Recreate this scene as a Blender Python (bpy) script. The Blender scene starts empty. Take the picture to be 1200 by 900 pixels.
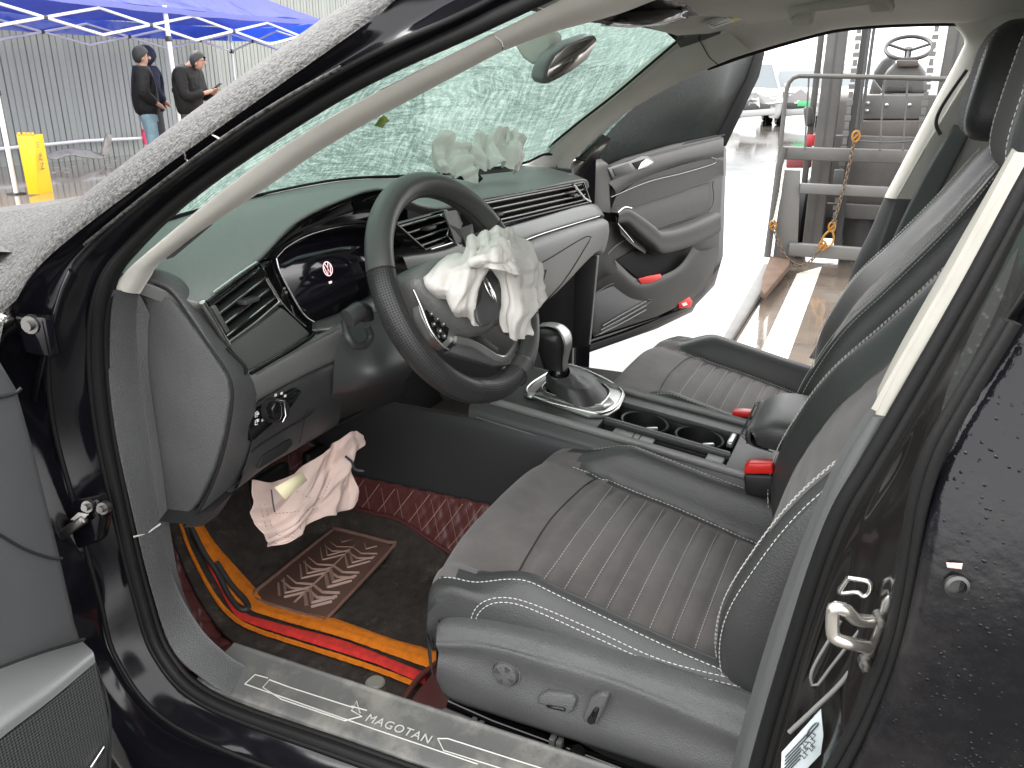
import bpy, bmesh, math, random
from mathutils import Vector, Matrix, noise
from mathutils.bvhtree import BVHTree
random.seed(7)
S = bpy.context.scene
COL = S.collection

# ---------------------------------------------------------------- camera
CAM = Vector((-1.50, 0.0, 1.195)); PITCH = math.radians(19.9); YAW = math.radians(24); F = 980.0
cd = bpy.data.cameras.new('camera'); cam = bpy.data.objects.new('camera', cd); COL.objects.link(cam)
cam.location = CAM
cam.rotation_euler = (math.pi/2 - PITCH, 0, YAW - math.pi/2)
cd.sensor_width = 36.0; cd.lens = F/1200*36; cd.clip_start = 0.02; cd.clip_end = 2000
S.camera = cam

# ---------------------------------------------------------------- world, sun, exposure (overcast, wet)
W = bpy.data.worlds.new('World'); S.world = W; W.use_nodes = True
wn = W.node_tree; wn.nodes.clear()
sky = wn.nodes.new('ShaderNodeTexSky'); sky.sky_type = 'NISHITA'; sky.sun_disc = False
SUN_EL = math.radians(52); SUN_ROT = math.radians(20)
sky.sun_elevation = SUN_EL; sky.sun_rotation = SUN_ROT; sky.dust_density = 6.0; sky.air_density = 1.0
hs = wn.nodes.new('ShaderNodeHueSaturation'); hs.inputs['Saturation'].default_value = 0.04
bg = wn.nodes.new('ShaderNodeBackground'); bg.inputs['Strength'].default_value = 0.15
wo = wn.nodes.new('ShaderNodeOutputWorld')
wn.links.new(sky.outputs[0], hs.inputs['Color']); ov = wn.nodes.new('ShaderNodeMix'); ov.data_type = 'RGBA'; ov.inputs['Factor'].default_value = 0.65; ov.inputs['B'].default_value = (9.0, 9.0, 9.0, 1)   # an even cloud layer
wn.links.new(hs.outputs[0], ov.inputs['A']); wn.links.new(ov.outputs['Result'], bg.inputs['Color']); wn.links.new(bg.outputs[0], wo.inputs['Surface'])
sl = bpy.data.lights.new('sun', 'SUN'); sun = bpy.data.objects.new('sun', sl); COL.objects.link(sun)
sl.energy = 0.8; sl.angle = math.radians(40); sl.color = (1, 0.97, 0.93)
_sd = Vector((math.sin(SUN_ROT)*math.cos(SUN_EL), math.cos(SUN_ROT)*math.cos(SUN_EL), math.sin(SUN_EL)))
sun.rotation_euler = _sd.to_track_quat('Z', 'Y').to_euler()
S.view_settings.view_transform = 'Standard'; S.view_settings.look = 'None'
S.view_settings.exposure = 1.95; S.view_settings.gamma = 1.0
S.render.engine = 'CYCLES'
S.cycles.max_bounces = 10; S.cycles.transparent_max_bounces = 12; S.cycles.diffuse_bounces = 5; S.cycles.glossy_bounces = 5

# ---------------------------------------------------------------- survey: a measured picture point on a known plane of the place
def ray(x, y):
    a = (x-600)/F; b = (450-y)/F
    h = math.cos(PITCH)+b*math.sin(PITCH); v = -math.sin(PITCH)+b*math.cos(PITCH)
    c, s = math.cos(YAW), math.sin(YAW)
    return Vector((h*c+a*s, h*s-a*c, v))
def K(x, y, X=None, Y=None, Z=None, N=None):
    d = ray(x, y)
    if N is not None: p0, n = N; t = (Vector(p0)-CAM).dot(n)/d.dot(n)
    elif X is not None: t = (X-CAM.x)/d.x
    elif Y is not None: t = (Y-CAM.y)/d.y
    else: t = (Z-CAM.z)/d.z
    return CAM+d*t
def KL(pts, X=None, Y=None, Z=None, N=None):
    out = []
    n = len(pts)
    def at(v, i):
        if v is None: return None
        if isinstance(v, (list, tuple)):
            if len(v) == n: return v[i]
            return v[0]+(v[-1]-v[0])*i/max(1, n-1)
        return v
    for i, p in enumerate(pts):
        out.append(K(p[0], p[1], at(X, i), at(Y, i), at(Z, i), N))
    return out

# ---------------------------------------------------------------- mesh helpers
def link(name, me, parent=None, mats=None):
    o = bpy.data.objects.new(name, me); COL.objects.link(o)
    if mats:
        for m in (mats if isinstance(mats, (list, tuple)) else [mats]): me.materials.append(m)
    if parent is not None: setpar(o, parent)
    return o
def setpar(o, p):
    o.parent = p
    o.matrix_parent_inverse = world(p).inverted()
def world(p):
    w = Matrix.LocRotScale(p.location, p.rotation_euler, p.scale)
    return w if p.parent is None else world(p.parent) @ p.matrix_parent_inverse @ w
def mesh(name, vs, fs, mat, parent=None, smooth=True, bevel=0, sub=0, thick=0, off=-1.0, sharp=None, seg=2):
    me = bpy.data.meshes.new(name); me.from_pydata([tuple(v) for v in vs], [], fs); me.validate(); me.update()
    bm = bmesh.new(); bm.from_mesh(me); bmesh.ops.remove_doubles(bm, verts=bm.verts, dist=1e-6)
    bmesh.ops.recalc_face_normals(bm, faces=bm.faces) if thick == 0 else None
    bm.to_mesh(me); bm.free()
    for p in me.polygons: p.use_smooth = smooth
    o = link(name, me, parent, mat)
    if thick:
        m = o.modifiers.new('s', 'SOLIDIFY'); m.thickness = thick; m.offset = off
    if bevel:
        m = o.modifiers.new('b', 'BEVEL'); m.width = bevel; m.segments = seg; m.limit_method = 'ANGLE'; m.angle_limit = math.radians(35)
    if sub:
        m = o.modifiers.new('u', 'SUBSURF'); m.levels = sub; m.render_levels = sub
    if sharp is not None and smooth:
        me.set_sharp_from_angle(angle=math.radians(sharp))
    return o
def cr(pts, n, closed=False):
    """Catmull-Rom resample (uniform in arc length)."""
    pts = [Vector(p) for p in pts]; m = len(pts)
    if m == 2 and not closed: return [pts[0].lerp(pts[1], i/(n-1)) for i in range(n)]
    fine = []
    segs = m if closed else m-1
    for i in range(segs):
        p1, p2 = pts[i % m], pts[(i+1) % m]
        p0 = pts[(i-1) % m] if (closed or i > 0) else p1*2-p2
        p3 = pts[(i+2) % m] if (closed or i+2 < m) else p2*2-p1
        for k in range(16):
            t = k/16; t2 = t*t; t3 = t2*t
            fine.append(0.5*((2*p1)+(p2-p0)*t+(2*p0-5*p1+4*p2-p3)*t2+(3*p1-p0-3*p2+p3)*t3))
    fine.append(pts[0] if closed else pts[-1])
    L = [0]
    for a, b in zip(fine, fine[1:]): L.append(L[-1]+(b-a).length)
    out = []; j = 0; cnt = n if closed else n-1
    for i in range(n):
        s = L[-1]*i/cnt
        while j < len(L)-2 and L[j+1] < s: j += 1
        d = L[j+1]-L[j]
        out.append(fine[j].lerp(fine[j+1], 0 if d == 0 else min(1, max(0, (s-L[j])/d))))
    return out
def lin(pts, n):
    pts = [Vector(p) for p in pts]; L = [0]
    for a, b in zip(pts, pts[1:]): L.append(L[-1]+(b-a).length)
    out = []; j = 0
    for i in range(n):
        s = L[-1]*i/(n-1)
        while j < len(L)-2 and L[j+1] < s: j += 1
        d = L[j+1]-L[j]; out.append(pts[j].lerp(pts[j+1], 0 if d == 0 else min(1, (s-L[j])/d)))
    return out
def gridpts(rows, nu, nv, smooth_v=True):
    rr = [cr(r, nu) for r in rows]
    cols = []
    for i in range(nu):
        c = [r[i] for r in rr]
        if smooth_v:
            # keep parameter by row so that the rows stay on their lines
            out = []; m = len(c); per = max(1, nv)
            for k in range(m-1):
                p1, p2 = c[k], c[k+1]; p0 = c[k-1] if k else p1*2-p2; p3 = c[k+2] if k+2 < m else p2*2-p1
                for t in range(per):
                    u = t/per; u2 = u*u; u3 = u2*u
                    out.append(0.5*((2*p1)+(p2-p0)*u+(2*p0-5*p1+4*p2-p3)*u2+(3*p1-p0-3*p2+p3)*u3))
            out.append(c[-1])
        else:
            out = []
            for k in range(m_ := len(c)-1):
                for t in range(nv): out.append(c[k].lerp(c[k+1], t/nv))
            out.append(c[-1])
        cols.append(out)
    return cols     # cols[u][v]
def gridfaces(nu, nv, wrap=False):
    fs = []
    for i in range(nu-1 if not wrap else nu):
        for j in range(nv-1):
            a = i*nv+j; b = ((i+1) % nu)*nv+j
            fs.append((a, b, b+1, a+1))
    return fs
def grid(name, rows, mat, parent=None, nu=24, nv=6, smooth_v=True, thick=0, off=0.0, disp=None, sharp=None, bevel=0):
    cols = gridpts(rows, nu, nv, smooth_v); nvv = len(cols[0])
    vs = [p for c in cols for p in c]
    if disp:
        vs2 = []
        for i in range(nu):
            for j in range(nvv):
                a = cols[min(i+1, nu-1)][j]-cols[max(i-1, 0)][j]; b = cols[i][min(j+1, nvv-1)]-cols[i][max(j-1, 0)]
                n = a.cross(b); n = n.normalized() if n.length > 1e-9 else Vector((0, 0, 1))
                vs2.append(disp(cols[i][j], n, i/(nu-1), j/(nvv-1)))
        vs = vs2
    o = mesh(name, vs, gridfaces(nu, nvv), mat, parent, True, thick=thick, off=off, sharp=sharp, bevel=bevel)
    return o
def frames(pts, closed=False):
    n = len(pts); T = []
    for i in range(n):
        a = pts[(i-1) % n] if (closed or i > 0) else pts[i]; b = pts[(i+1) % n] if (closed or i < n-1) else pts[i]
        t = b-a; T.append(t.normalized() if t.length > 1e-12 else Vector((0, 0, 1)))
    up = Vector((0, 0, 1)) if abs(T[0].z) < 0.9 else Vector((1, 0, 0))
    N = [(up-T[0]*up.dot(T[0])).normalized()]
    for i in range(1, n):
        v = N[-1]-T[i]*N[-1].dot(T[i]); N.append(v.normalized() if v.length > 1e-9 else N[-1])
    return T, N, [t.cross(m) for t, m in zip(T, N)]
def tubedata(pts, r, n=8, closed=False, caps=True, base=0, ry=None):
    T, N, B = frames(pts, closed); vs = []; fs = []; m = len(pts)
    for i, p in enumerate(pts):
        ri = r[i] if isinstance(r, (list, tuple)) else r
        rb = ri if ry is None else (ry[i] if isinstance(ry, (list, tuple)) else ry)
        for k in range(n):
            a = 2*math.pi*k/n; vs.append(p+N[i]*(math.cos(a)*ri)+B[i]*(math.sin(a)*rb))
    for i in range(m if closed else m-1):
        for k in range(n):
            a = i*n+k; b = i*n+(k+1) % n; c = ((i+1) % m)*n+(k+1) % n; d = ((i+1) % m)*n+k
            fs.append((a+base, b+base, c+base, d+base))
    if caps and not closed:
        fs.append(tuple(base+k for k in range(n))[::-1]); fs.append(tuple(base+(m-1)*n+k for k in range(n)))
    return vs, fs
def tube(name, pts, r, mat, parent=None, n=8, closed=False, res=None, ry=None):
    pts = [Vector(p) for p in pts]
    if res: pts = cr(pts, res, closed)
    vs, fs = tubedata(pts, r, n, closed, ry=ry)
    return mesh(name, vs, fs, mat, parent, True, sharp=50)
class MB:
    """collects pieces that make one part"""
    def __init__(s): s.v = []; s.f = []
    def add(s, vs, fs):
        b = len(s.v); s.v += [Vector(v) for v in vs]; s.f += [tuple(i+b for i in f) for f in fs]; return s
    def tube(s, pts, r, n=6, closed=False, res=None, ry=None):
        pts = [Vector(p) for p in pts]
        if res: pts = cr(pts, res, closed)
        return s.add(*tubedata(pts, r, n, closed, ry=ry))
    def box(s, c, sz, rot=None, taper=1.0):
        R = rot if rot is not None else Matrix.Identity(3)
        x, y, z = sz[0]/2, sz[1]/2, sz[2]/2
        P = [(-x, -y, -z), (x, -y, -z), (x, y, -z), (-x, y, -z), (-x*taper, -y*taper, z), (x*taper, -y*taper, z), (x*taper, y*taper, z), (-x*taper, y*taper, z)]
        return s.add([R @ Vector(p)+Vector(c) for p in P], [(3, 2, 1, 0), (4, 5, 6, 7), (0, 1, 5, 4), (1, 2, 6, 5), (2, 3, 7, 6), (3, 0, 4, 7)])
    def prism(s, pts, d):
        pts = [Vector(p) for p in pts]; d = Vector(d); n = len(pts)
        return s.add(pts+[p+d for p in pts], [tuple(range(n))[::-1], tuple(range(n, 2*n))]+[(i, (i+1) % n, (i+1) % n+n, i+n) for i in range(n)])
    def lathe(s, prof, c, ax=(0, 0, 1), n=24):
        ax = Vector(ax).normalized(); u = ax.orthogonal().normalized(); w = ax.cross(u); c = Vector(c); m = len(prof)
        vs = [c+ax*z+(u*math.cos(2*math.pi*k/n)+w*math.sin(2*math.pi*k/n))*r for k in range(n) for r, z in prof]
        fs = [(k*m+j, ((k+1) % n)*m+j, ((k+1) % n)*m+j+1, k*m+j+1) for k in range(n) for j in range(m-1)]
        return s.add(vs, fs)
    def build(s, name, mat, parent=None, smooth=True, bevel=0, sharp=40, seg=2, **k):
        return mesh(name, s.v, s.f, mat, parent, smooth, bevel=bevel, sharp=sharp if not bevel else None, seg=seg, **k)
def box(name, c, sz, mat, parent=None, rot=None, bevel=0.003, taper=1.0, seg=2): return MB().box(c, sz, rot, taper).build(name, mat, parent, bevel=bevel, seg=seg)
def prism(name, pts, d, mat, parent=None, bevel=0.003, seg=2): return MB().prism(pts, d).build(name, mat, parent, bevel=bevel, seg=seg)
def empty(name, loc=(0, 0, 0), rz=0):
    o = bpy.data.objects.new(name, None); COL.objects.link(o); o.location = loc; o.rotation_euler = (0, 0, rz); o.empty_display_size = 0.2
    return o
def tag(o, label=None, cat=None, group=None, kind=None):
    if label: o['label'] = label
    if cat: o['category'] = cat
    if group: o['group'] = group
    if kind: o['kind'] = kind
    return o
def bvh(o):
    me = o.data; mw = o.matrix_basis
    return BVHTree.FromPolygons([mw @ v.co for v in me.vertices], [tuple(p.vertices) for p in me.polygons])
def hit(tr, x, y, lift=0.0):
    d = ray(x, y).normalized(); h = tr.ray_cast(CAM, d)
    if h[0] is None: return None
    n = h[1] if h[1].dot(d) < 0 else -h[1]
    return h[0]+n*lift
def stitches(name, tr, lines, mat, parent, step=0.0075, dash=0.0052, r=0.0009, lift=0.0006, smooth=True):
    """sewn thread laid on a surface along lines"""
    mb = MB()
    for ln in lines:
        P = []
        q = cr([Vector((a, b, 0)) for a, b in ln], 60) if smooth else lin([Vector((a, b, 0)) for a, b in ln], 60)
        for p in q:
            h = hit(tr, p.x, p.y, lift)
            if h is not None: P.append(h)
        # drop jumps
        runs = [[]]
        for p in P:
            if runs[-1] and (p-runs[-1][-1]).length > 0.03: runs.append([])
            runs[-1].append(p)
        for run in runs:
            if len(run) < 2: continue
            L = sum((b-a).length for a, b in zip(run, run[1:])); n = int(L/step)
            if n < 1: continue
            Q = lin(run, n*3+1)
            for i in range(n):
                a = Q[i*3]; b = Q[i*3].lerp(Q[i*3+3], dash/step)
                mb.tube([a, (a+b)/2, b], [r*0.5, r, r*0.5], n=4)
    if mb.v: return mb.build(name, mat, parent)
def text(name, body, o, xd, yd, size, mat, parent=None, ext=0.0003, align='CENTER', shear=0, space=1.0):
    c = bpy.data.curves.new(name, 'FONT'); c.body = body; c.size = size; c.extrude = ext; c.align_x = align; c.align_y = 'CENTER'; c.shear = shear; c.space_character = space
    c.resolution_u = 3
    t = bpy.data.objects.new('tmp', c); COL.objects.link(t)
    dg = bpy.context.evaluated_depsgraph_get(); me = bpy.data.meshes.new_from_object(t.evaluated_get(dg))
    bpy.data.objects.remove(t)
    xd = Vector(xd).normalized(); yd = Vector(yd); yd = (yd-xd*yd.dot(xd)).normalized(); zd = xd.cross(yd)
    M = Matrix((xd, yd, zd)).transposed()
    for v in me.vertices: v.co = M @ v.co+Vector(o)
    me.materials.clear()
    return link(name, me, parent, mat)

# ---------------------------------------------------------------- materials
def nodes(m): return m.node_tree, m.node_tree.nodes['Principled BSDF'], m.node_tree.nodes.new, m.node_tree.links.new
def mat(name, col, rough=0.5, metal=0.0, bump=None, var=None, coat=0.0, spec=0.5, emit=None, sheen=0.0, dirt=None):
    """bump=(scale, strength, kind), var=(scale, amount): colour variation of the thing itself; dirt=(colour, scale, threshold, amount)"""
    m = bpy.data.materials.new(name); m.use_nodes = True; nt = m.node_tree; b = nt.nodes['Principled BSDF']
    b.inputs['Base Color'].default_value = (*col, 1); b.inputs['Roughness'].default_value = rough; b.inputs['Metallic'].default_value = metal
    b.inputs['Specular IOR Level'].default_value = spec
    if coat: b.inputs['Coat Weight'].default_value = coat; b.inputs['Coat Roughness'].default_value = 0.05
    if sheen: b.inputs['Sheen Weight'].default_value = sheen; b.inputs['Sheen Roughness'].default_value = 0.5
    if emit: b.inputs['Emission Color'].default_value = (*emit[0], 1); b.inputs['Emission Strength'].default_value = emit[1]
    tc = nt.nodes.new('ShaderNodeTexCoord'); N = nt.nodes.new; Lk = nt.links.new
    last = None
    if var:
        t = N('ShaderNodeTexNoise'); t.inputs['Scale'].default_value = var[0]; t.inputs['Detail'].default_value = 6; t.inputs['Roughness'].default_value = 0.65
        Lk(tc.outputs['Object'], t.inputs['Vector'])
        r = N('ShaderNodeMapRange'); r.inputs['From Min'].default_value = 0.3; r.inputs['From Max'].default_value = 0.7
        r.inputs['To Min'].default_value = 1-var[1]; r.inputs['To Max'].default_value = 1+var[1]; Lk(t.outputs['Fac'], r.inputs['Value'])
        mx = N('ShaderNodeMix'); mx.data_type = 'RGBA'; mx.blend_type = 'MULTIPLY'; mx.inputs['Factor'].default_value = 1
        mx.inputs['A'].default_value = (*col, 1); Lk(r.outputs[0], mx.inputs['B']); last = mx.outputs['Result']
    if dirt:
        t = N('ShaderNodeTexNoise'); t.inputs['Scale'].default_value = dirt[1]; t.inputs['Detail'].default_value = 8; t.inputs['Roughness'].default_value = 0.7
        Lk(tc.outputs['Object'], t.inputs['Vector'])
        r = N('ShaderNodeMapRange'); r.inputs['From Min'].default_value = dirt[2]; r.inputs['From Max'].default_value = dirt[2]+0.15
        r.inputs['To Max'].default_value = dirt[3]; Lk(t.outputs['Fac'], r.inputs['Value'])
        mx = N('ShaderNodeMix'); mx.data_type = 'RGBA'; Lk(r.outputs[0], mx.inputs['Factor'])
        if last is not None: Lk(last, mx.inputs['A'])
        else: mx.inputs['A'].default_value = (*col, 1)
        mx.inputs['B'].default_value = (*dirt[0], 1); last = mx.outputs['Result']
        rr = N('ShaderNodeMapRange'); rr.inputs['To Min'].default_value = rough; rr.inputs['To Max'].default_value = max(rough, 0.75); Lk(r.outputs[0], rr.inputs['Value']); Lk(rr.outputs[0], b.inputs['Roughness'])
    if last is not None: Lk(last, b.inputs['Base Color'])
    if bump:
        kind = bump[2] if len(bump) > 2 else 'noise'
        if kind == 'noise':
            t = N('ShaderNodeTexNoise'); t.inputs['Scale'].default_value = bump[0]; t.inputs['Detail'].default_value = 3; h = t.outputs['Fac']
        elif kind == 'grain':
            t = N('ShaderNodeTexVoronoi'); t.inputs['Scale'].default_value = bump[0]; h = t.outputs['Distance']
        elif kind == 'cells':
            t = N('ShaderNodeTexVoronoi'); t.feature = 'SMOOTH_F1'; t.inputs['Scale'].default_value = bump[0]; h = t.outputs['Distance']
        Lk(tc.outputs['Object'], t.inputs['Vector'])
        bp = N('ShaderNodeBump'); bp.inputs['Strength'].default_value = bump[1]; bp.inputs['Distance'].default_value = bump[3] if len(bump) > 3 else 0.001
        Lk(h, bp.inputs['Height']); Lk(bp.outputs[0], b.inputs['Normal'])
    return m

M = {}
M['dash'] = mat('dash_soft_plastic', (0.145, 0.146, 0.142), 0.38, spec=1.0, bump=(620, 0.55, 'grain', 0.0009), var=(6, 0.08))
M['trim_grey'] = mat('grained_trim_plastic', (0.085, 0.086, 0.087), 0.52, bump=(560, 0.75, 'grain', 0.0012), var=(9, 0.12), dirt=((0.24, 0.225, 0.205), 48, 0.63, 0.30))
M['hard'] = mat('hard_dark_plastic', (0.046, 0.047, 0.048), 0.45, bump=(1200, 0.25, 'grain', 0.0004))
M['black'] = mat('matt_black_plastic', (0.010, 0.010, 0.011), 0.55)
M['gloss_black'] = mat('piano_black', (0.006, 0.006, 0.007), 0.06)
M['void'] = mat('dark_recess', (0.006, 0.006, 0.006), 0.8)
M['paint'] = mat('black_paint', (0.005, 0.005, 0.007), 0.12, spec=.35, bump=(7, 0.10, 'noise', 0.01))
M['rubber'] = mat('seal_rubber', (0.010, 0.010, 0.010), 0.5, spec=.22, bump=(260, 0.25, 'noise', 0.001))
M['beige'] = mat('pillar_fabric_beige', (0.66, 0.645, 0.59), 0.8, bump=(1500, 0.3, 'grain', 0.0005), var=(12, 0.05))
M['headliner'] = mat('headliner_cloth', (0.68, 0.665, 0.62), 0.9, bump=(1400, 0.3, 'grain', 0.0005), var=(10, 0.04))
M['leather'] = mat('black_leather', (0.045, 0.046, 0.046), 0.44, bump=(430, 0.4, 'cells', 0.0011), var=(8, 0.14))
M['wheel_leather'] = mat('smooth_wheel_leather', (0.058, 0.060, 0.058), 0.40, spec=.85, bump=(700, 0.3, 'cells', 0.0005))
M['cloth'] = mat('charcoal_suede_cloth', (0.110, 0.100, 0.096), 0.9, bump=(700, 0.4, 'noise', 0.001), var=(11, 0.26), sheen=0.2)
M['thread'] = mat('pale_thread', (0.55, 0.55, 0.52), 0.7)
M['thread_dark'] = mat('dark_thread', (0.015, 0.015, 0.015), 0.7)
M['chrome'] = mat('satin_chrome', (0.62, 0.62, 0.60), 0.22, 1.0)
M['steel'] = mat('bare_steel', (0.24, 0.235, 0.225), 0.38, 1.0, bump=(120, 0.15, 'noise', 0.001))
M['silver_trim'] = mat('silver_trim_paint', (0.40, 0.40, 0.39), 0.30, 0.7)
M['strip'] = mat('satin_grey_trim_strip', (0.15, 0.155, 0.15), 0.36, 0.5)
M['airbag'] = mat('airbag_cloth', (0.86, 0.84, 0.80), 0.85, bump=(1600, 0.2, 'grain', 0.0004), var=(18, 0.05))
def translucent(m, w):
    nt, b, N, Lk = nodes(m); out = [n for n in nt.nodes if n.type == 'OUTPUT_MATERIAL'][0]
    t = N('ShaderNodeBsdfTranslucent'); t.inputs['Color'].default_value = b.inputs['Base Color'].default_value; x = N('ShaderNodeMixShader'); x.inputs[0].default_value = w
    Lk(b.outputs[0], x.inputs[1]); Lk(t.outputs[0], x.inputs[2]); Lk(x.outputs[0], out.inputs['Surface'])
translucent(M['airbag'], .28)
M['airbag_pink'] = mat('airbag_cloth_rose', (0.60, 0.46, 0.41), 0.85, bump=(1400, 0.25, 'grain', 0.0004), var=(16, 0.10))
M['red'] = mat('red_plastic', (0.62, 0.02, 0.015), 0.32)
M['belt'] = mat('belt_webbing', (0.05, 0.06, 0.06), 0.6, bump=(900, 0.4, 'noise', 0.0006))
M['white'] = mat('white_print', (0.75, 0.75, 0.73), 0.5)
M['label_blue'] = mat('pale_sticker', (0.62, 0.70, 0.72), 0.35)
M['label_yellow'] = mat('yellow_print', (0.72, 0.66, 0.10), 0.5)
M['ink'] = mat('dark_print', (0.05, 0.05, 0.06), 0.5)
M['rim_foam'] = mat('wheel_back', (0.02, 0.02, 0.02), 0.5)
# more materials for the body
def make_wet_speckle():  # sky reflected in water beads, put into the colour as pale flecks
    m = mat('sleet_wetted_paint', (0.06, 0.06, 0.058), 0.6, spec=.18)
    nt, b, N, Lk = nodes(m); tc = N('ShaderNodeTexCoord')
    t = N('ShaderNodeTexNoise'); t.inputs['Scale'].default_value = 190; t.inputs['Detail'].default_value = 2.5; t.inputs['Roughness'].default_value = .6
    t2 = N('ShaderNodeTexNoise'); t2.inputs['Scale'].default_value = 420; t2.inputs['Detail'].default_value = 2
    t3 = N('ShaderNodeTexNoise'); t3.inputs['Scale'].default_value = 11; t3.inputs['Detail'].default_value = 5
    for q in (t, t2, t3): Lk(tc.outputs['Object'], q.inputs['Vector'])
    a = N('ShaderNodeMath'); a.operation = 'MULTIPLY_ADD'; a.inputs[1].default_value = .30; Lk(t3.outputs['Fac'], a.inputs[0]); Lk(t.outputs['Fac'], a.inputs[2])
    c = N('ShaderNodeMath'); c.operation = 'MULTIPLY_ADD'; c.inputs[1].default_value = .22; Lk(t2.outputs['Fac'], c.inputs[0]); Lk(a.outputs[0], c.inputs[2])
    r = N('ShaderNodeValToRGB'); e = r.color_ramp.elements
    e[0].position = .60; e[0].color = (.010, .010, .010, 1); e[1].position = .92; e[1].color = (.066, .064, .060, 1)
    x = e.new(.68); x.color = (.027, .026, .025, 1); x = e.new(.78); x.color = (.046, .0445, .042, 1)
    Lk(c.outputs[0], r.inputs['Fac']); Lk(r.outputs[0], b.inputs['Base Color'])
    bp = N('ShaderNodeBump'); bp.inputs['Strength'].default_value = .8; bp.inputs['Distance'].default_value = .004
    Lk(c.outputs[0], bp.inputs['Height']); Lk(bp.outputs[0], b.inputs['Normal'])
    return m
M['sleet'] = make_wet_speckle()
def make_crazed():
    """laminated windscreen crazed all over: the broken layer scatters light pale green"""
    m = bpy.data.materials.new('crazed_windscreen'); m.use_nodes = True; nt = m.node_tree; nt.nodes.clear(); N = nt.nodes.new; Lk = nt.links.new
    out = N('ShaderNodeOutputMaterial'); tc = N('ShaderNodeTexCoord')
    wz = N('ShaderNodeTexNoise'); wz.inputs['Scale'].default_value = 2.2; wz.inputs['Detail'].default_value = 2; Lk(tc.outputs['Object'], wz.inputs['Vector'])
    mp = N('ShaderNodeVectorMath'); mp.operation = 'MULTIPLY_ADD'; mp.inputs[1].default_value = (0.5, 0.5, 0.5)
    Lk(wz.outputs['Color'], mp.inputs[0]); Lk(tc.outputs['Object'], mp.inputs[2])
    # long curved crack lines: stretched cells
    st = N('ShaderNodeMapping'); st.inputs['Rotation'].default_value = (0, 0, 0.5); st.inputs['Scale'].default_value = (1.0, 4.5, 3.0); Lk(mp.outputs[0], st.inputs['Vector'])
    v1 = N('ShaderNodeTexVoronoi'); v1.feature = 'DISTANCE_TO_EDGE'; v1.inputs['Scale'].default_value = 26; Lk(st.outputs[0], v1.inputs['Vector'])
    v2 = N('ShaderNodeTexVoronoi'); v2.feature = 'DISTANCE_TO_EDGE'; v2.inputs['Scale'].default_value = 150; Lk(tc.outputs['Object'], v2.inputs['Vector'])
    v3 = N('ShaderNodeTexVoronoi'); v3.inputs['Scale'].default_value = 210; Lk(tc.outputs['Object'], v3.inputs['Vector'])
    def lines(v, w):
        r = N('ShaderNodeMapRange'); r.inputs['From Max'].default_value = w; r.inputs['To Min'].default_value = 1; r.inputs['To Max'].default_value = 0; Lk(v.outputs['Distance'], r.inputs['Value']); return r.outputs[0]
    a = lines(v1, 0.06); b = lines(v2, 0.16)
    mxm = N('ShaderNodeMath'); mxm.operation = 'MAXIMUM'; Lk(a, mxm.inputs[0]); Lk(b, mxm.inputs[1])
    big = N('ShaderNodeTexNoise'); big.inputs['Scale'].default_value = 3.5; big.inputs['Detail'].default_value = 5; Lk(mp.outputs[0], big.inputs['Vector'])
    col = N('ShaderNodeValToRGB'); e = col.color_ramp.elements
    e[0].position = 0.15; e[0].color = (0.060, 0.098, 0.086, 1); e[1].position = .9; e[1].color = (0.26, 0.33, 0.30, 1)
    # short strokes of crushed glass sweeping in arcs round the points of impact
    def strokes(c, ka, kr):
        ctr = N('ShaderNodeVectorMath'); ctr.operation = 'SUBTRACT'; ctr.inputs[1].default_value = c; Lk(mp2.outputs[0], ctr.inputs[0])
        ln = N('ShaderNodeVectorMath'); ln.operation = 'LENGTH'; Lk(ctr.outputs[0], ln.inputs[0])
        sx = N('ShaderNodeSeparateXYZ'); Lk(ctr.outputs[0], sx.inputs[0])
        an = N('ShaderNodeMath'); an.operation = 'ARCTAN2'; Lk(sx.outputs[1], an.inputs[0]); Lk(sx.outputs[0], an.inputs[1])
        a1 = N('ShaderNodeMath'); a1.operation = 'MULTIPLY'; a1.inputs[1].default_value = ka; Lk(an.outputs[0], a1.inputs[0])
        r1 = N('ShaderNodeMath'); r1.operation = 'MULTIPLY'; r1.inputs[1].default_value = kr; Lk(ln.outputs['Value'], r1.inputs[0])
        cb = N('ShaderNodeCombineXYZ'); Lk(a1.outputs[0], cb.inputs[0]); Lk(r1.outputs[0], cb.inputs[1])
        nz = N('ShaderNodeTexNoise'); nz.inputs['Scale'].default_value = 1; nz.inputs['Detail'].default_value = 4; nz.inputs['Roughness'].default_value = .65; Lk(cb.outputs[0], nz.inputs['Vector'])
        mr = N('ShaderNodeMapRange'); mr.inputs['From Min'].default_value = .41; mr.inputs['From Max'].default_value = .63; Lk(nz.outputs['Fac'], mr.inputs['Value']); return mr.outputs[0]
    mp2 = N('ShaderNodeVectorMath'); mp2.operation = 'MULTIPLY_ADD'; mp2.inputs[1].default_value = (.14, .14, .14); Lk(wz.outputs['Color'], mp2.inputs[0]); Lk(tc.outputs['Object'], mp2.inputs[2])
    k1 = strokes((.30, .55, 1.2), 9, 120); k2 = strokes((.05, 1.3, 1.02), 7, 105)
    wv = N('ShaderNodeMix'); wv.data_type = 'FLOAT'; Lk(big.outputs['Fac'], wv.inputs['Factor']); Lk(k1, wv.inputs['A']); Lk(k2, wv.inputs['B'])
    sm = N('ShaderNodeMath'); sm.operation = 'MULTIPLY_ADD'; sm.inputs[1].default_value = .26; Lk(mxm.outputs[0], sm.inputs[0])
    s2 = N('ShaderNodeMath'); s2.operation = 'MULTIPLY'; s2.inputs[1].default_value = .16; Lk(v3.outputs['Color'], s2.inputs[0]); Lk(s2.outputs[0], sm.inputs[2])
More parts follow.
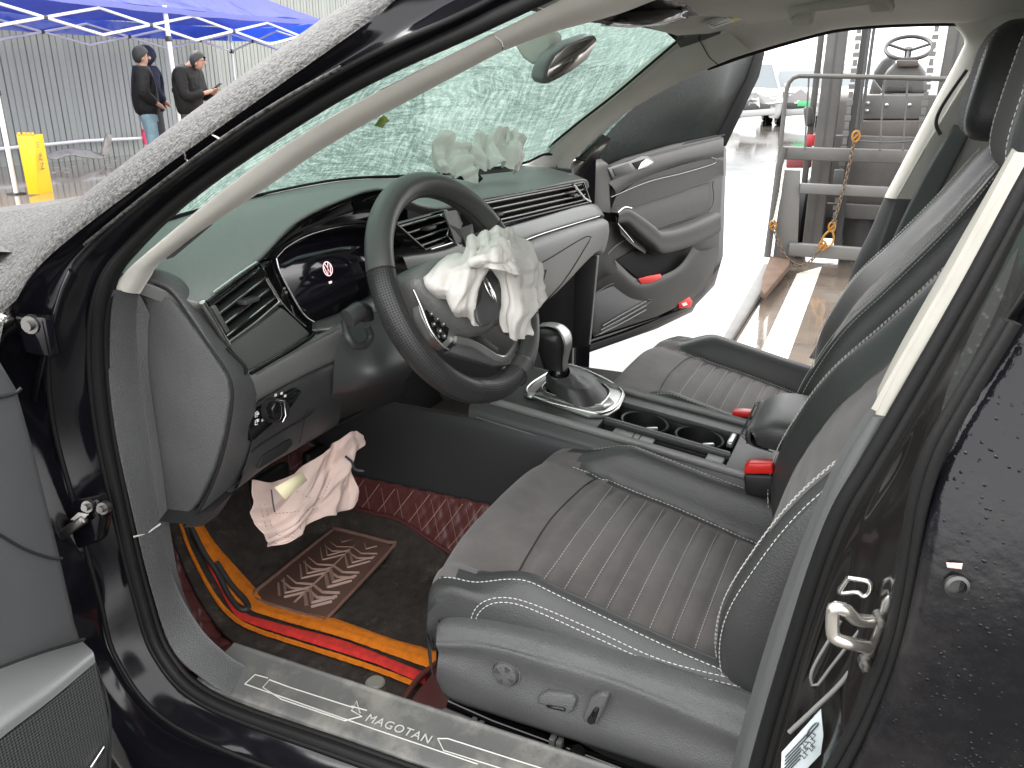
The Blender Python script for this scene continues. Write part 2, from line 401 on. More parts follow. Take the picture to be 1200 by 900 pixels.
    s5 = N('ShaderNodeMath'); s5.operation = 'MULTIPLY_ADD'; s5.inputs[1].default_value = .58; Lk(wv.outputs['Result'], s5.inputs[0]); Lk(sm.outputs[0], s5.inputs[2])
    s3 = N('ShaderNodeMath'); s3.operation = 'MULTIPLY_ADD'; s3.inputs[1].default_value = .50; Lk(big.outputs['Fac'], s3.inputs[0]); Lk(s5.outputs[0], s3.inputs[2])
    s4 = N('ShaderNodeMath'); s4.operation = 'SUBTRACT'; s4.inputs[1].default_value = .30; Lk(s3.outputs[0], s4.inputs[0])
    Lk(s4.outputs[0], col.inputs['Fac'])
    bp = N('ShaderNodeBump'); bp.inputs['Strength'].default_value = 0.6; bp.inputs['Distance'].default_value = 0.002; Lk(mxm.outputs[0], bp.inputs['Height'])
    tl = N('ShaderNodeBsdfTranslucent'); Lk(col.outputs[0], tl.inputs['Color']); Lk(bp.outputs[0], tl.inputs['Normal'])
    df = N('ShaderNodeBsdfDiffuse'); Lk(col.outputs[0], df.inputs['Color']); Lk(bp.outputs[0], df.inputs['Normal'])
    gl = N('ShaderNodeBsdfGlossy'); gl.inputs['Roughness'].default_value = 0.2; Lk(bp.outputs[0], gl.inputs['Normal'])
    tr = N('ShaderNodeBsdfTransparent'); tr.inputs['Color'].default_value = (0.17, 0.215, 0.19, 1)
    m1 = N('ShaderNodeMixShader'); m1.inputs[0].default_value = 0.22; Lk(tl.outputs[0], m1.inputs[1]); Lk(df.outputs[0], m1.inputs[2])
    m2 = N('ShaderNodeMixShader'); m2.inputs[0].default_value = 0.08; Lk(m1.outputs[0], m2.inputs[1]); Lk(gl.outputs[0], m2.inputs[2])
    fr = N('ShaderNodeMapRange'); fr.inputs['To Min'].default_value = 0.42; fr.inputs['To Max'].default_value = 0.05; Lk(s4.outputs[0], fr.inputs['Value'])
    m3 = N('ShaderNodeMixShader'); Lk(fr.outputs[0], m3.inputs[0]); Lk(m2.outputs[0], m3.inputs[1]); Lk(tr.outputs[0], m3.inputs[2])
    Lk(m3.outputs[0], out.inputs['Surface'])
    return m
M['crazed'] = make_crazed()
def make_side_glass(name, tint, film):
    m = bpy.data.materials.new(name); m.use_nodes = True; nt = m.node_tree; nt.nodes.clear(); N = nt.nodes.new; Lk = nt.links.new
    out = N('ShaderNodeOutputMaterial'); tc = N('ShaderNodeTexCoord')
    v = N('ShaderNodeTexVoronoi'); v.inputs['Scale'].default_value = 190; v.inputs['Randomness'].default_value = 1; Lk(tc.outputs['Object'], v.inputs['Vector'])
    n = N('ShaderNodeTexNoise'); n.inputs['Scale'].default_value = 9; n.inputs['Detail'].default_value = 6; Lk(tc.outputs['Object'], n.inputs['Vector'])
    r = N('ShaderNodeMapRange'); r.inputs['From Min'].default_value = 0.12; r.inputs['From Max'].default_value = 0.34; r.inputs['To Min'].default_value = 1; r.inputs['To Max'].default_value = 0; Lk(v.outputs['Distance'], r.inputs['Value'])
    g = N('ShaderNodeMath'); g.operation = 'MULTIPLY'; Lk(r.outputs[0], g.inputs[0]); Lk(n.outputs['Fac'], g.inputs[1])
    bp = N('ShaderNodeBump'); bp.inputs['Strength'].default_value = 0.35; bp.inputs['Distance'].default_value = 0.002; Lk(g.outputs[0], bp.inputs['Height'])
    tr = N('ShaderNodeBsdfTransparent'); tr.inputs['Color'].default_value = (*tint, 1)
    df = N('ShaderNodeBsdfDiffuse'); df.inputs['Color'].default_value = (0.11, 0.115, 0.11, 1)
    gl = N('ShaderNodeBsdfGlossy'); gl.inputs['Roughness'].default_value = 0.38; Lk(bp.outputs[0], gl.inputs['Normal'])
    fa = N('ShaderNodeMath'); fa.operation = 'MULTIPLY_ADD'; fa.inputs[1].default_value = 0.35; fa.inputs[2].default_value = film; Lk(g.outputs[0], fa.inputs[0])
    m1 = N('ShaderNodeMixShader'); Lk(fa.outputs[0], m1.inputs[0]); Lk(tr.outputs[0], m1.inputs[1]); Lk(df.outputs[0], m1.inputs[2])
    lw = N('ShaderNodeFresnel'); lw.inputs['IOR'].default_value = 1.5; Lk(bp.outputs[0], lw.inputs['Normal'])
    m2 = N('ShaderNodeMixShader'); lf = N('ShaderNodeMath'); lf.operation = 'MULTIPLY'; lf.inputs[1].default_value = .10; Lk(lw.outputs[0], lf.inputs[0]); Lk(lf.outputs[0], m2.inputs[0]); Lk(m1.outputs[0], m2.inputs[1]); Lk(gl.outputs[0], m2.inputs[2])
    Lk(m2.outputs[0], out.inputs['Surface']); return m
M['side_glass'] = make_side_glass('wet_side_glass', (0.10, 0.115, 0.11), 0.22)
def make_droplet_paint():
    m = mat('black_paint_with_droplets', (0.008, 0.008, 0.010), 0.16, spec=.3)
    nt, b, N, Lk = nodes(m); tc = N('ShaderNodeTexCoord')
    v = N('ShaderNodeTexVoronoi'); v.inputs['Scale'].default_value = 170
    n = N('ShaderNodeTexNoise'); n.inputs['Scale'].default_value = 14; n.inputs['Detail'].default_value = 8; n.inputs['Roughness'].default_value = 0.7
    n3 = N('ShaderNodeTexNoise'); n3.inputs['Scale'].default_value = 4; n3.inputs['Detail'].default_value = 8; n3.inputs['Roughness'].default_value = 0.75
    for q in (v, n, n3): Lk(tc.outputs['Object'], q.inputs['Vector'])
    r = N('ShaderNodeMapRange'); r.inputs['From Min'].default_value = 0.05; r.inputs['From Max'].default_value = 0.24; r.inputs['To Min'].default_value = 1; r.inputs['To Max'].default_value = 0; Lk(v.outputs['Distance'], r.inputs['Value'])
    n2 = N('ShaderNodeMapRange'); n2.inputs['From Min'].default_value = 0.5; n2.inputs['From Max'].default_value = 0.62; Lk(n.outputs['Fac'], n2.inputs['Value'])
    g = N('ShaderNodeMath'); g.operation = 'MULTIPLY'; Lk(r.outputs[0], g.inputs[0]); Lk(n2.outputs[0], g.inputs[1])
    bp = N('ShaderNodeBump'); bp.inputs['Strength'].default_value = 0.7; bp.inputs['Distance'].default_value = 0.0025
    n5 = N('ShaderNodeTexNoise'); n5.inputs['Scale'].default_value = 55; n5.inputs['Detail'].default_value = 5; Lk(tc.outputs['Object'], n5.inputs['Vector'])
    n6 = N('ShaderNodeMath'); n6.operation = 'MULTIPLY_ADD'; n6.inputs[1].default_value = .9; Lk(n5.outputs['Fac'], n6.inputs[0]); Lk(g.outputs[0], n6.inputs[2]); Lk(n6.outputs[0], bp.inputs['Height'])
    rg = N('ShaderNodeMapRange'); rg.inputs['From Min'].default_value = .42; rg.inputs['From Max'].default_value = .62; rg.inputs['To Min'].default_value = .10; rg.inputs['To Max'].default_value = .45; Lk(n3.outputs['Fac'], rg.inputs['Value']); Lk(rg.outputs[0], b.inputs['Roughness'])
    Lk(bp.outputs[0], b.inputs['Coat Normal']); Lk(bp.outputs[0], b.inputs['Normal'])
    c = N('ShaderNodeValToRGB'); e = c.color_ramp.elements; e[0].position = 0.46; e[0].color = (0.007, 0.007, 0.009, 1); e[1].position = 0.75; e[1].color = (0.028, 0.026, 0.024, 1)
    Lk(n3.outputs['Fac'], c.inputs['Fac']); Lk(c.outputs[0], b.inputs['Base Color'])
    return m
M['drops'] = make_droplet_paint()

car = empty('damaged_car'); tag(car, 'black saloon car with open front doors, crazed windscreen and burst airbags', 'car')

# ---------------------------------------------------------------- near A-pillar, aperture and sill (left side of the car)
B4 = [(134, 338), (143, 325), (170, 300), (283, 207), (400, 131), (573, 43), (653, 3), (760, -50), (900, -110), (1100, -150)]
X4 = [-.768, -.766, -.764, -.745, -.72, -.68, -.66, -.64, -.63, -.63]
R0 = [(1100, -165), (900, -125), (740, -58), (640, -8), (560, 30), (400, 106), (233, 216), (150, 292), (122, 335), (113, 400), (121, 500), (141, 600), (165, 700), (190, 770), (245, 822), (400, 880), (560, 937), (850, 1040)]
X0 = [-.66, -.66, -.67, -.68, -.70, -.735, -.765, -.78, -.79, -.792, -.792, -.792, -.792, -.795, -.80, -.80, -.80, -.80]
R1 = [(1050, -190), (860, -150), (700, -80), (590, -12), (530, 20), (400, 80), (225, 192), (108, 287), (70, 345), (52, 410), (58, 500), (85, 600), (112, 700), (133, 775), (195, 850), (350, 918), (540, 982), (850, 1090)]
X1 = [-.68, -.68, -.69, -.70, -.72, -.76, -.795, -.815, -.83, -.84, -.84, -.84, -.84, -.845, -.85, -.85, -.85, -.85]
R2 = [(1000, -220), (800, -175), (620, -92), (480, -12), (440, 20), (395, 52), (187, 200), (60, 298), (20, 350), (-14, 430), (4, 520), (45, 620), (80, 700), (105, 785), (180, 880), (330, 955), (520, 1025), (850, 1150)]
X2 = [-.69, -.70, -.71, -.725, -.74, -.775, -.815, -.845, -.865, -.875, -.88, -.88, -.88, -.885, -.90, -.90, -.90, -.90]
P0, P1, P2 = KL(R0, X=X0), KL(R1, X=X1), KL(R2, X=X2)
def mid(a, b, t, d=(0, 0, 0)): return [p.lerp(q, t)+Vector(d) for p, q in zip(a, b)]
# stamped jamb of the body: steps and ridges between the seal flange and the outer skin
rows = [[p+Vector((.018, .0, 0)) for p in P0], P0, mid(P0, P1, .25, (.006, 0, 0)), mid(P0, P1, .55, (.007, 0, 0)), mid(P0, P1, .85, (.002, 0, 0)), P1,
        mid(P1, P2, .12, (.004, 0, 0)), mid(P1, P2, .5, (.012, 0, 0)), mid(P1, P2, .9, (.006, 0, 0)), P2]
def rdisp(p, n, u, v):
    # pressed hollows of the hinge pillar (between the bonnet and the sill)
    k = 0
    for (cu, cv, ru, rv, d) in [(.50, .52, .045, .3, .012), (.585, .5, .03, .32, .016), (.67, .35, .05, .2, .008), (.44, .3, .05, .16, .007), (.735, .55, .02, .3, .010)]:
        q = ((u-cu)/ru)**2+((v-cv)/rv)**2
        if q < 1: k += d*(1-q)**2
    return p+Vector((k, 0, 0))
body = grid('aperture_frame', rows, M['paint'], car, nu=150, nv=5, disp=rdisp)
# outer skin of the pillar and the roof rail, wet, with sky-pale flecks put into its colour
B0 = [(1000, -300), (800, -250), (600, -150), (470, -40), (420, -2), (367, 30), (207, 145), (107, 222), (60, 262), (10, 320)]
sk1 = [P2[i] for i in range(0, 9)]+[K(0, 367, X=-.872)]
sk0 = KL(B0, X=[-.58, -.58, -.60, -.635, -.66, -.68, -.725, -.755, -.77, -.80])
skm = mid(sk1, sk0, .45, (-.006, 0, .010)); skn = mid(sk1, sk0, .1, (-.003, 0, .005))
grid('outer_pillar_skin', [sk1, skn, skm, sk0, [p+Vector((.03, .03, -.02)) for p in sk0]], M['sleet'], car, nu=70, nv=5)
# lower outer skin of the sill, tucked under
lo = P2[11:]
grid('sill_skin', [lo, [p+Vector((-.012, 0, -.03)) for p in lo], [p+Vector((-.008, 0, -.10)) for p in lo], [p+Vector((.05, 0, -.15)) for p in lo]], M['paint'], car, nu=50, nv=4)
# thin bright welding seam along the pillar, and clips
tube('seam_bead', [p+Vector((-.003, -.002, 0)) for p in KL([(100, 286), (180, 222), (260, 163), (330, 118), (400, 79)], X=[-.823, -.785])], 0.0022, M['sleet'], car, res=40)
for a, b in (((212, 181), (223, 190)), ((248, 157), (260, 164))):
    tube('clip', KL([a, b], X=-.80), 0.0016, M['chrome'], car)
# rubber door seal, two beads
seal_px = R0
for dx, r in ((.004, .0085), (.016, .0055)):
    tube('door_seal', [p+Vector((dx-.004, 0, 0))+Vector((0, 0, 0)) for p in (P0 if dx < .01 else mid(P0, P1, -.10, (-.006, 0, 0)))], r, M['rubber'], car, n=8, res=200)
tube('door_seal', mid(P0, P1, .16, (.001, 0, 0)), 0.0035, M['rubber'], car, n=8, res=200)
tube('door_seal', mid(P0, P1, .95, (.002, 0, 0)), 0.0035, M['rubber'], car, n=8, res=200)
# beige inner trim of the pillar
B5 = [(164, 344), (176, 325), (196, 300), (303, 226), (400, 161), (587, 60), (647, 38), (720, 18), (800, -10), (1000, -60)]
X5 = [-.735, -.732, -.73, -.70, -.67, -.625, -.60, -.56, -.5, -.5]
q4 = KL(B4, X=X4); q5 = KL(B5, X=X5)
def cut(a, i0, i1): return a[i0:i1]
for nm, i0, i1, fade in (('pillar_trim', 0, 6, 0), ('roof_rail_trim', 5, 10, .0015)):
    a, b = q4[i0:i1], q5[i0:i1]
    off = Vector((-fade, -fade, 0))
    a = [p+off for p in a]; b = [p+off for p in b]
    grid(nm, [[p+Vector((.02, .01, 0)) for p in a], a, mid(a, b, .18, (-.012, -.006, .004)), mid(a, b, .55, (-.012, -.012, .002)), mid(a, b, .9, (-.002, -.004, 0)), b, [p+Vector((.03, .03, 0)) for p in b]], M['beige'], car, nu=50, nv=4)
# grip grooves at the foot of the trim
for k in range(3):
    tube('trim_groove', KL([(196+k*3, 303-k*1), (232+k*3, 275-k*2), (266-k*3, 249+k*1)], X=[-.737, -.712]), 0.0012, M['hard'], car, res=14)


# kick panel trim (grained grey) running down the pillar into the sill plate
KA = [(133, 340), (127, 360), (124, 400), (134, 500), (155, 600), (180, 700), (204, 765), (258, 810), (285, 820)]
KB = [(163, 344), (161, 375), (163, 420), (176, 510), (190, 612), (205, 680), (235, 735), (283, 778), (302, 783)]
ka = KL(KA, X=-.782); ka[-1] = K(270, 815, Z=.381); ka[-2] = K(245, 801, Z=.388)
kb = KL(KB, X=[-.735, -.735, -.735, -.735, -.735, -.735, -.735, -.735, -.735])
kb[-1] = K(288, 780, Z=.386); kb[-2] = K(268, 768, Z=.398)
grid('kick_trim', [[p+Vector((.006, .006, -.004)) for p in ka], ka, mid(ka, kb, .12, (-.004, -.002, .002)), mid(ka, kb, .5, (-.002, -.002, .002)), mid(ka, kb, .9, (0, 0, .001)), kb, [p+Vector((.012, .0, -.03)) for p in kb]], M['trim_grey'], car, nu=60, nv=4)
tube('trim_joint', KL([(157, 629), (172, 625), (188, 614)], X=[-.790, -.742]), 0.0014, M['thread'], car)
# recess in the kick trim
prism('kick_recess', KL([(182, 648), (188, 645), (205, 715), (200, 722)], X=-.737), (0.004, 0, 0), M['hard'], car)

# sill plate with printed strip
SA = [(280, 818), (400, 864), (520, 905), (640, 945), (760, 985)]
SB = [(301, 783), (400, 816), (520, 855), (560, 868), (690, 912)]
sa = KL(SA, X=-.785, ); sb = KL(SB, X=-.71)
sill = MB()
zs = .379
sA = [Vector((-.786, y, zs-.003)) for y in (.82, .55, .3, .0, -.2)]; sB = [Vector((-.70, y, zs+.004)) for y in (.82, .55, .3, .0, -.2)]
M['sill'] = mat('scuffed_sill_plastic', (0.105, 0.105, 0.10), 0.42, bump=(900, .4, 'grain', .0005), var=(12, .15), dirt=((.26, .245, .215), 14, .50, .55))
sillo = grid('sill_plate', [[p+Vector((-.006, 0, -.02)) for p in sA], sA, mid(sA, sB, .1, (0, 0, .006)), mid(sA, sB, .9, (0, 0, .006)), sB, [p+Vector((.012, 0, -.10)) for p in sB]], M['sill'], car, nu=30, nv=4)
st = bvh(sillo)
def onsill(pts): return [hit(st, x, y, .0008) or K(x, y, Z=zs) for x, y in pts]
M['sill_print'] = mat('pale_sill_print', (0.55, 0.54, 0.50), 0.4, .2)
for loop in ([(287, 802), (299, 791), (314, 795)], [(287, 802), (350, 824), (430, 852), (560, 896)], [(404, 845), (330, 820), (308, 806), (316, 797), (340, 806), (415, 830)],
             [(404, 845), (424, 840), (412, 833), (418, 822), (422, 836)],
             [(513, 866), (525, 866), (600, 890), (680, 915)], [(513, 866), (520, 880), (600, 905)], [(430, 833), (412, 828)]):
    tube('sill_line', onsill(loop), 0.0009, M['sill_print'], sillo, res=None)
ts = onsill([(430, 842), (505, 869)]); yd = onsill([(467, 857), (473, 840)])
text('lettering', 'MAGOTAN', ts[0].lerp(ts[1], .5)+Vector((0, 0, .001)), ts[1]-ts[0], yd[1]-yd[0], .0185, M['sill_print'], sillo, space=1.12)

# hinge, bolts and check strap in the aperture
def bolt(name, c, ax, r, m, par):
    MB().lathe([(0, .010), (r*.55, .010), (r*.6, .004), (r, .004), (r*1.05, 0), (r*1.05, -.004)], c, ax, 12).build(name, m, par)
hb = box('hinge_bracket', K(44, 392, X=-.853), (.016, .05, .05), M['paint'], car, bevel=.004)
bolt('hinge_bolt', K(37, 380, X=-.862), (-1, -.3, 0), .011, M['steel'], hb)
bolt('hinge_bolt', K(6, 375, X=-.868), (-1, -.3, 0), .009, M['chrome'], hb)
hb2 = MB().prism(KL([(76, 615), (100, 580), (126, 578), (134, 600), (128, 628), (95, 640), (75, 640)], X=-.825), (-.02, 0, 0)).build('hinge_bracket', M['paint'], car, bevel=.005)
bolt('hinge_bolt', K(104, 593, X=-.848), (-1, -.3, .2), .008, M['steel'], hb2)
bolt('hinge_bolt', K(122, 595, X=-.848), (-1, -.3, .2), .008, M['steel'], hb2)
prism('hinge_plate', KL([(84, 608), (93, 600), (105, 602), (97, 611)], X=-.852), (-.003, 0, 0), M['sill_print'], hb2, bevel=.001)
prism('check_strap', KL([(70, 622), (100, 602), (106, 610), (74, 634)], X=-.85), (-.01, 0, 0), M['steel'], hb2, bevel=.003)
tube('hinge_pillar_fold', KL([(84, 318), (72, 345), (58, 395), (42, 455), (40, 470)], X=-.846), .005, M['paint'], car, res=30, ry=.003)

# bonnet, wing and front bulkhead
hood = [[Vector((x, y, z)) for x, y, z in ((-.77, 1.02, .985), (-.62, 1.14, .975), (-.3, 1.26, .955), (0, 1.31, .95), (.3, 1.26, .955), (.62, 1.14, .965), (.77, 1.02, .97))],
        [Vector((x, y, z)) for x, y, z in ((-.84, 1.3, .985), (-.6, 1.36, .975), (-.3, 1.4, .962), (0, 1.42, .96), (.3, 1.4, .962), (.6, 1.36, .968), (.84, 1.3, .97))], [Vector((x, 1.8, .93)) for x in (-.86, -.4, 0, .4, .86)],
        [Vector((x, 2.1, .80)) for x in (-.80, -.4, 0, .4, .80)], [Vector((x, 2.2, .55)) for x in (-.75, -.4, 0, .4, .75)]]
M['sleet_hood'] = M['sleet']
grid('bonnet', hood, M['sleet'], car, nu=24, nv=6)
for s in (-1, 1):
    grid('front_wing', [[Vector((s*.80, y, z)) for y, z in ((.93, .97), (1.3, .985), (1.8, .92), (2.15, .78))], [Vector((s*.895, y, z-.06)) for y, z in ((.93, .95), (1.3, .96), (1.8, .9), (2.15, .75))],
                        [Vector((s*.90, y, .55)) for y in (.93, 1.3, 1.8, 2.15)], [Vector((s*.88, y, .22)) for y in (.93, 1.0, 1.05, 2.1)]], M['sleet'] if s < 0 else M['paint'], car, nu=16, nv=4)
# near corner of the bonnet seen beside the pillar
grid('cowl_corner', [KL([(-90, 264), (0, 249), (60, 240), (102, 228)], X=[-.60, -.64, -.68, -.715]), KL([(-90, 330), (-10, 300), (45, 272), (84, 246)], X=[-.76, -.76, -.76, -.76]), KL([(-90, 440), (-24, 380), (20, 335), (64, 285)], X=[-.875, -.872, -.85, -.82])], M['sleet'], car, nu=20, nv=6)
for s in (1, -1):
    for y in (1.35, -1.45):
        w = MB().lathe([(.19, -.10), (.30, -.11), (.33, -.07), (.33, .07), (.30, .11), (.19, .10)], (s*.76, y, .33), (1, 0, 0), 28).build('wheel', M['rubber'], car)
        MB().lathe([(0, .02), (.06, .05), (.17, .06), (.2, .09), (.2, -.05)], (s*.80, y, .33), (s, 0, 0), 20).build('wheel_rim', M['silver_trim'], w)
# roof, rear body, bulkheads and floor: they close the cabin
ry = [.50, .2, -.3, -.9, -1.25]; rz = [1.325, 1.40, 1.43, 1.39, 1.30]
grid('roof', [[Vector((x, y+.0, z-.0-(abs(x)/.62)**3*.055)) for x in (-.62, -.45, 0, .45, .62)] for y, z in zip(ry, rz)], M['paint'], car, nu=16, nv=5, thick=.01, off=1)
grid('rear_window', [[Vector((x, -1.25, 1.30-(abs(x)/.62)**3*.05)) for x in (-.58, 0, .58)], [Vector((x, -1.95, .98)) for x in (-.62, 0, .62)]], M['side_glass'], car, nu=8, nv=4)
box('rear_shelf', (0, -1.6, .96), (1.4, .7, .02), M['hard'], car)
box('rear_bulkhead', (0, -1.22, .65), (1.44, .04, .62), M['hard'], car)
grid('boot', [[Vector((x, -1.95, .985)) for x in (-.75, 0, .75)], [Vector((x, -2.4, .97)) for x in (-.75, 0, .75)], [Vector((x, -2.5, .6)) for x in (-.75, 0, .75)], [Vector((x, -2.45, .3)) for x in (-.75, 0, .75)]], M['paint'], car, nu=8, nv=4)
for s in (-1, 1):
    grid('rear_wing', [[Vector((s*.70, y, z)) for y, z in ((-.95, .95), (-1.9, .97), (-2.45, .96))], [Vector((s*.90, y, .8)) for y in (-.95, -1.8, -2.4)], [Vector((s*.90, y, .5)) for y in (-.95, -1.8, -2.45)], [Vector((s*.87, y, .22)) for y in (-.95, -1.8, -2.4)]], M['drops'], car, nu=10, nv=4)
M['carpet'] = mat('black_floor_carpet', (0.045, 0.040, 0.036), 0.95, bump=(600, .8, 'noise', .003), var=(20, .3), dirt=((.10, .085, .065), 30, .58, .5))
fl = grid('floor_carpet', [[Vector((-.70, y, z)) for y, z in ((-1.2, .26), (.2, .26), (.95, .26), (1.08, .30), (1.2, .38))], [Vector((-.42, y, z)) for y, z in ((-1.2, .255), (.2, .255), (.95, .255), (1.08, .30), (1.2, .38))],
                          [Vector((-.16, y, z)) for y, z in ((-1.2, .26), (.2, .26), (.95, .26), (1.08, .30), (1.2, .38))]], M['carpet'], car, nu=40, nv=8, smooth_v=False)
box('tunnel', (0, .0, .33), (.25, 2.3, .28), M['carpet'], car, bevel=.03)
box('floor_carpet', (.42, .0, .26), (.60, 2.4, .02), M['carpet'], car)
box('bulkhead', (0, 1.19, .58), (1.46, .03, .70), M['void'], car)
for s in (-1, 1): box('underbody_side', (s*.76, -.1, .25), (.08, 2.2, .16), M['black'], car)
box('underbody', (0, 0, .21), (1.6, 3.8, .03), M['black'], car)
# ---------------------------------------------------------------- windscreen and its surround
base_px = [(200, 262), (255, 240), (310, 224), (400, 211), (480, 206), (560, 200), (605, 193), (642, 178)]
base = [Vector((-.74, .93, .975)), Vector((-.62, 1.03, .975)), Vector((-.40, 1.14, .972)), Vector((-.024, 1.235, .968)), K(400, 210, Z=.968), K(480, 206, Z=.967), K(560, 200, Z=.972), K(610, 193, Z=.982), K(643, 180, X=.71), Vector((.80, .80, .985))]
top = [Vector((-.62, .42, 1.285)), Vector((-.45, .49, 1.296)), Vector((-.2, .54, 1.302)), K(690, 22, X=.1), K(745, 27, X=.32), K(801, 41, X=.57), Vector((.68, .40, 1.255))]
base_r = cr(base, 40); top_r = cr(top, 40)
rows = []
for k in range(7):
    t = k/6; bulge = math.sin(t*math.pi)*.02
    rows.append([b.lerp(q, t)+Vector((0, bulge, bulge*1.6)) for b, q in zip(base_r, top_r)])
ws = grid('windscreen', rows, M['crazed'], car, nu=60, nv=4)
tube('glass_edge', [p+Vector((-.002, -.002, .001)) for p in base_r], .004, M['rubber'], ws)
rj = [r[-1] for r in rows]
tube('glass_edge', KL([(643, 172), (680, 142), (720, 111), (760, 77), (801, 42)], X=[.695, .56]), .0035, M['rubber'], ws, res=24)
tube('glass_edge', [p+Vector((0, 0, -.002)) for p in top_r], .004, M['rubber'], ws)
# a leaf on the outside of the glass
M['leaf'] = mat('yellow_leaf', (.45, .55, .08), .6)
wt_ = bvh(ws)
lp = [(hit(wt_, x, y, 0) or K(x, y, Y=.98))+Vector((0, -.003, -.001)) for x, y in ((437, 147), (443, 138), (448, 134), (452, 137), (455, 141), (450, 144), (447, 149), (441, 147))]
leafo = mesh('fallen_leaf', lp, [tuple(range(len(lp)))], M['leaf'], None, thick=.001); tag(leafo, 'small yellow leaf stuck to the crazed windscreen', 'leaf')

# far A-pillar trim
fa = KL([(600, 205), (645, 172), (680, 144), (720, 113), (760, 80), (803, 42), (830, 20)], X=[.735, .70, .675, .65, .605, .57, .55])
fb = KL([(664, 206), (672, 188), (706, 155), (740, 128), (787, 101), (835, 78), (880, 60)], X=[.77, .76, .745, .725, .70, .66, .64])
grid('pillar_trim', [[p+Vector((.02, .03, .0)) for p in fa], fa, mid(fa, fb, .25, (-.010, -.003, .004)), mid(fa, fb, .6, (-.014, -.002, .002)), mid(fa, fb, .92, (-.004, 0, 0)), fb, [p+Vector((.03, .02, 0)) for p in fb]], M['beige'], car, nu=40, nv=4)
tube('trim_edge', [p+Vector((-.013, -.012, .003)) for p in KL([(811, 44), (818, 54), (826, 68), (836, 77)], X=[.575, .65])], .0013, M['hard'], car, res=14)

# headliner: from the windscreen header back, with the far roof rail
h0 = [Vector((-.60, .36, 1.275)), Vector((-.3, .52, 1.300)), K(694, 24, X=.1)+Vector((0, -.01, 0)), K(745, 28, X=.32)+Vector((0, -.01, 0)), K(803, 42, X=.56)+Vector((-.006, -.01, 0))]
h1 = [Vector((-.60, .25, 1.30)), Vector((-.3, .36, 1.335)), Vector((.1, .38, 1.34)), Vector((.32, .36, 1.335)), Vector((.56, .33, 1.315))]
h2 = [Vector((-.60, -.1, 1.33)), Vector((-.3, -.1, 1.37)), Vector((.1, -.1, 1.375)), Vector((.32, -.1, 1.37)), Vector((.55, -.1, 1.345))]
h3 = [Vector((-.60, -.9, 1.30)), Vector((-.3, -.9, 1.34)), Vector((.1, -.9, 1.345)), Vector((.32, -.9, 1.34)), Vector((.55, -.9, 1.30))]
hl = grid('headliner', [h0, h1, h2, h3], M['headliner'], car, nu=30, nv=8)
r0 = KL([(828, 79), (880, 61), (960, 38), (1000, 31), (1060, 27), (1135, 26), (1250, 30)], X=[.67, .68, .69, .695, .695, .695, .695])
r1 = [Vector((.56, .40, 1.305)), Vector((.56, .33, 1.325)), Vector((.555, .2, 1.343)), Vector((.55, .1, 1.35)), Vector((.55, .0, 1.35)), Vector((.55, -.12, 1.348)), Vector((.55, -.3, 1.34))]
grid('roof_rail_trim', [[p+Vector((.03, 0, .01)) for p in r0], r0, mid(r0, r1, .15, (-.004, 0, -.006)), mid(r0, r1, .6, (.004, 0, .002)), r1, [p+Vector((-.03, 0, .01)) for p in r1]], M['headliner'], car, nu=40, nv=4)
tube('door_seal', [p+Vector((.012, 0, -.002)) for p in r0], .006, M['rubber'], car, res=40)
# grab handle
gh = KL([(930, 24), (928, 14), (940, 9), (985, 3), (1030, -3), (1041, -1), (1044, 8)], X=[.50, .455, .44, .435, .435, .445, .50])
g = MB(); g.tube(gh, .012, n=8, res=40, ry=.008); gho = g.build('grab_handle', M['headliner'], car)
for px4 in ([(925, 12), (950, 8), (953, 30), (927, 32)], [(1016, -2), (1042, -6), (1044, 14), (1019, 17)]): prism('handle_mount', KL(px4, X=.46), (.05, 0, .02), M['headliner'], gho, bevel=.006)
# passenger sun visor with printed label
v = KL([(792, 42), (700, 16), (740, 0), (860, -6), (890, 3), (899, 12), (893, 19), (868, 32), (830, 41)], X=[.50, .13, .13, .42, .49, .52, .53, .535, .52])
vz = [Vector((p.x, p.y, p.z-.006)) for p in v]
vis = mesh('sun_visor', v+[p+Vector((0, -.004, .014)) for p in v], [tuple(range(len(v)))]+[tuple(range(len(v), 2*len(v)))[::-1]]+[(i, (i+1) % len(v), (i+1) % len(v)+len(v), i+len(v)) for i in range(len(v))], M['headliner'], car, bevel=.004)
lab = KL([(821, 25), (868, 12), (900-20, 16), (833, 33)], X=[.445, .46, .50, .49])
def quad_patch(name, corners, m, par, lift): return mesh(name, [c+Vector(lift) for c in corners], [(0, 1, 2, 3)], m, par, thick=.0006)
def quad(a, b, c, d, u, v): return a.lerp(b, u).lerp(d.lerp(c, u), v)
vt = bvh(vis)
def vh(x, y, l): return hit(vt, x, y, l) or K(x, y, X=.46)
lc = [vh(821, 26, .001), vh(862, 13, .001), vh(873, 20, .001), vh(834, 33, .001)]
lb = quad_patch('warning_label', lc, M['white'], vis, (0, 0, 0))
yc = [vh(851, 16.5, .0018), vh(862, 13.2, .0018), vh(872, 20, .0018), vh(860, 24, .0018)]
quad_patch('yellow_field', yc, M['label_yellow'], vis, (0, 0, 0))
for r_ in range(3):
    a = lc[0].lerp(lc[3], .25+.25*r_); b = lc[1].lerp(lc[2], .25+.25*r_)
    tube('print_line', [a.lerp(b, .12)+Vector((-.001, 0, -.0012)), a.lerp(b, .66)+Vector((-.001, 0, -.0012))], .0008, M['ink'], vis, n=4)
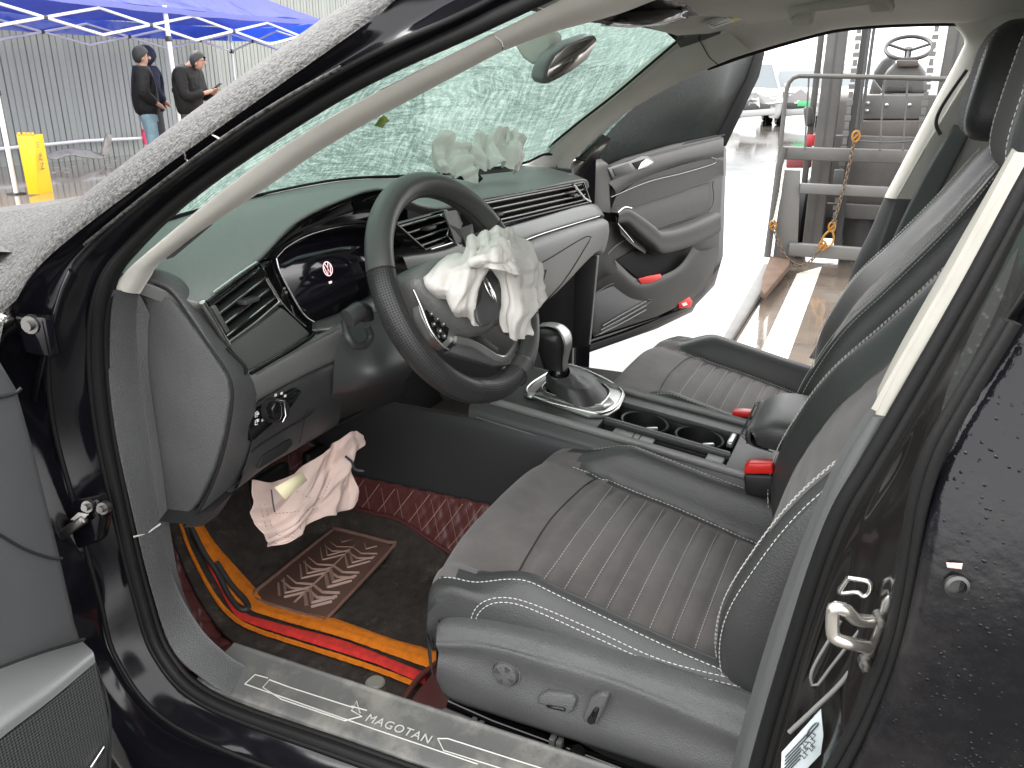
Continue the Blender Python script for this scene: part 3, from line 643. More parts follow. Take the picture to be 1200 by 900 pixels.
# driver's visor: glossy clear-wrapped edge hanging at the header
M['wrap'] = mat('clear_wrapped_vinyl', (.16, .155, .15), .12, coat=1.0, bump=(30, .5, 'noise', .01))
dv = [KL([(694, 21), (730, 14), (770, 10), (805, 12)], X=[.02, .12, .2, .28]), KL([(712, 27), (742, 29), (775, 24), (800, 17)], X=[.02, .12, .2, .28]), KL([(704, 29), (740, 30), (778, 27), (806, 20)], X=[.06, .16, .24, .32])]
grid('sun_visor', dv, M['wrap'], car, nu=20, nv=4, thick=.006)

# rear view mirror: sensor housing, ball stem, head with its glass
mc = K(668, 69, X=.02)
hs_ = KL([(602, 52), (612, 68), (622, 75), (636, 76), (643, 70), (646, 40), (640, 34)], X=0.0)
mh = prism('mirror_housing', hs_, (.06, .0, .0), M['trim_light'] if 'trim_light' in M else M['beige'], car, bevel=.012, seg=3)
mirror_px = [(634, 93), (637, 80), (646, 65), (662, 52), (690, 42), (698, 41), (701, 47), (697, 55), (688, 70), (668, 85), (645, 98), (638, 99)]
mp = KL(mirror_px, N=((.02, .55, 1.23), Vector((-.45, -.88, -.12))))
M['mirror_case'] = mat('mirror_case_plastic', (.20, .21, .205), .4)
mir = MB().prism(mp, (.015, .028, .004)).build('rear_view_mirror', M['mirror_case'], car, bevel=.005)
mcen = sum(mp, Vector())/len(mp)
gp = [mcen+(p-mcen)*.86+Vector((-.0009, -.0018, 0))*2 for p in mp]
M['mirror_glass'] = mat('mirror_glass', (.50, .47, .44), .22, .9)
mesh('mirror_glass', gp, [tuple(range(len(gp)))], M['mirror_glass'], mir, thick=.001)
tube('mirror_stem', [K(638, 62, X=.03)+Vector((0, .02, 0)), K(645, 62, X=.03)+Vector((0, .015, 0)), mcen+Vector((.01, .03, .0))], .011, M['black'], mir, n=10)

# ---------------------------------------------------------------- dashboard
D0 = [Vector((-.74, .93, .965))]+[p+Vector((0, -.004, -.004)) for p in base_r[4:-6:5]]+[K(650, 190, X=.72), K(664, 200, X=.755)]
D0 = cr(D0, 12)
# rear edge of the soft top, along the vents and the hood over the dials
D1px = [(164, 330, -.735), (200, 343, -.72), (236, 356, -.685)]
D1 = [K(164, 331, X=-.735), K(200, 344, X=-.72), K(238, 354, Y=.792), K(300, 307, Y=.792), K(345, 262, Y=.80), K(395, 236, Y=.80), K(447, 221, Y=.80), K(490, 240, Y=.79), K(520, 243, Y=.775), K(562, 233, Y=.76), K(625, 222, Y=.745), K(683, 211, Y=.735), K(690, 219, X=.70)]
D0r, D1r = cr(D0, 40), cr(D1, 40)
def dashbump(p, n, u, v): return p
top_rows = [D0r, mid(D0r, D1r, .3, (0, 0, .003)), mid(D0r, D1r, .7, (0, 0, .006)), mid(D0r, D1r, .94, (0, 0, .003)), D1r, [p+Vector((0, .012, -.014)) for p in D1r]]
dash = grid('dashboard', top_rows, M['dash'], car, nu=100, nv=5)
# near end: padded edge, end panel
e1 = KL([(163, 332), (176, 322), (205, 320)], X=[-.745, -.735, -.70])
EP = [(161, 342), (176, 338), (196, 346), (222, 380), (245, 412), (265, 442), (269, 465), (262, 510), (250, 550), (232, 588), (214, 611), (192, 612), (184, 570), (176, 520), (168, 460), (163, 400)]
epo = KL(EP, X=-.722)
prism('end_panel', epo, (.02, 0, 0), M['trim_grey'], dash, bevel=.004)
# padded roll round the end panel, from the top edge down the face
ra = KL([(164, 333), (178, 333), (200, 342), (226, 376), (248, 408), (269, 440), (273, 468), (266, 514), (254, 556), (236, 594), (216, 616)], X=-.722)
rb = KL([(180, 316), (196, 320), (216, 332), (240, 362), (264, 402), (290, 437), (300, 470), (292, 530), (276, 570), (258, 600), (238, 616)], X=[-.71, -.70, -.692, -.684, -.676, -.664, -.655, -.655, -.655, -.655, -.655])
grid('end_roll', [[p+Vector((.012, .012, -.002)) for p in ra], ra, mid(ra, rb, .25, (-.010, -.006, .004)), mid(ra, rb, .6, (-.008, -.006, .004)), rb, [p+Vector((.02, .02, -.004)) for p in rb]], M['trim_grey'], dash, nu=60, nv=4)
tube('panel_gap', [p+Vector((-.002, -.001, 0)) for p in cr(ra, 40)], .0018, M['void'], dash)
# gap line at the corner of the strip
tube('panel_gap', KL([(268, 441), (280, 440), (288, 437), (286, 428), (266, 408)], X=[-.70, -.69, -.674, -.676, -.69]), .0022, M['void'], dash, res=20)

# face below the vents: trim strip, knee bolster, lower dash
def face(name, upper, lower, m, nu=30, nv=4, bulge=.006, par=dash, roll=.012):
    c = mid(upper, lower, .12, (0, -bulge*.8, 0)); d = mid(upper, lower, .5, (0, -bulge, 0)); e = mid(upper, lower, .88, (0, -bulge*.8, 0))
    return grid(name, [[p+Vector((0, roll, 0)) for p in upper], upper, c, d, e, lower, [p+Vector((0, roll, 0)) for p in lower]], m, par, nu=nu, nv=nv)
su = KL([(266, 405), (300, 380), (330, 357), (362, 383), (400, 365)], Y=[.785, .785, .79, .782, .78])
strip_up = KL([(265, 404), (296, 384), (329, 361)], Y=.787); strip_lo = KL([(290, 435), (325, 416), (362, 392)], Y=.778)
face('trim_strip', strip_up, strip_lo, M['strip'], bulge=.004)
tube('trim_line', [p+Vector((0, -.004, 0)) for p in KL([(291, 437), (325, 418), (361, 395), (366, 388)], Y=.777)], .0028, M['gloss_black'], dash, res=20)
lu = KL([(290, 440), (325, 421), (363, 398), (400, 380), (437, 352), (470, 340)], Y=.775); ll = KL([(298, 472), (326, 455), (361, 437), (398, 420), (432, 400), (470, 385)], Y=.780)
face('knee_panel', lu, ll, M['dash'], bulge=.008)
tube('pale_edge', [p+Vector((0, -.006, 0)) for p in KL([(297, 437), (325, 420), (361, 401), (395, 384)], Y=.774)], .0012, M['strip'], dash, res=20)
mu = KL([(298, 472), (326, 455), (361, 437), (395, 422)], Y=.782); ml = KL([(272, 577), (310, 548), (350, 525), (392, 500)], Y=[.80, .805, .815, .83])
face('lower_panel', mu, ml, M['hard'], bulge=.012, nu=24)
bu = KL([(236, 617), (272, 578), (310, 549), (350, 526), (396, 498), (445, 470)], Y=[.81, .80, .805, .815, .83, .84]); bl = [p+Vector((0, .25, -.03)) for p in bu]
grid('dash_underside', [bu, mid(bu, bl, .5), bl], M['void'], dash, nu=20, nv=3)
# light switch
lp = KL([(290, 495), (303, 481), (350, 455), (354, 459), (340, 480), (296, 518)], Y=.765)
lsw = prism('light_switch', lp, (0, .012, 0), M['gloss_black'], car, bevel=.002)
kc = K(324, 481, Y=.75)
MB().lathe([(0, .012), (.014, .012), (.017, .008), (.0185, -.012)], kc, (0, -1, .1), 20).build('knob', M['black'], lsw)
prism('knob_grip', KL([(319, 480), (324, 470), (332, 471), (334, 486), (331, 495), (322, 491)], Y=.735), (0, .012, 0), M['gloss_black'], lsw, bevel=.002)
tube('knob_edge', KL([(324, 469), (333, 470), (335, 487), (331, 495)], Y=.733), .0012, M['chrome'], lsw)
for (x, y) in ((302, 485), (302, 493), (308, 481), (308, 492), (323, 463), (330, 461), (334, 464)): box('switch_symbol', K(x, y, Y=.7635), (.0045, .001, .0035), M['white'], lsw, bevel=0)
for yy in (0, 9): tube('switch_outline', KL([(302, 482+yy), (299, 484+yy), (299, 489+yy), (302, 488+yy)], Y=.7632), .0006, M['white'], lsw, n=4)
# release handle pocket and bolster line
prism('pull_pocket', KL([(302, 549), (309, 534), (342, 514), (344, 520), (336, 530), (305, 549)], Y=.782), (0, .006, 0), M['void'], car, bevel=.002)
tube('panel_gap', [p+Vector((0, -.011, 0)) for p in KL([(288, 528), (296, 521), (330, 500), (354, 486), (362, 478)], Y=.79)], .0014, M['void'], dash, res=16)
tube('panel_gap', [p+Vector((0, -.011, 0)) for p in KL([(355, 478), (350, 492), (344, 518)], Y=.79)], .0010, M['void'], dash, res=16)

# air vents
def vent(quad_px, Y, nsl, frame_m, off_px=None, tabs=()):
    c = KL(quad_px, Y=Y)            # corners: top left, top right, bottom right, bottom left
    vo = MB()
    fw = .0022
    for i in range(4): vo.tube([c[i]+Vector((0, -.004, 0)), c[(i+1) % 4]+Vector((0, -.004, 0))], fw, n=6)
    o = vo.build('air_vent', frame_m, car)
    cc_ = sum(c, Vector())/4; bk = [cc_+(p-cc_)*.8+Vector((0, .045, -.006)) for p in c]
    mesh('vent_back', c+bk, [(4, 5, 6, 7), (0, 1, 5, 4), (1, 2, 6, 5), (2, 3, 7, 6), (3, 0, 4, 7)], M['void'], o, smooth=False)
    for k in range(nsl):
        t = (k+.55)/nsl
        a = c[0].lerp(c[3], t); b = c[1].lerp(c[2], t)
        a = a.lerp(b, .02); b2 = b.lerp(a, .02)
        u = (b2-a).normalized(); w = Vector((0, .022, -.003)); hh = Vector((0, 0, .0022))
        s = MB().prism([a+hh, a-hh, a-hh+w, a+hh+w], b2-a); so = s.build('slat', M['hard'], o, bevel=.0008)
        tube('slat_edge', [a+Vector((0, -.0012, .0016)), b2+Vector((0, -.0012, .0016))], .0012, M['chrome'], o, n=5)
    for (x, y, w_) in tabs: box('vent_tab', K(x, y, Y=Y-.006), (w_, .016, .007), M['hard'], o, bevel=.002, rot=Matrix.Rotation(0.0, 3, 'X'))
    return o
v1 = vent([(240, 354), (300, 309), (328, 352), (266, 402)], .792, 4, M['gloss_black'], tabs=[(291, 352, .03)])
tube('vent_trim', KL([(237, 354), (266, 403), (268, 405)], Y=.782), .0042, M['chrome'], v1); tube('vent_trim', KL([(267, 402), (300, 378), (328, 354)], Y=.784), .0030, M['chrome'], v1)
tube('vent_trim', KL([(250, 344), (280, 322), (301, 308)], Y=.784), .0028, M['chrome'], v1); tube('vent_trim', KL([(312, 326), (326, 350), (330, 356)], Y=.784), .0022, M['chrome'], v1)
prism('vent_wheel', KL([(249, 360), (253, 357), (270, 388), (266, 391)], Y=.781), (0, .008, 0), M['strip'], v1, bevel=.0015)
vc = vent([(462, 262), (520, 246), (544, 274), (496, 292)], .775, 4, M['gloss_black'], tabs=[(502, 267, .035)])
# damaged middle of the vent: torn housing
M['torn'] = mat('torn_grey_plastic', (.16, .16, .155), .45)
for pts in ([(515, 248), (528, 246), (540, 262), (532, 268), (540, 282), (530, 286), (518, 262)], [(535, 268), (546, 262), (552, 278), (548, 290), (540, 288)]):
    mesh('torn_piece', [p+Vector((0, random.uniform(-.012, .004), 0)) for p in KL(pts, Y=.765)], [tuple(range(len(pts)))], M['torn'], vc, smooth=False, thick=.003)
for q in ([(517, 252), (528, 262), (524, 276), (538, 288)], [(524, 248), (536, 256), (541, 268)], [(505, 292), (530, 284), (546, 276)]):
    tube('torn_edge', KL(q, Y=.76), .0018, M['chrome'], vc, res=12)
vp = vent([(560, 236), (682, 213), (690, 236), (575, 264)], .742, 4, M['gloss_black'], tabs=[(672, 229, .03), (583, 251, .03)])
tube('vent_trim', KL([(672, 216), (685, 232), (692, 236)], Y=.735), .003, M['chrome'], vp)
# instrument binnacle: black cowl, bezel, screen with start-up emblem
M['screen'] = mat('instrument_screen', (.010, .009, .014), .12, coat=1.0)
M['logo_lit'] = mat('lit_screen_emblem', (.8, .6, .6), .4, emit=((1.0, .62, .66), .32))
cow_o = KL([(300, 310), (318, 288), (345, 264), (395, 238), (447, 223), (480, 232)], Y=.798)
cow_i = KL([(322, 300), (335, 287), (360, 274), (400, 265), (440, 262), (480, 268)], Y=.815)
ins = grid('instrument_cowl', [cow_o, mid(cow_o, cow_i, .15, (0, .004, 0)), mid(cow_o, cow_i, .6, (0, .004, 0)), cow_i, [p+Vector((0, .03, 0)) for p in cow_i]], M['gloss_black'], car, nu=40, nv=4)
scr_px = [(320, 303), (335, 291), (360, 278), (400, 269), (438, 266), (470, 272), (496, 300), (490, 322), (440, 342), (398, 366), (368, 377), (352, 370), (330, 330)]
sp = KL(scr_px, N=((-.38, .835, .9), Vector((0, -1, .25))))
mesh('instrument_screen', sp, [tuple(range(len(sp)))], M['screen'], ins, thick=.003)
tube('bezel', [p+Vector((0, -.006, .001)) for p in KL([(320, 302), (333, 289), (360, 275), (400, 265), (440, 262), (470, 268), (494, 290), (498, 302)], N=((-.38, .83, .9), Vector((0, -1, .25))))], .0018, M['chrome'], ins, res=40)
tube('bezel', [p+Vector((0, -.006, .001)) for p in KL([(320, 303), (324, 318), (336, 342), (352, 369), (366, 379)], N=((-.38, .83, .9), Vector((0, -1, .25))))], .0018, M['chrome'], ins, res=24)
grid('lower_bezel', [KL([(366, 379), (400, 366), (440, 344), (470, 332)], Y=.80), KL([(366, 388), (395, 384), (437, 352), (470, 340)], Y=.778)], M['strip'], ins, nu=14, nv=4, thick=.003)
grid('bezel_surround', [KL([(300, 311), (312, 330), (328, 356), (362, 388)], Y=.795), KL([(320, 303), (330, 330), (350, 370), (366, 379)], Y=.818)], M['gloss_black'], ins, nu=14, nv=4, thick=.003)
# screen emblem: letters V over W in a ring
Nn = Vector((0, -1, .25)).normalized(); ux = Vector((1, 0, 0)); uy = Nn.cross(ux)*-1
if uy.z < 0: uy = -uy
def emblem(name, c, ux, uy, r, m, par, th=.0012, n=None, lift=None):
    mb = MB(); mb.tube([c+ux*math.cos(a)*r+uy*math.sin(a)*r for a in [2*math.pi*i/28 for i in range(28)]], th, n=5, closed=True)
    k = r/1.0
    for pl in ([(-.42, .88), (0, .12), (.42, .88)], [(-.78, .55), (-.36, -.85), (0, -.02), (.36, -.85), (.78, .55)]):
        mb.tube([c+ux*a*k+uy*b*k for a, b in pl], th, n=5)
    return mb.build(name, m, par)
ec = K(384, 315, N=((-.38, .832, .9), Vector((0, -1, .25))))
emblem('emblem', ec, ux, uy, .0115, M['logo_lit'], ins, .0010)
box('status_text', K(387, 331, N=((-.38, .832, .9), Vector((0, -1, .25)))), (.008, .001, .004), M['logo_lit'], ins, bevel=0)
# small reflections of the cabin on the screen come from the renderer
# passenger side of the dash
pu = KL([(470, 300), (520, 292), (560, 275), (625, 256), (690, 239), (702, 244)], Y=[.775, .765, .758, .748, .735, .75]); pl_ = KL([(480, 330), (540, 318), (612, 282), (640, 271), (702, 253), (706, 256)], Y=[.77, .755, .742, .735, .725, .745])
face('trim_strip', pu, pl_, M['strip'], bulge=.005, nu=30)
tube('trim_line', [p+Vector((0, -.002, .0)) for p in KL([(613, 282), (640, 272), (702, 253)], Y=[.741, .735, .722])], .0015, M['chrome'], dash, res=14)
gu = KL([(480, 332), (540, 320), (612, 285), (640, 274), (702, 256), (708, 262)], Y=[.775, .757, .745, .737, .728, .76]); gl_ = KL([(500, 400), (560, 390), (620, 360), (645, 348), (690, 300), (700, 300)], Y=[.80, .78, .76, .75, .75, .79])
glo = face('glovebox', gu, gl_, M['dash'], bulge=.022, nu=40, par=car)
gt = bvh(glo)
for ln in ([(628, 310), (640, 305), (690, 276), (682, 296), (660, 330), (640, 352)],):
    P = [hit(gt, a.x, a.y, .0006) for a in cr([Vector((x, y, 0)) for x, y in ln], 30)]; P = [p for p in P if p]
    if len(P) > 2: tube('lid_gap', P, .0014, M['void'], glo)
prism('lid_latch', KL([(634, 321), (641, 316), (638, 328), (634, 334)], Y=.722), (0, .01, 0), M['void'], glo, bevel=.001)
# lower face in shadow: centre stack side, passenger footwell
grid('centre_stack', [KL([(470, 345), (520, 335), (560, 330)], Y=.76), KL([(500, 430), (560, 420), (620, 390)], Y=[.78, .76, .74]), KL([(520, 470), (580, 460), (640, 440)], Y=[.80, .78, .76])], M['hard'], car, nu=14, nv=4)
prism('footwell_trim', KL([(690, 300), (666, 330), (660, 410), (690, 405), (700, 300)], X=.74), (.02, 0, 0), M['hard'], car)

# steering column shroud, stalk, pedals area
cs = [[K(400, 380, Y=.775), K(430, 368, Y=.765), K(470, 360, Y=.755)], [K(392, 420, Y=.77), K(440, 420, Y=.70), K(490, 412, Y=.69)], [K(390, 455, Y=.77), K(440, 448, Y=.70), K(480, 440, Y=.70)], [K(388, 470, Y=.80), K(440, 462, Y=.77), K(475, 446, Y=.76)], [K(392, 500, Y=.86), K(440, 480, Y=.86), K(475, 465, Y=.86)]]
col_ = grid('steering_column', cs, M['hard'], car, nu=18, nv=5)
sk = MB().tube(KL([(410, 372), (418, 362), (428, 364), (430, 374)], Y=[.72, .70, .69, .69]), .011, n=10, res=14).build('stalk', M['black'], car)
MB().lathe([(0, .014), (.012, .013), (.0145, .006), (.0145, -.014), (0, -.016)], K(416, 368, Y=.69), (.9, -.3, .3), 16).build('stalk_grip', M['hard'], sk)
loop = KL([(404, 376), (408, 395), (417, 405), (428, 404), (434, 394), (430, 382)], Y=[.72, .705, .70, .70, .70, .70])
tube('stalk_loop', loop, .006, M['hard'], sk, res=30)
# ---------------------------------------------------------------- steering wheel with burst airbag
WC = Vector((-.372, .5905, .8943)); wa, wb = math.radians(26.5), math.radians(-6.05)
Wn = Vector((math.sin(wb)*math.cos(wa), -math.cos(wb)*math.cos(wa), math.sin(wa))); Wu = Vector((math.cos(wb), math.sin(wb), 0)); Wv = Wn.cross(Wu)
def wp(x, y, z=0): return WC+Wu*x+Wv*y+Wn*z
def wk(pts, off=0.0):
    if not isinstance(off, (list, tuple)): off = [off]*len(pts)
    return [K(x, y, N=(WC+Wn*o, Wn)) for (x, y), o in zip(pts, off)]
M['perf'] = mat('perforated_wheel_leather', (0.030, 0.031, 0.031), 0.36)
def perf_nodes(m, s, depth=.0012):
    nt, b, N, Lk = nodes(m); tc = N('ShaderNodeTexCoord'); uv = N('ShaderNodeUVMap')
    mp = N('ShaderNodeVectorMath'); mp.operation = 'MULTIPLY'; mp.inputs[1].default_value = (s[0], s[1], 0); Lk(uv.outputs[0], mp.inputs[0])
    fr = N('ShaderNodeVectorMath'); fr.operation = 'FRACTION'; Lk(mp.outputs[0], fr.inputs[0])
    sb = N('ShaderNodeVectorMath'); sb.operation = 'DISTANCE'; sb.inputs[1].default_value = (.5, .5, 0); Lk(fr.outputs[0], sb.inputs[0])
    r = N('ShaderNodeMapRange'); r.inputs['From Min'].default_value = .2; r.inputs['From Max'].default_value = .34; Lk(sb.outputs['Value'], r.inputs['Value'])
    bp = N('ShaderNodeBump'); bp.inputs['Strength'].default_value = 1; bp.inputs['Distance'].default_value = depth; Lk(r.outputs[0], bp.inputs['Height']); Lk(bp.outputs[0], b.inputs['Normal'])
    mx = N('ShaderNodeMix'); mx.data_type = 'RGBA'; mx.inputs['A'].default_value = (.006, .006, .006, 1); mx.inputs['B'].default_value = b.inputs['Base Color'].default_value; Lk(r.outputs[0], mx.inputs['Factor']); Lk(mx.outputs['Result'], b.inputs['Base Color'])
perf_nodes(M['perf'], (1, 1))
def rim_section(a0, a1, m, name, par, n=60, perf=False):
    R = .1685; vs = []; uv = []; k = 20
    for i in range(n+1):
        a = math.radians(a0+(a1-a0)*i/n)
        # flat-bottomed rim
        rr = R
        if math.sin(a) < -.9: rr = R*.985
        for j in range(k):
            t = 2*math.pi*j/k
            tx = math.cos(t)*.0195; tz = math.sin(t)*.0215
            vs.append(wp(math.cos(a)*(rr+tx), math.sin(a)*(rr+tx), tz))
    fs = [(i*k+j, i*k+(j+1) % k, (i+1)*k+(j+1) % k, (i+1)*k+j) for i in range(n) for j in range(k)]
    me = bpy.data.meshes.new(name); me.from_pydata([tuple(v) for v in vs], [], fs); me.update()
    for p in me.polygons: p.use_smooth = True
    if perf:
        ul = me.uv_layers.new(name='UVMap'); L = abs(math.radians(a1-a0))*R/.0034; Cc = 2*math.pi*.018/.0034
        for p in me.polygons:
            i, j = divmod(p.index, k)
            for li, (di, dj) in zip(p.loop_indices, ((0, 0), (0, 1), (1, 1), (1, 0))): ul.data[li].uv = ((i+di)/n*L, (j+dj)/k*Cc)
    return link(name, me, par, m)
wheel = rim_section(152, 370+0, M['wheel_leather'], 'steering_wheel', car, perf=False, n=2)
bpy.data.objects.remove(wheel)
wheel = MB().lathe([(0, .0), (.045, .0), (.05, -.02), (.06, -.06), (.06, -.10), (0, -.10)], WC, Wn, 24).build('steering_wheel', M['rim_foam'], car)
rim_section(28, 160, M['wheel_leather'], 'rim_grip', wheel)
rim_section(160, 285, M['perf'], 'rim_grip', wheel, perf=True)
rim_section(285, 330, M['wheel_leather'], 'rim_grip', wheel)
rim_section(330, 388, M['perf'], 'rim_grip', wheel, perf=True)
for a in (28, 160, 285, 330):
    a = math.radians(a)
    tube('rim_seam', [wp(math.cos(a)*(.1685+math.cos(t)*.0196), math.sin(a)*(.1685+math.cos(t)*.0196), math.sin(t)*.0216) for t in [2*math.pi*i/20 for i in range(20)]], .0011, M['thread_dark'], wheel, n=5, closed=True)
# inner sewn edge of the rim
tube('rim_seam', [wp(math.cos(t)*.1493, math.sin(t)*.1493, .003) for t in [2*math.pi*i/90 for i in range(90)]], .0012, M['thread_dark'], wheel, n=5, closed=True)
# hub pad, spokes
pad_px = [(477, 326), (486, 314), (505, 301), (535, 296), (575, 300), (602, 322), (604, 352), (592, 376), (572, 392), (556, 396), (540, 389), (515, 372), (492, 348)]
pad = wk(pad_px, .018); padc = sum(pad, Vector())/len(pad)
pb = [p-Wn*.05 for p in pad]; pf_ = [padc+(p-padc)*.86+Wn*.016 for p in pad]; pg = [padc+(p-padc)*.5+Wn*.022 for p in pad]
npd = len(pad)
pv = pb+pad+pf_+pg+[padc+Wn*.024]
pf = [(r*npd+i, r*npd+(i+1) % npd, (r+1)*npd+(i+1) % npd, (r+1)*npd+i) for r in range(3) for i in range(npd)]+[(3*npd+i, 3*npd+(i+1) % npd, 4*npd) for i in range(npd)]
mesh('hub_pad', pv, pf, M['dash'], wheel, sub=2)
# left spoke, button pad with keys
sp_ = wk([(487, 336), (498, 350), (512, 362), (538, 388), (532, 400), (524, 408), (508, 396), (494, 368)], .006)
MB().prism(sp_, Wn*-.02).build('spoke', M['silver_trim'], wheel, bevel=.004)
bp_ = wk([(497, 364), (503, 361), (520, 371), (527, 383), (524, 398), (519, 402), (505, 386)], .0085)
prism('button_pad', bp_, Wn*-.004, M['gloss_black'], wheel, bevel=.001)
for (x, y, w_) in ((505, 368, .006), (512, 374, .010), (519, 380, .008), (508, 380, .008), (515, 388, .010), (520, 394, .007)):
    c = wk([(x, y)], .0095)[0]; R = Matrix((Wu, Wv, Wn)).transposed()
    box('button', c, (w_, .007, .003), M['hard'], wheel, rot=R, bevel=.001); box('button_mark', c+Wn*.0017, (.003, .0025, .0006), M['white'], wheel, rot=R, bevel=0)
tube('spoke_edge', wk([(483, 336), (492, 356), (504, 386), (518, 405), (525, 410)], .012), .0022, M['chrome'], wheel, res=24)
# lower spoke: satin bracket curving to the right
lsp = wk([(533, 398), (556, 404), (586, 421), (598, 414), (604, 398), (600, 380), (590, 362)], .008)
mb = MB(); mb.tube(lsp, .0065, n=8, res=40, ry=.004); mb.build('spoke_edge', M['silver_trim'], wheel)
prism('spoke', wk([(536, 402), (556, 406), (588, 424), (604, 412), (609, 398), (608, 412), (598, 428), (580, 429), (552, 420), (527, 412)], .006), Wn*-.018, M['trim_grey'], wheel, bevel=.003)
prism('spoke_cover', wk([(553, 388), (566, 394), (586, 408), (584, 417), (566, 408), (552, 399)], .012), Wn*-.015, M['black'], wheel, bevel=.003)
prism('spoke', wk([(584, 352), (596, 366), (606, 396), (592, 388), (584, 375), (576, 384)], .004), Wn*-.01, M['silver_trim'], wheel, bevel=.003)
# right spoke and lower web to the rim
prism('spoke', [wp(.05, .03, -.01), wp(.165, .018, -.004), wp(.165, -.03, -.004), wp(.05, -.04, -.01)], Wn*-.02, M['trim_grey'], wheel, bevel=.004)
grid('spoke', [wk([(588, 424), (600, 420), (612, 402)], -.004), wk([(588, 440), (604, 432), (622, 402)], -.008), wk([(585, 452), (606, 444), (628, 405)], -.006)], M['wheel_leather'], wheel, nu=12, nv=4, thick=.012)
# emblem on the torn cover flap
fl_px = [(568, 318), (577, 316), (584, 322), (585, 350), (583, 366), (574, 380), (566, 383), (561, 376), (558, 362), (566, 348)]
flp = wk(fl_px, .078); prism('cover_flap', flp, Wn*-.006, M['hard'], wheel, bevel=.002)
ec = wk([(574, 339)], .0795)[0]
# the emblem seen on the flap, turned with the wheel
eu = (Wu*.30+Wn*.0-Wv*.06); ev = Wv*1.0+Wu*-.08
emblem('emblem', ec, eu*1.1, ev, .020, M['chrome'], wheel, .0010)

def fold(p, n, u, v, amp, sc, seed=0, ridge=.6):
    q = p*sc+Vector((seed*3.1, seed*1.7, seed*.7))
    a = 1-abs(noise.noise(q)*2.0); b = 1-abs(noise.noise(q*2.3+Vector((5, 2, 1)))*2)
    c = noise.noise(q*.6)
    return p+n*amp*(a*ridge+b*ridge*.38+c*.6-.5)
def rdg(x):
    f = x-math.floor(x); a = 1-abs(2*f-1); return a*a*(3-2*a)*.6+a*.4
def cloth(name, rows, m, par, nu=90, nv=22, amp=.010, sc=26, seed=0, dirf=None, thick=.0016, folds=((3.2, .5), (1.1, 2.2)), w=(1.0, .5)):
    """cloth sheet with sharp creases: warped ridges along the given (across, along) directions"""
    def d(p, n, u, v):
        q = p*6+Vector((seed*3.1, seed*1.7, seed*.7)); a = noise.noise(q)*1.1; b = noise.noise(q+Vector((9, 3, 4)))*1.1
        h = 0
        for k, (fu, fv) in enumerate(folds):
            x = fu*u+fv*v+(a if k % 2 == 0 else b)*w[0]+seed*.37
            h += (rdg(x)-.45)/(1+k*.45)
            h += (rdg(x*2.3+b*.9+k)-.45)*.24+(rdg(x*5.1-a*1.3+k*.3)-.45)*.05
        h += noise.noise(p*38+Vector((seed, 0, 0)))*.22*w[1]
        r = p+n*amp*h
        if dirf: r = r+n*dirf(u, v)
        return r
    return grid(name, rows, m, par, nu=nu, nv=nv, disp=d, thick=thick, off=0)
def wrow(pts): return [K(x, y, N=(WC+Wn*o, Wn)) for x, y, o in pts]
rA = [wrow([(517, 305, .03), (532, 298, .05), (547, 294, .07), (553, 277, .075), (575, 270, .08)]),
      wrow([(508, 314, .04), (525, 310, .075), (545, 305, .10), (558, 295, .11), (576, 288, .11)]),
      wrow([(500, 322, .045), (518, 325, .07), (535, 322, .085), (553, 316, .10), (574, 308, .10)]),
      wrow([(497, 326, .045), (515, 338, .065), (532, 343, .08), (548, 338, .088), (566, 330, .082)]),
      wrow([(500, 332, .044), (517, 350, .055), (533, 360, .065), (548, 360, .075), (560, 358, .072)]),
      wrow([(512, 344, .042), (530, 362, .045), (543, 372, .050), (553, 380, .055), (562, 383, .062)])]
ab = cloth('airbag', rA, M['airbag'], wheel, amp=.0085, seed=1, folds=((2.6, .2), (1.0, .8)))
rB = [wrow([(565, 272, .07), (585, 269, .08), (601, 266, .08), (618, 284, .06), (634, 318, .04)]),
      wrow([(562, 290, .11), (584, 286, .12), (604, 290, .11), (622, 306, .08), (637, 332, .05)]),
      wrow([(567, 310, .10), (588, 308, .115), (606, 314, .11), (622, 328, .08), (636, 345, .05)]),
      wrow([(580, 322, .085), (594, 326, .10), (608, 335, .095), (621, 348, .075), (632, 358, .05)]),
      wrow([(587, 345, .075), (597, 352, .085), (607, 360, .085), (616, 366, .07), (625, 370, .05)]),
      wrow([(588, 368, .06), (596, 376, .07), (606, 382, .07), (614, 384, .06), (622, 386, .05)]),
      wrow([(592, 388, .05), (598, 396, .055), (606, 399, .055), (613, 397, .05), (620, 391, .045)])]
cloth('airbag', rB, M['airbag'], wheel, amp=.011, seed=4, folds=((2.8, -.3), (.8, 1.6)))
rC = [wrow([(548, 296, .085), (560, 290, .11), (580, 284, .12), (600, 284, .115)]), wrow([(552, 306, .11), (566, 303, .13), (584, 302, .138), (604, 308, .125)]), wrow([(560, 317, .105), (571, 316, .125), (588, 317, .13), (612, 326, .11)])]
cloth('airbag', rC, M['airbag'], wheel, nu=60, nv=24, amp=.008, seed=7, folds=((1.0, 1.4), (2.2, .3)))

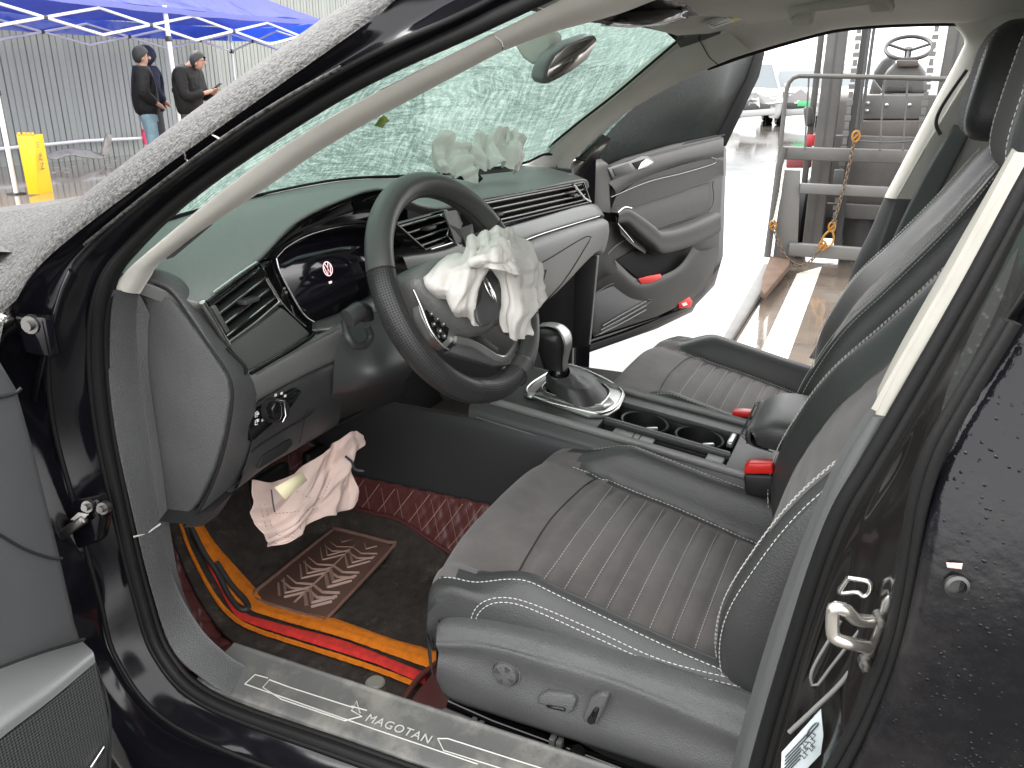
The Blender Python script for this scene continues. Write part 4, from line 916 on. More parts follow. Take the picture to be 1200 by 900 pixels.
# passenger airbag lying on the dash
def cr3(pts, f=None): return [K(x, y, X=X) for x, y, X in pts]
pa = [cr3([(506, 168, .25), (520, 157, .27), (535, 160, .30), (546, 172, .32)]), cr3([(503, 182, .22), (520, 172, .24), (536, 178, .27), (550, 186, .29)]), cr3([(508, 192, .20), (524, 192, .205), (540, 192, .23), (556, 200, .25)]),
      cr3([(516, 202, .185), (532, 203, .19), (546, 207, .20), (562, 211, .22)])]
pab = cloth('passenger_airbag', pa, M['airbag'], car, nu=80, nv=26, amp=.024, seed=2, folds=((2.2, .4), (.7, 1.7)), w=(1.3, .5))
pb_ = [cr3([(546, 170, .36), (562, 160, .40), (580, 151, .44), (598, 151, .48), (613, 156, .50)]), cr3([(548, 180, .32), (566, 172, .36), (582, 166, .40), (600, 168, .44), (614, 172, .47)]), cr3([(552, 188, .30), (570, 186, .32), (584, 184, .36), (600, 186, .40), (612, 190, .43)]), cr3([(558, 193, .29), (572, 197, .29), (582, 194, .33), (596, 197, .37), (604, 200, .40)])]
cloth('airbag_fold', pb_, M['airbag'], pab, nu=80, nv=26, amp=.024, seed=5, folds=((1.5, .7), (.9, -1.2)), w=(1.3, .5))
pc_ = [cr3([(586, 152, .47), (598, 149, .49), (608, 154, .50)]), cr3([(584, 168, .43), (600, 170, .44), (613, 174, .46)]), cr3([(594, 188, .40), (604, 190, .42), (611, 192, .43)]), cr3([(600, 199, .39), (604, 201, .40), (607, 198, .41)])]
cloth('airbag_fold', pc_, M['airbag'], pab, nu=60, nv=24, amp=.016, seed=9, folds=((2.4, .3), (.6, 1.2)))
# torn seam of the dash under it
mesh('airbag_flap', KL([(530, 208), (562, 213), (566, 209), (562, 204), (600, 200), (590, 194), (545, 200)], X=[.20, .24, .25, .26, .36, .38, .25]), [(0, 1, 2, 3, 4, 5, 6)], M['void'], pab, thick=.002)

# knee airbag, rose cloth hanging below the dash
ka_ = [KL([(301, 565), (328, 566), (356, 546), (388, 524), (408, 508), (421, 503), (429, 510)], X=[-.62, -.56, -.50, -.44, -.40, -.38, -.37]),
       KL([(298, 585), (325, 586), (356, 570), (385, 548), (408, 530), (420, 524), (429, 522)], X=[-.62, -.565, -.51, -.455, -.42, -.40, -.38]),
       KL([(302, 606), (328, 606), (356, 590), (384, 572), (404, 556), (412, 545), (415, 535)], X=[-.62, -.57, -.52, -.465, -.43, -.415, -.40]),
       KL([(310, 626), (334, 622), (356, 608), (380, 592), (402, 580), (412, 572), (416, 562)], X=[-.61, -.57, -.53, -.48, -.44, -.42, -.41]),
       KL([(322, 642), (340, 635), (358, 622), (378, 606), (398, 600), (411, 596), (416, 584)], X=[-.60, -.57, -.53, -.49, -.445, -.425, -.41])]
kb_ = cloth('knee_airbag', ka_, M['airbag_pink'], car, nu=100, nv=24, amp=.016, seed=3, folds=((2.3, .5), (.6, 1.5)), w=(.9, .35))
kt = bvh(kb_)
stitches('seam', kt, [[(304, 590), (316, 630), (330, 640)], [(310, 590), (322, 624), (345, 630)], [(350, 598), (352, 622)], [(322, 602), (345, 600), (375, 596)], [(330, 567), (372, 585), (388, 560)]], M['ink'], kb_, step=.006, dash=.004, r=.0006)
quad_patch('paper_tag', KL([(318, 568), (350, 550), (356, 560), (330, 582)], X=[-.60, -.54, -.54, -.59]), mat('cream_paper', (.75, .68, .45), .7), kb_, (-.012, -.016, .004))
tube('tether', KL([(405, 535), (412, 541), (416, 550), (426, 552)], X=[-.44, -.43, -.42, -.41]), .0022, M['ink'], kb_, res=16)
tube('tether', KL([(318, 574), (320, 590), (322, 600)], X=-.635), .0012, M['ink'], kb_, res=10)

# ---------------------------------------------------------------- centre console
CN = Vector((0, -.1276, 1)).normalized(); C0 = Vector((0, .4, .567))
def ck(pts, off=0.0): return [K(x, y, N=(C0+CN*off, CN)) for x, y in pts]
def cz(y): return .567+(y-.4)*.1276
ys = [.70, .60, .45, .30, .14, .0, -.15]
prof = []
ys = [.70, .64, .60, .45, .30, .14, .12, .0, -.15]
for x, dz in ((-.140, -.30), (-.142, -.10), (-.138, -.018), (-.125, -.001), (-.112, .0)):
    prof.append([Vector((x, y, cz(y)+dz)) for y in ys])
con = grid('centre_console', prof, M['hard'], car, nu=30, nv=3, smooth_v=False, sharp=40)
grid('console_side', [[Vector((-p.x, p.y, p.z)) for p in r] for r in prof], M['hard'], con, nu=30, nv=3, smooth_v=False, sharp=40)
# deck of the console: plates and rails round the sunken trays
def deck(name, x0, x1, y0, y1, dz=0, m=None, th=.012):
    P = [Vector((x, y, cz(y)+dz)) for x, y in ((x0, y0), (x1, y0), (x1, y1), (x0, y1))]
    return prism(name, P, (0, 0, -th), m or M['hard'], con, bevel=.002)
deck('deck_plate', -.113, .113, .70, .452)
deck('deck_plate', -.113, .113, .205, -.15)
deck('deck_rail', -.113, -.086, .4525, .2045); deck('deck_rail', -.047, -.036, .4525, .2045, .001); deck('deck_rail', .062, .113, .4525, .2045)
deck('tray_floor', -.113, .113, .46, .19, -.055, M['void'])
for x0, x1 in ((-.088, -.086), (-.047, -.045), (-.038, -.036), (.062, .064)): deck('tray_wall', x0, x1, .452, .205, -.0125, M['black'], .045)
for y in (.4515, .2035): deck('tray_wall', -.085, .061, y+.001, y-.001, -.0125, M['black'], .045)
# side cheek toward the bulkhead with its moulded line
M['cheek'] = mat('console_side_plastic', (.032, .034, .036), .5)
chy = (.05, .30, .50, .66, .80, .95, 1.16)
grid('console_cheek', [[Vector((-.1445, y, min(cz(y)-.020, .572))) for y in chy], [Vector((-.150, y, min(cz(y)-.05, .54))) for y in chy], [Vector((-.150, y, .42)) for y in chy], [Vector((-.150, y, .25)) for y in chy]], M['cheek'], con, nu=30, nv=4)
tube('side_line', [Vector((-.1435, y, cz(y)-.026)) for y in (.68, .45, .15)], .0022, M['strip'], con)
tube('side_line', [Vector((-.1435, y, cz(y)-.050-.03*max(0, .5-y))) for y in (.75, .6, .45, .25)], .0014, M['void'], con)
for s, y0, y1 in ((-1, .66, .14), (1, .62, .16)):
    tube('console_rail', [Vector((s*.117, y, cz(y)+.004)) for y in (y0, .5, .3, y1)], .0095, M['dash'], con, n=10, ry=.006)
# shift gate plate
gate_px = [(614, 461), (640, 434), (668, 425), (706, 440), (731, 455), (733, 463), (726, 478), (712, 487), (690, 487)]
prism('shift_gate', ck(gate_px, .006), CN*-.006, M['silver_trim'], con, bevel=.002)
prism('gate_panel', ck([(627, 459), (645, 441), (667, 432), (698, 444), (714, 456), (715, 463), (705, 475), (692, 478)], .0070), CN*-.004, M['gloss_black'], con, bevel=.001)
go = ck([(618, 461), (642, 437), (668, 428), (704, 442), (727, 456), (729, 463), (722, 476), (710, 483), (692, 483)], .0075)
tube('gate_frame', go, .0028, M['chrome'], con, closed=True, res=60)
gi = ck([(637, 458), (650, 441), (668, 434), (698, 445), (713, 455), (714, 462), (706, 472), (696, 474)], .0075)
tube('gate_frame', gi, .0018, M['chrome'], con, closed=True, res=50)
mesh('gate_band', [p for ab_ in zip(ck([(625, 462), (660, 472), (694, 481), (709, 480), (720, 472)], .0072), ck([(637, 459), (665, 467), (696, 475), (705, 472), (712, 464)], .0072)) for p in ab_], [(2*i, 2*i+1, 2*i+3, 2*i+2) for i in range(4)], M['silver_trim'], con, thick=.001)
for i, ch in enumerate('PRNDS'):
    c = ck([(652+i*9.5, 462+i*2.6)], .0085)[0]; text('gate_letter', ch, c, (0.3, -1, 0), (1, .3, .0), .009, M['white'], con)
c = ck([(622, 463)], .0075)[0]; MB().lathe([(0, .003), (.008, .003), (.010, 0), (.010, -.003)], c, CN, 16).build('start_button', M['silver_trim'], con)
# gear lever with leather gaiter
gl = MB()
base_l = ck([(640, 450), (662, 438), (694, 446), (712, 462), (690, 478), (660, 470)], .007)
tip = [K(x, y, X=X) for x, y, X in ((643, 436, -.02), (650, 428, .0), (662, 427, .02), (668, 434, .01), (664, 442, -.01), (650, 443, -.02))]
nb = 6; lev = []
mid1 = [a.lerp(b, .35)+Vector((0, .0, .014)) for a, b in zip(base_l, tip)]; mid2 = [a.lerp(b, .75)+Vector((0, 0, .004)) for a, b in zip(base_l, tip)]
ring = [cr(r, 30, True) for r in (base_l, mid1, mid2, tip)]
vs = []; fs = []
NR = 16
for k in range(NR):
    t = k/(NR-1)*3; i = min(2, int(t)); f = t-i
    for j in range(30):
        p = ring[i][j].lerp(ring[i+1][j], f); cen = sum(ring[i], Vector())/30
        w = math.sin(j*1.9+k*.5)*.0025*math.sin(k/(NR-1)*math.pi)+noise.noise(p*40)*.005*math.sin(k/(NR-1)*math.pi)
        vs.append(p+(p-cen).normalized()*w)
for k in range(NR-1):
    for j in range(30): fs.append((k*30+j, k*30+(j+1) % 30, (k+1)*30+(j+1) % 30, (k+1)*30+j))
gear = mesh('gear_lever', vs, fs, M['leather'], car)
M['knob'] = mat('satin_black_grip', (.022, .022, .023), .34)
# knob: upright grip with chrome cap band
kn = [((655, 440), .016, .018), ((653, 432), .0155, .0175), ((651, 424), .0175, .020), ((649, 414), .022, .026), ((648, 404), .026, .031), ((646, 394), .029, .033), ((645, 388), .027, .030), ((644, 384), .019, .022), ((644, 382), .006, .008)]
kv = []; nk = 28
kp = [K(x, y, X=.0) for (x, y), a, b in kn]
def kring(p, a, b): return [p+Vector((math.copysign(abs(math.cos(t))**.8, math.cos(t))*a, math.copysign(abs(math.sin(t))**.8, math.sin(t))*b, 0)) for t in [2*math.pi*j/nk for j in range(nk)]]
rr_ = []
for k in range(len(kn)): rr_.append(kring(kp[k], kn[k][1], kn[k][2]))
cols = [cr([r[j] for r in rr_], 30) for j in range(nk)]
kv = [c[i] for i in range(30) for c in cols]
kf = [(i*nk+j, i*nk+(j+1) % nk, (i+1)*nk+(j+1) % nk, (i+1)*nk+j) for i in range(29) for j in range(nk)]+[tuple(29*nk+j for j in range(nk))]
mesh('knob', kv, kf, M['knob'], gear)
# satin band over the top and down the rear edge of the grip
band = [[kp[k].lerp(kp[k], 0)+Vector((x*kn[k][1], -kn[k][2]*1.03, 0)) for x in (-.75, 0, .75)] for k in range(1, 7)]+[[kp[7]+Vector((x*.016, -.020, .004)) for x in (-1, 0, 1)], [kp[8]+Vector((x*.014, 0, .003)) for x in (-1, 0, 1)], [kp[7]+Vector((x*.014, .020, .003)) for x in (-1, 0, 1)]]
grid('knob_band', band, M['silver_trim'], gear, nu=10, nv=4, thick=.003, off=0)
MB().lathe([(.0175, -.010), (.020, 0), (.0175, .010)], kp[0]+Vector((0, 0, .004)), (0, 0, 1), 20).build('collar', M['gloss_black'], gear)
# cup holders set down in the tray, coin tray beside them
for y in (.385, .275):
    c = Vector((.013, y, cz(y)-.010)); MB().lathe([(.049, .002), (.047, .005), (.0435, .003), (.041, -.04), (.0, -.041)], c, CN, 40).build('cup_holder', M['black'], con)
    box('cup_clip', c+Vector((-.036, -.025, .006)), (.010, .022, .006), M['silver_trim'], con, bevel=.002, rot=Matrix.Rotation(.5, 3, 'Z'))
for x in (-.036, .062): tube('cup_rim', [Vector((x, y, cz(y)+.0015)) for y in (.45, .32, .207)], .0022, M['strip'], con)
sh = deck('coin_shutter', -.083, -.050, .425, .345, -.006, M['torn'], .006)
for y in (.385, .372): tube('shutter_groove', [Vector((-.083, y, cz(y)-.0055)), Vector((-.050, y, cz(y)-.0055))], .0009, M['void'], con)
deck('coin_lid', -.083, -.050, .245, .212, -.004, M['torn'], .006)
box('tray_latch', Vector((.02, .214, cz(.214)+.002)), (.05, .012, .012), M['silver_trim'], con, bevel=.003)
# armrest
ar_y = [.165, .13, .05, -.08, -.25]
def arm(ya):
    return ya
rows = []
for x, zt in ((-.092, -.045), (-.097, -.02), (-.088, .0), (-.05, .008), (0, .010), (.05, .008), (.088, .0), (.097, -.02), (.092, -.045)):
    rows.append([Vector((x*(.9 if i == 0 else 1), y-(.010 if abs(x) > .09 else 0), .632+zt*(1 if i else .6)-(.016 if i == 0 else 0)+(0.005 if i > 2 else 0))) for i, y in enumerate(ar_y)])
arm_o = grid('armrest', rows, M['leather'], car, nu=24, nv=4)
fr = [[Vector((r[0].x, r[0].y, r[0].z)) for r in rows], [Vector((r[0].x, r[0].y+.012, .612)) for r in rows], [Vector((r[0].x, r[0].y+.008, .588)) for r in rows], [Vector((r[0].x, r[0].y-.03, .580)) for r in rows]]
grid('armrest_nose', fr, M['leather'], arm_o, nu=24, nv=4)
for dz in (.0, -.006): tube('armrest_seam', [p+Vector((0, .0125, -.007+dz)) for p in cr([f.lerp(g, .5) for f, g in zip(fr[0], fr[1])], 30)], .0008, M['thread_dark'], arm_o, n=4)
box('armrest_base', (0, -.03, .57), (.15, .26, .07), M['hard'], arm_o, bevel=.01)

# ---------------------------------------------------------------- seats
def seat_z(y): return .525+(y-.41)*.226
def sstep(a, b, x):
    t = max(0, min(1, (x-a)/(b-a))); return t*t*(3-2*t)
def seat_section(y):
    """half-profile of the cushion: offset from the centre, height over the seating plane"""
    k = sstep(.505, .37, y)*(1+.10*sstep(.25, .05, y)); q = sstep(.53, .46, y)
    return [(.258, -.145), (.266, -.09), (.268, -.03), (.264, .018*q), (.252, .040*k+.004), (.234, .055*k+.005), (.214, .046*k+.005), (.200, .018*k+.003), (.187, -.003), (.12, .003), (0, .006)]
INS_Y = [.413+.0318*i for i in (-10, -9, -8, -7, -6, -5, -4, -3, -2, -1, 0)]
def make_seat(c, lab):
    ys = [.535, .542, .538, .522, .50, .47]+[.46-.006*i for i in range(80)]
    drop = {0: -.085, 1: -.055, 2: -.022, 3: -.004, 4: .0, 5: .0}
    vs = []; n = None
    for i, y in enumerate(ys):
        sec = seat_section(y); half = [(-u, h) for u, h in sec]+[(u, h) for u, h in sec[::-1][1:]]
        # resample finely across
        P = cr([Vector((u, h, 0)) for u, h in half], 72)
        n = len(P)
        for q in P:
            u, h = q.x, q.y
            d = drop.get(i, 0)
            yy = y-(abs(u)/.27)**3*.035*max(0, min(1, (y-.10)/.4))
            # channels of the insert
            if abs(u) < .187 and y < .43:
                f = ((y-.413)/.0318) % 1.0; f = min(f, 1-f)*2
                h += -.0075*(1-min(1, f/.7))**2*min(1, (.187-abs(u))/.01)+.0015
            # seam valleys
            h -= .005*math.exp(-((abs(u)-.188)/.004)**2)*sstep(.50, .44, y)
            z = (seat_z(min(y, .5))+h+d) if d == 0 else seat_z(.5)+h*(1 if h > -.02 else .55)+d
            z += noise.noise(Vector((u*9+c*20, y*9, 1)))*.003
            vs.append(Vector((c+u, yy, z)))
    fs = [(i*n+j, i*n+j+1, (i+1)*n+j+1, (i+1)*n+j) for i in range(len(ys)-1) for j in range(n-1)]
    o = mesh('seat', vs, fs, [M['leather'], M['cloth']], car)
    cs = bvh(o)
    for p in o.data.polygons:
        x = p.center.x-c; y = p.center.y
        if abs(x) < .188+.05*sstep(.43, .50, y) and (p.center.z > seat_z(.5)-.07 or y < .5): p.material_index = 1
    if lab: o['label'] = lab
    return o, cs
SC = -.385
seat, st_b = make_seat(SC, 'driver seat')
if 'label' in seat: del seat['label']
# front lip of the cushion
near = [(590, 673), (623, 682), (648, 690), (672, 700), (697, 712), (722, 720), (747, 733), (770, 743), (795, 752), (820, 768), (847, 778)]
far = [(677, 557), (707, 567), (725, 577), (745, 587), (762, 594), (782, 605), (803, 617), (822, 622), (840, 630), (862, 638), (883, 647)]
def wline(u0, u1, y): return [(u0+(u1-u0)*i/40, y) for i in range(41)]
def down(tr, x, y, lift=.0006, z0=2.0):
    h = tr.ray_cast(Vector((x, y, z0)), Vector((0, 0, -1)))
    return None if h[0] is None else h[0]+Vector((0, 0, lift))
def sew(name, P, m, par, step=.0072, dash=.0052, r=.00075):
    P = [p for p in P if p is not None]
    mb = MB(); L = sum((b-a).length for a, b in zip(P, P[1:])); n = int(L/step)
    Q = lin(P, n*3+1)
    for i in range(n):
        a = Q[3*i]; b = a.lerp(Q[3*i+3], dash/step); mb.tube([a, (a+b)/2, b], [r*.5, r, r*.5], n=4)
    return mb
def seat_stitching(c, tr, par):
    mb = MB()
    def run(pts): 
        m = sew('', [down(tr, x, y) for x, y in pts], None, None)
        mb.add(m.v, m.f)
    for k in range(1, 12): run(wline(c-.183, c+.183, .413-.0318*k))
    run([(c+.190, .46-.4*i/50) for i in range(51)])
    run([(c-.240, .50-.45*i/50) for i in range(51)])
    for o in (.243, .250): run([(c+o, .46-.42*i/50) for i in range(51)])
    mb.build('stitching', M['thread'], par)['kind'] = 'stuff'
seat_stitching(SC, st_b, seat)
fs_ = [down(st_b, SC-.185+.37*i/40, .413+.012*math.sin(i/40*math.pi)) for i in range(41)]
tube('cushion_seam', [p for p in fs_ if p], .0011, M['thread_dark'], seat, n=5)
# curved double seam low on the outer bolster
def side_k(pts): return [hit(st_b, x, y, .0006) for x, y in pts]
for ln in ([(552, 736), (553, 722), (562, 708), (580, 701), (605, 702), (640, 714), (700, 740), (780, 775), (880, 800)], [(557, 737), (558, 724), (566, 713), (582, 706), (606, 708), (640, 721), (700, 748), (780, 782), (880, 808)]):
    P = side_k([(p.x, p.y) for p in cr([Vector((a, b, 0)) for a, b in ln], 80)]); P = [p for p in P if p]
    if len(P) > 3: m = sew('', P, None, None); m.build('stitching', M['thread'], seat)['kind'] = 'stuff'
# backrest
def backrest(c, par, head=True):
    ridge = [(.085, .44), (.115, .52), (.115, .60), (.088, .68), (.045, .765), (-.02, .85), (-.085, .94), (-.130, 1.01), (-.165, 1.065), (-.19, 1.085), (-.225, 1.09)]
    wid = [.235, .25, .262, .265, .262, .255, .248, .238, .215, .17, .12]
    vs = []; n = 64
    R = cr([Vector((w, y, z)) for (y, z), w in zip(ridge, wid)], 70)
    tang = [(R[min(i+1, 69)]-R[max(i-1, 0)]) for i in range(70)]
    for i, q in enumerate(R):
        t = Vector((0, tang[i].y, tang[i].z)).normalized(); nn = Vector((0, t.z, -t.y))   # forward normal
        w = q.x; v = i/69
        prof = [(-w+.02, -.15), (-w, -.10), (-w-.004, -.04), (-w+.006, -.008), (-w+.026, .0), (-w+.055, -.008), (-w+.085, -.024), (-w+.10, -.032), (-w+.115, -.030), (-.06, -.026), (0, -.024)]
        dep = 1 if v < .85 else max(.2, 1-(v-.85)*5)
        half = prof+[(-a, b) for a, b in prof[::-1][1:]]
        P = cr([Vector((a, b*(dep if b > -.06 else 1), 0)) for a, b in half], n)
        for p in P:
            h = p.y
            if abs(p.x) < w-.105 and v < .9:
                f = (v*18) % 1; f = min(f, 1-f)*2; h -= .004*(1-min(1, f/.5))**2
            h -= .004*math.exp(-((abs(p.x)-(w-.03))/.004)**2)
            vs.append(Vector((c+p.x, q.y, q.z))+nn*(h+noise.noise(Vector((p.x*8, v*6, c*9)))*.003))
    fs = [(i*n+j, i*n+j+1, (i+1)*n+j+1, (i+1)*n+j) for i in range(69) for j in range(n-1)]
    o = mesh('backrest', vs, fs, [M['leather'], M['cloth']], par, thick=0)
    for p in o.data.polygons:
        x = abs(p.center.x-c); i = p.index//(n-1)
        if x < R[i].x-.105: p.material_index = 1
    # sewn seams following the bolster ridge
    mb = MB()
    for s in (-1, 1):
        for off, hh in ((.026, .001), (.034, .0006), (.005, -.008)):
            P = []
            for i in range(2, 60):
                q = R[i]; t = Vector((0, tang[i].y, tang[i].z)).normalized(); nn = Vector((0, t.z, -t.y))
                P.append(Vector((c+s*(q.x-off), q.y, q.z))+nn*(hh+.002))
            m = sew('', P, None, None); mb.add(m.v, m.f)
    mb.build('stitching', M['thread'], par)['kind'] = 'stuff'
    # shell behind
    back = [[Vector((c+x, q.y-.15+.02, q.z+.02)) for x in (-q.x+.02, 0, q.x-.02)] for q in R[::10]]
    grid('back_shell', back, M['hard'], par, nu=8, nv=3, thick=.02)
    # head restraint
    if head:
        hc = Vector((c, -.175, 1.195)); hv = []; nu_, nv_ = 28, 18
        for i in range(nv_+1):
            th = math.pi*i/nv_-math.pi/2
            for j in range(nu_):
                ph = 2*math.pi*j/nu_
                def se(v_, e): return math.copysign(abs(v_)**e, v_)
                x = .145*se(math.cos(th), .45)*se(math.cos(ph), .5); y = .062*se(math.cos(th), .5)*se(math.sin(ph), .6); z = .105*se(math.sin(th), .5)
                y -= .10*z*1.2; x *= 1-.10*(z/.105)
                y -= .05*(abs(x)/.145)**2*-.4 if y > 0 else 0
                hv.append(hc+Vector((x, y, z)))
        hf = [(i*nu_+j, i*nu_+(j+1) % nu_, (i+1)*nu_+(j+1) % nu_, (i+1)*nu_+j) for i in range(nv_) for j in range(nu_)]
        ho = mesh('head_restraint', hv, hf, [M['leather'], M['head_cloth']], par)
        for p in ho.data.polygons:
            if abs(p.center.x-c) < .095 and p.center.y > hc.y+.02: p.material_index = 1
        ht = bvh(ho); mb = MB()
        for s in (-1, 1):
            P = []
            for i in range(30):
                z = hc.z-.085+.17*i/29
                h = ht.ray_cast(Vector((c+s*.098, hc.y+.5, z)), Vector((0, -1, 0)))
                if h[0]: P.append(h[0]+Vector((0, .0008, 0)))
            if len(P) > 2: m = sew('', P, None, None); mb.add(m.v, m.f)
        if mb.v: mb.build('stitching', M['thread'], par)['kind'] = 'stuff'
        for s in (-1, 1): tube('headrest_post', [Vector((c+s*.07, -.20, 1.06)), Vector((c+s*.07, -.18, 1.15))], .006, M['chrome'], par)
    return o
M['head_cloth'] = mat('grey_headrest_cloth', (.10, .10, .10), .8, bump=(1300, .25, 'noise', .0005))
backrest(SC, seat)
# seat base cover with switches
va = KL([(512, 741), (517, 733), (573, 738), (667, 762), (800, 806), (900, 842)], X=-.672); vb = KL([(511, 756), (520, 752), (573, 760), (667, 788), (745, 812), (800, 836), (900, 880)], X=-.690)
vc_ = KL([(512, 782), (530, 790), (580, 815), (667, 848), (800, 893), (900, 925)], X=-.686); vd = KL([(513, 797), (525, 818), (580, 838), (633, 855), (740, 890), (900, 945)], X=-.662)
val = grid('seat_base_cover', [[p+Vector((.03, 0, .0)) for p in va], va, mid(va, cr(vb, 6), .6, (0, 0, 0)), cr(vb, 6), mid(cr(vb, 6), vc_, .5, (.006, 0, 0)), vc_, vd, [p+Vector((.04, 0, 0)) for p in vd]], M['trim_grey'], seat, nu=50, nv=4)
grid('seat_base_nose', [[p for p in KL([(513, 735), (511, 760), (512, 797)], X=[-.668, -.687, -.662])], [p+Vector((.05, .012, 0)) for p in KL([(513, 735), (511, 760), (512, 797)], X=[-.668, -.687, -.662])], [p+Vector((.30, .02, 0)) for p in KL([(513, 735), (511, 760), (512, 797)], X=[-.668, -.687, -.662])]], M['trim_grey'], seat, nu=10, nv=4)
vt = bvh(val)
kc = hit(vt, 594, 787); MB().lathe([(.0205, -.004), (.0205, .002), (.0185, .003), (.0185, -.001), (.017, .004), (.016, .008), (.012, .0095), (0, .0095)], kc, (-1, 0, .05), 28).build('lumbar_switch', M['trim_grey'], seat)
for a in range(4):
    d = Vector((0, math.cos(a*math.pi/2+.4), math.sin(a*math.pi/2+.4))); MB().prism([kc+Vector((-.0105, 0, 0))+d*.006, kc+Vector((-.0105, 0, 0))+d*.014+Vector((0, d.z, -d.y))*.004, kc+Vector((-.0105, 0, 0))+d*.014-Vector((0, d.z, -d.y))*.004], (.002, 0, 0)).build('switch_mark', M['hard'], seat)
def swk(px, d, nm, m): 
    P = [hit(vt, x, y) or K(x, y, X=-.675) for x, y in px]; return prism(nm, [p+Vector((-d, 0, 0)) for p in P], (d+.004, 0, 0), m, seat, bevel=.003)
swk([(632, 820), (634, 812), (644, 807), (672, 811), (678, 817), (674, 828), (668, 834), (664, 826), (640, 822)], .008, 'seat_switch', M['trim_grey'])
swk([(640, 824), (662, 827), (664, 833), (642, 828)], .004, 'switch_face', M['gloss_black'])
swk([(684, 838), (696, 812), (706, 808), (716, 811), (714, 818), (702, 844), (694, 845)], .009, 'seat_switch', M['trim_grey'])
swk([(690, 838), (701, 819), (709, 820), (700, 842), (694, 843)], .012, 'switch_face', M['gloss_black'])
# seat runner and its bright cover
tube('seat_runner', KL([(527, 822), (580, 846), (640, 868), (720, 898), (800, 930)], X=-.645), .010, M['gloss_black'], seat, n=8)
tube('seat_runner', KL([(520, 836), (580, 860), (640, 884), (700, 905)], X=-.665), .006, M['black'], seat, n=8)
prism('runner_cover', KL([(511, 838), (518, 834), (558, 850), (557, 860), (514, 845)], X=-.67), (.01, 0, .0), M['torn'], seat, bevel=.002)
for x, y in ((555, 848), (563, 852), (648, 868), (656, 872)): box('runner_clip', K(x, y, X=-.66), (.012, .008, .014), M['torn'], seat, bevel=.001)
MB().lathe([(0, .006), (.009, .006), (.011, 0), (.011, -.006)], K(676, 884, X=-.655), (-1, 0, .3), 14).build('runner_bolt', M['steel'], seat)
# passenger seat: a copy standing on the far side
def copy_tree(o, parent, dx):
    c = o.copy(); COL.objects.link(c); c.parent = parent
    if o.parent == car:
        c.location = o.location+Vector((dx, 0, 0)); c.matrix_parent_inverse = Matrix.Identity(4)
        ch0 = [q for q in bpy.data.objects if q.parent == o]
        for q in ch0:
            if q.name.split('.')[0] in SKIP: continue
            k = q.copy(); COL.objects.link(k); k.parent = c; k.matrix_parent_inverse = Matrix.Identity(4)
    return c
SKIP = {'seat_base_cover', 'seat_base_nose', 'lumbar_switch', 'switch_mark', 'seat_switch', 'switch_face', 'seat_runner', 'runner_cover', 'runner_clip', 'runner_bolt'}
PDX = .77
pseat = copy_tree(seat, car, PDX)
box('seat_base_cover', (SC+PDX, .22, .40), (.46, .46, .12), M['hard'], pseat, bevel=.02)
# belt buckles
def buckle(px_top, X, h, lab=None):
    c = K(px_top[0], px_top[1], X=X)
    o = box('belt_buckle', c+Vector((0, 0, -h/2)), (.024, .058, h), M['black'], car, bevel=.005, rot=Matrix.Rotation(-.2, 3, 'X'))
    t = box('release_button', c+Vector((0, 0, .004)), (.020, .052, .014), M['red'], o, bevel=.003, rot=Matrix.Rotation(-.2, 3, 'X'))
    return o
b1 = prism('belt_buckle', KL([(871, 556), (906, 558), (908, 578), (903, 586), (873, 580)], X=-.165), (.028, .0, 0), M['black'], car, bevel=.005)
prism('release_button', KL([(872, 547), (877, 543), (905, 544), (906, 556), (872, 556)], X=-.1635), (.024, 0, 0), M['red'], b1, bevel=.003)
b2 = prism('belt_buckle', KL([(857, 487), (880, 490), (880, 510), (858, 506)], X=.135), (.026, 0, 0), M['black'], car, bevel=.005)
prism('release_button', KL([(858, 482), (880, 483), (880, 489), (858, 489)], X=.1365), (.022, 0, 0), M['red'], b2, bevel=.002)
# passenger belt and far B-pillar trims
pt = KL([(1118, 27), (1131, 45), (1126, 62), (1090, 130), (1037, 231)], X=[.70, .71, .715, .725, .74])
pt2 = KL([(1210, 8), (1205, 40), (1165, 75), (1115, 150), (1064, 233)], X=[.62, .63, .65, .69, .715])
grid('pillar_trim', [[p+Vector((.04, .0, 0)) for p in pt], pt, mid(pt, pt2, .12, (-.012, 0, 0)), mid(pt, pt2, .5, (-.016, 0, 0)), pt2, [p+Vector((.0, -.25, 0)) for p in pt2]], M['beige'], car, nu=40, nv=4)
tube('belt_guide', KL([(1133, 82), (1120, 100), (1102, 128), (1097, 145), (1102, 158)], X=[.66, .67, .685, .69, .69]), .004, M['hard'], car, res=24)
lt = KL([(1037, 232), (1022, 268), (1004, 306), (985, 360), (950, 420)], X=[.745, .75, .755, .76, .77]); lt2 = KL([(1066, 234), (1056, 268), (1045, 306), (1040, 360), (1010, 420)], X=[.715, .715, .72, .72, .73])
grid('lower_pillar_trim', [[p+Vector((.03, 0, 0)) for p in lt], lt, mid(lt, lt2, .5, (-.01, 0, 0)), lt2, [p+Vector((.02, -.3, 0)) for p in lt2]], M['hard'], car, nu=20, nv=4)
bl = KL([(1118, 146), (1090, 192), (1060, 250), (1032, 308), (1000, 352), (952, 420)], X=[.675, .68, .685, .69, .69, .66]); br = KL([(1140, 150), (1112, 205), (1082, 262), (1052, 318), (1020, 366), (980, 430)], X=[.65, .66, .665, .67, .67, .64])
grid('seat_belt', [bl, br], M['belt'], car, nu=30, nv=6, thick=.0015)
prism('rear_door_trim', [Vector((.78, -.12, .45)), Vector((.78, -.95, .45)), Vector((.78, -.95, .90)), Vector((.76, -.12, .90))], (.06, 0, 0), M['hard'], car)
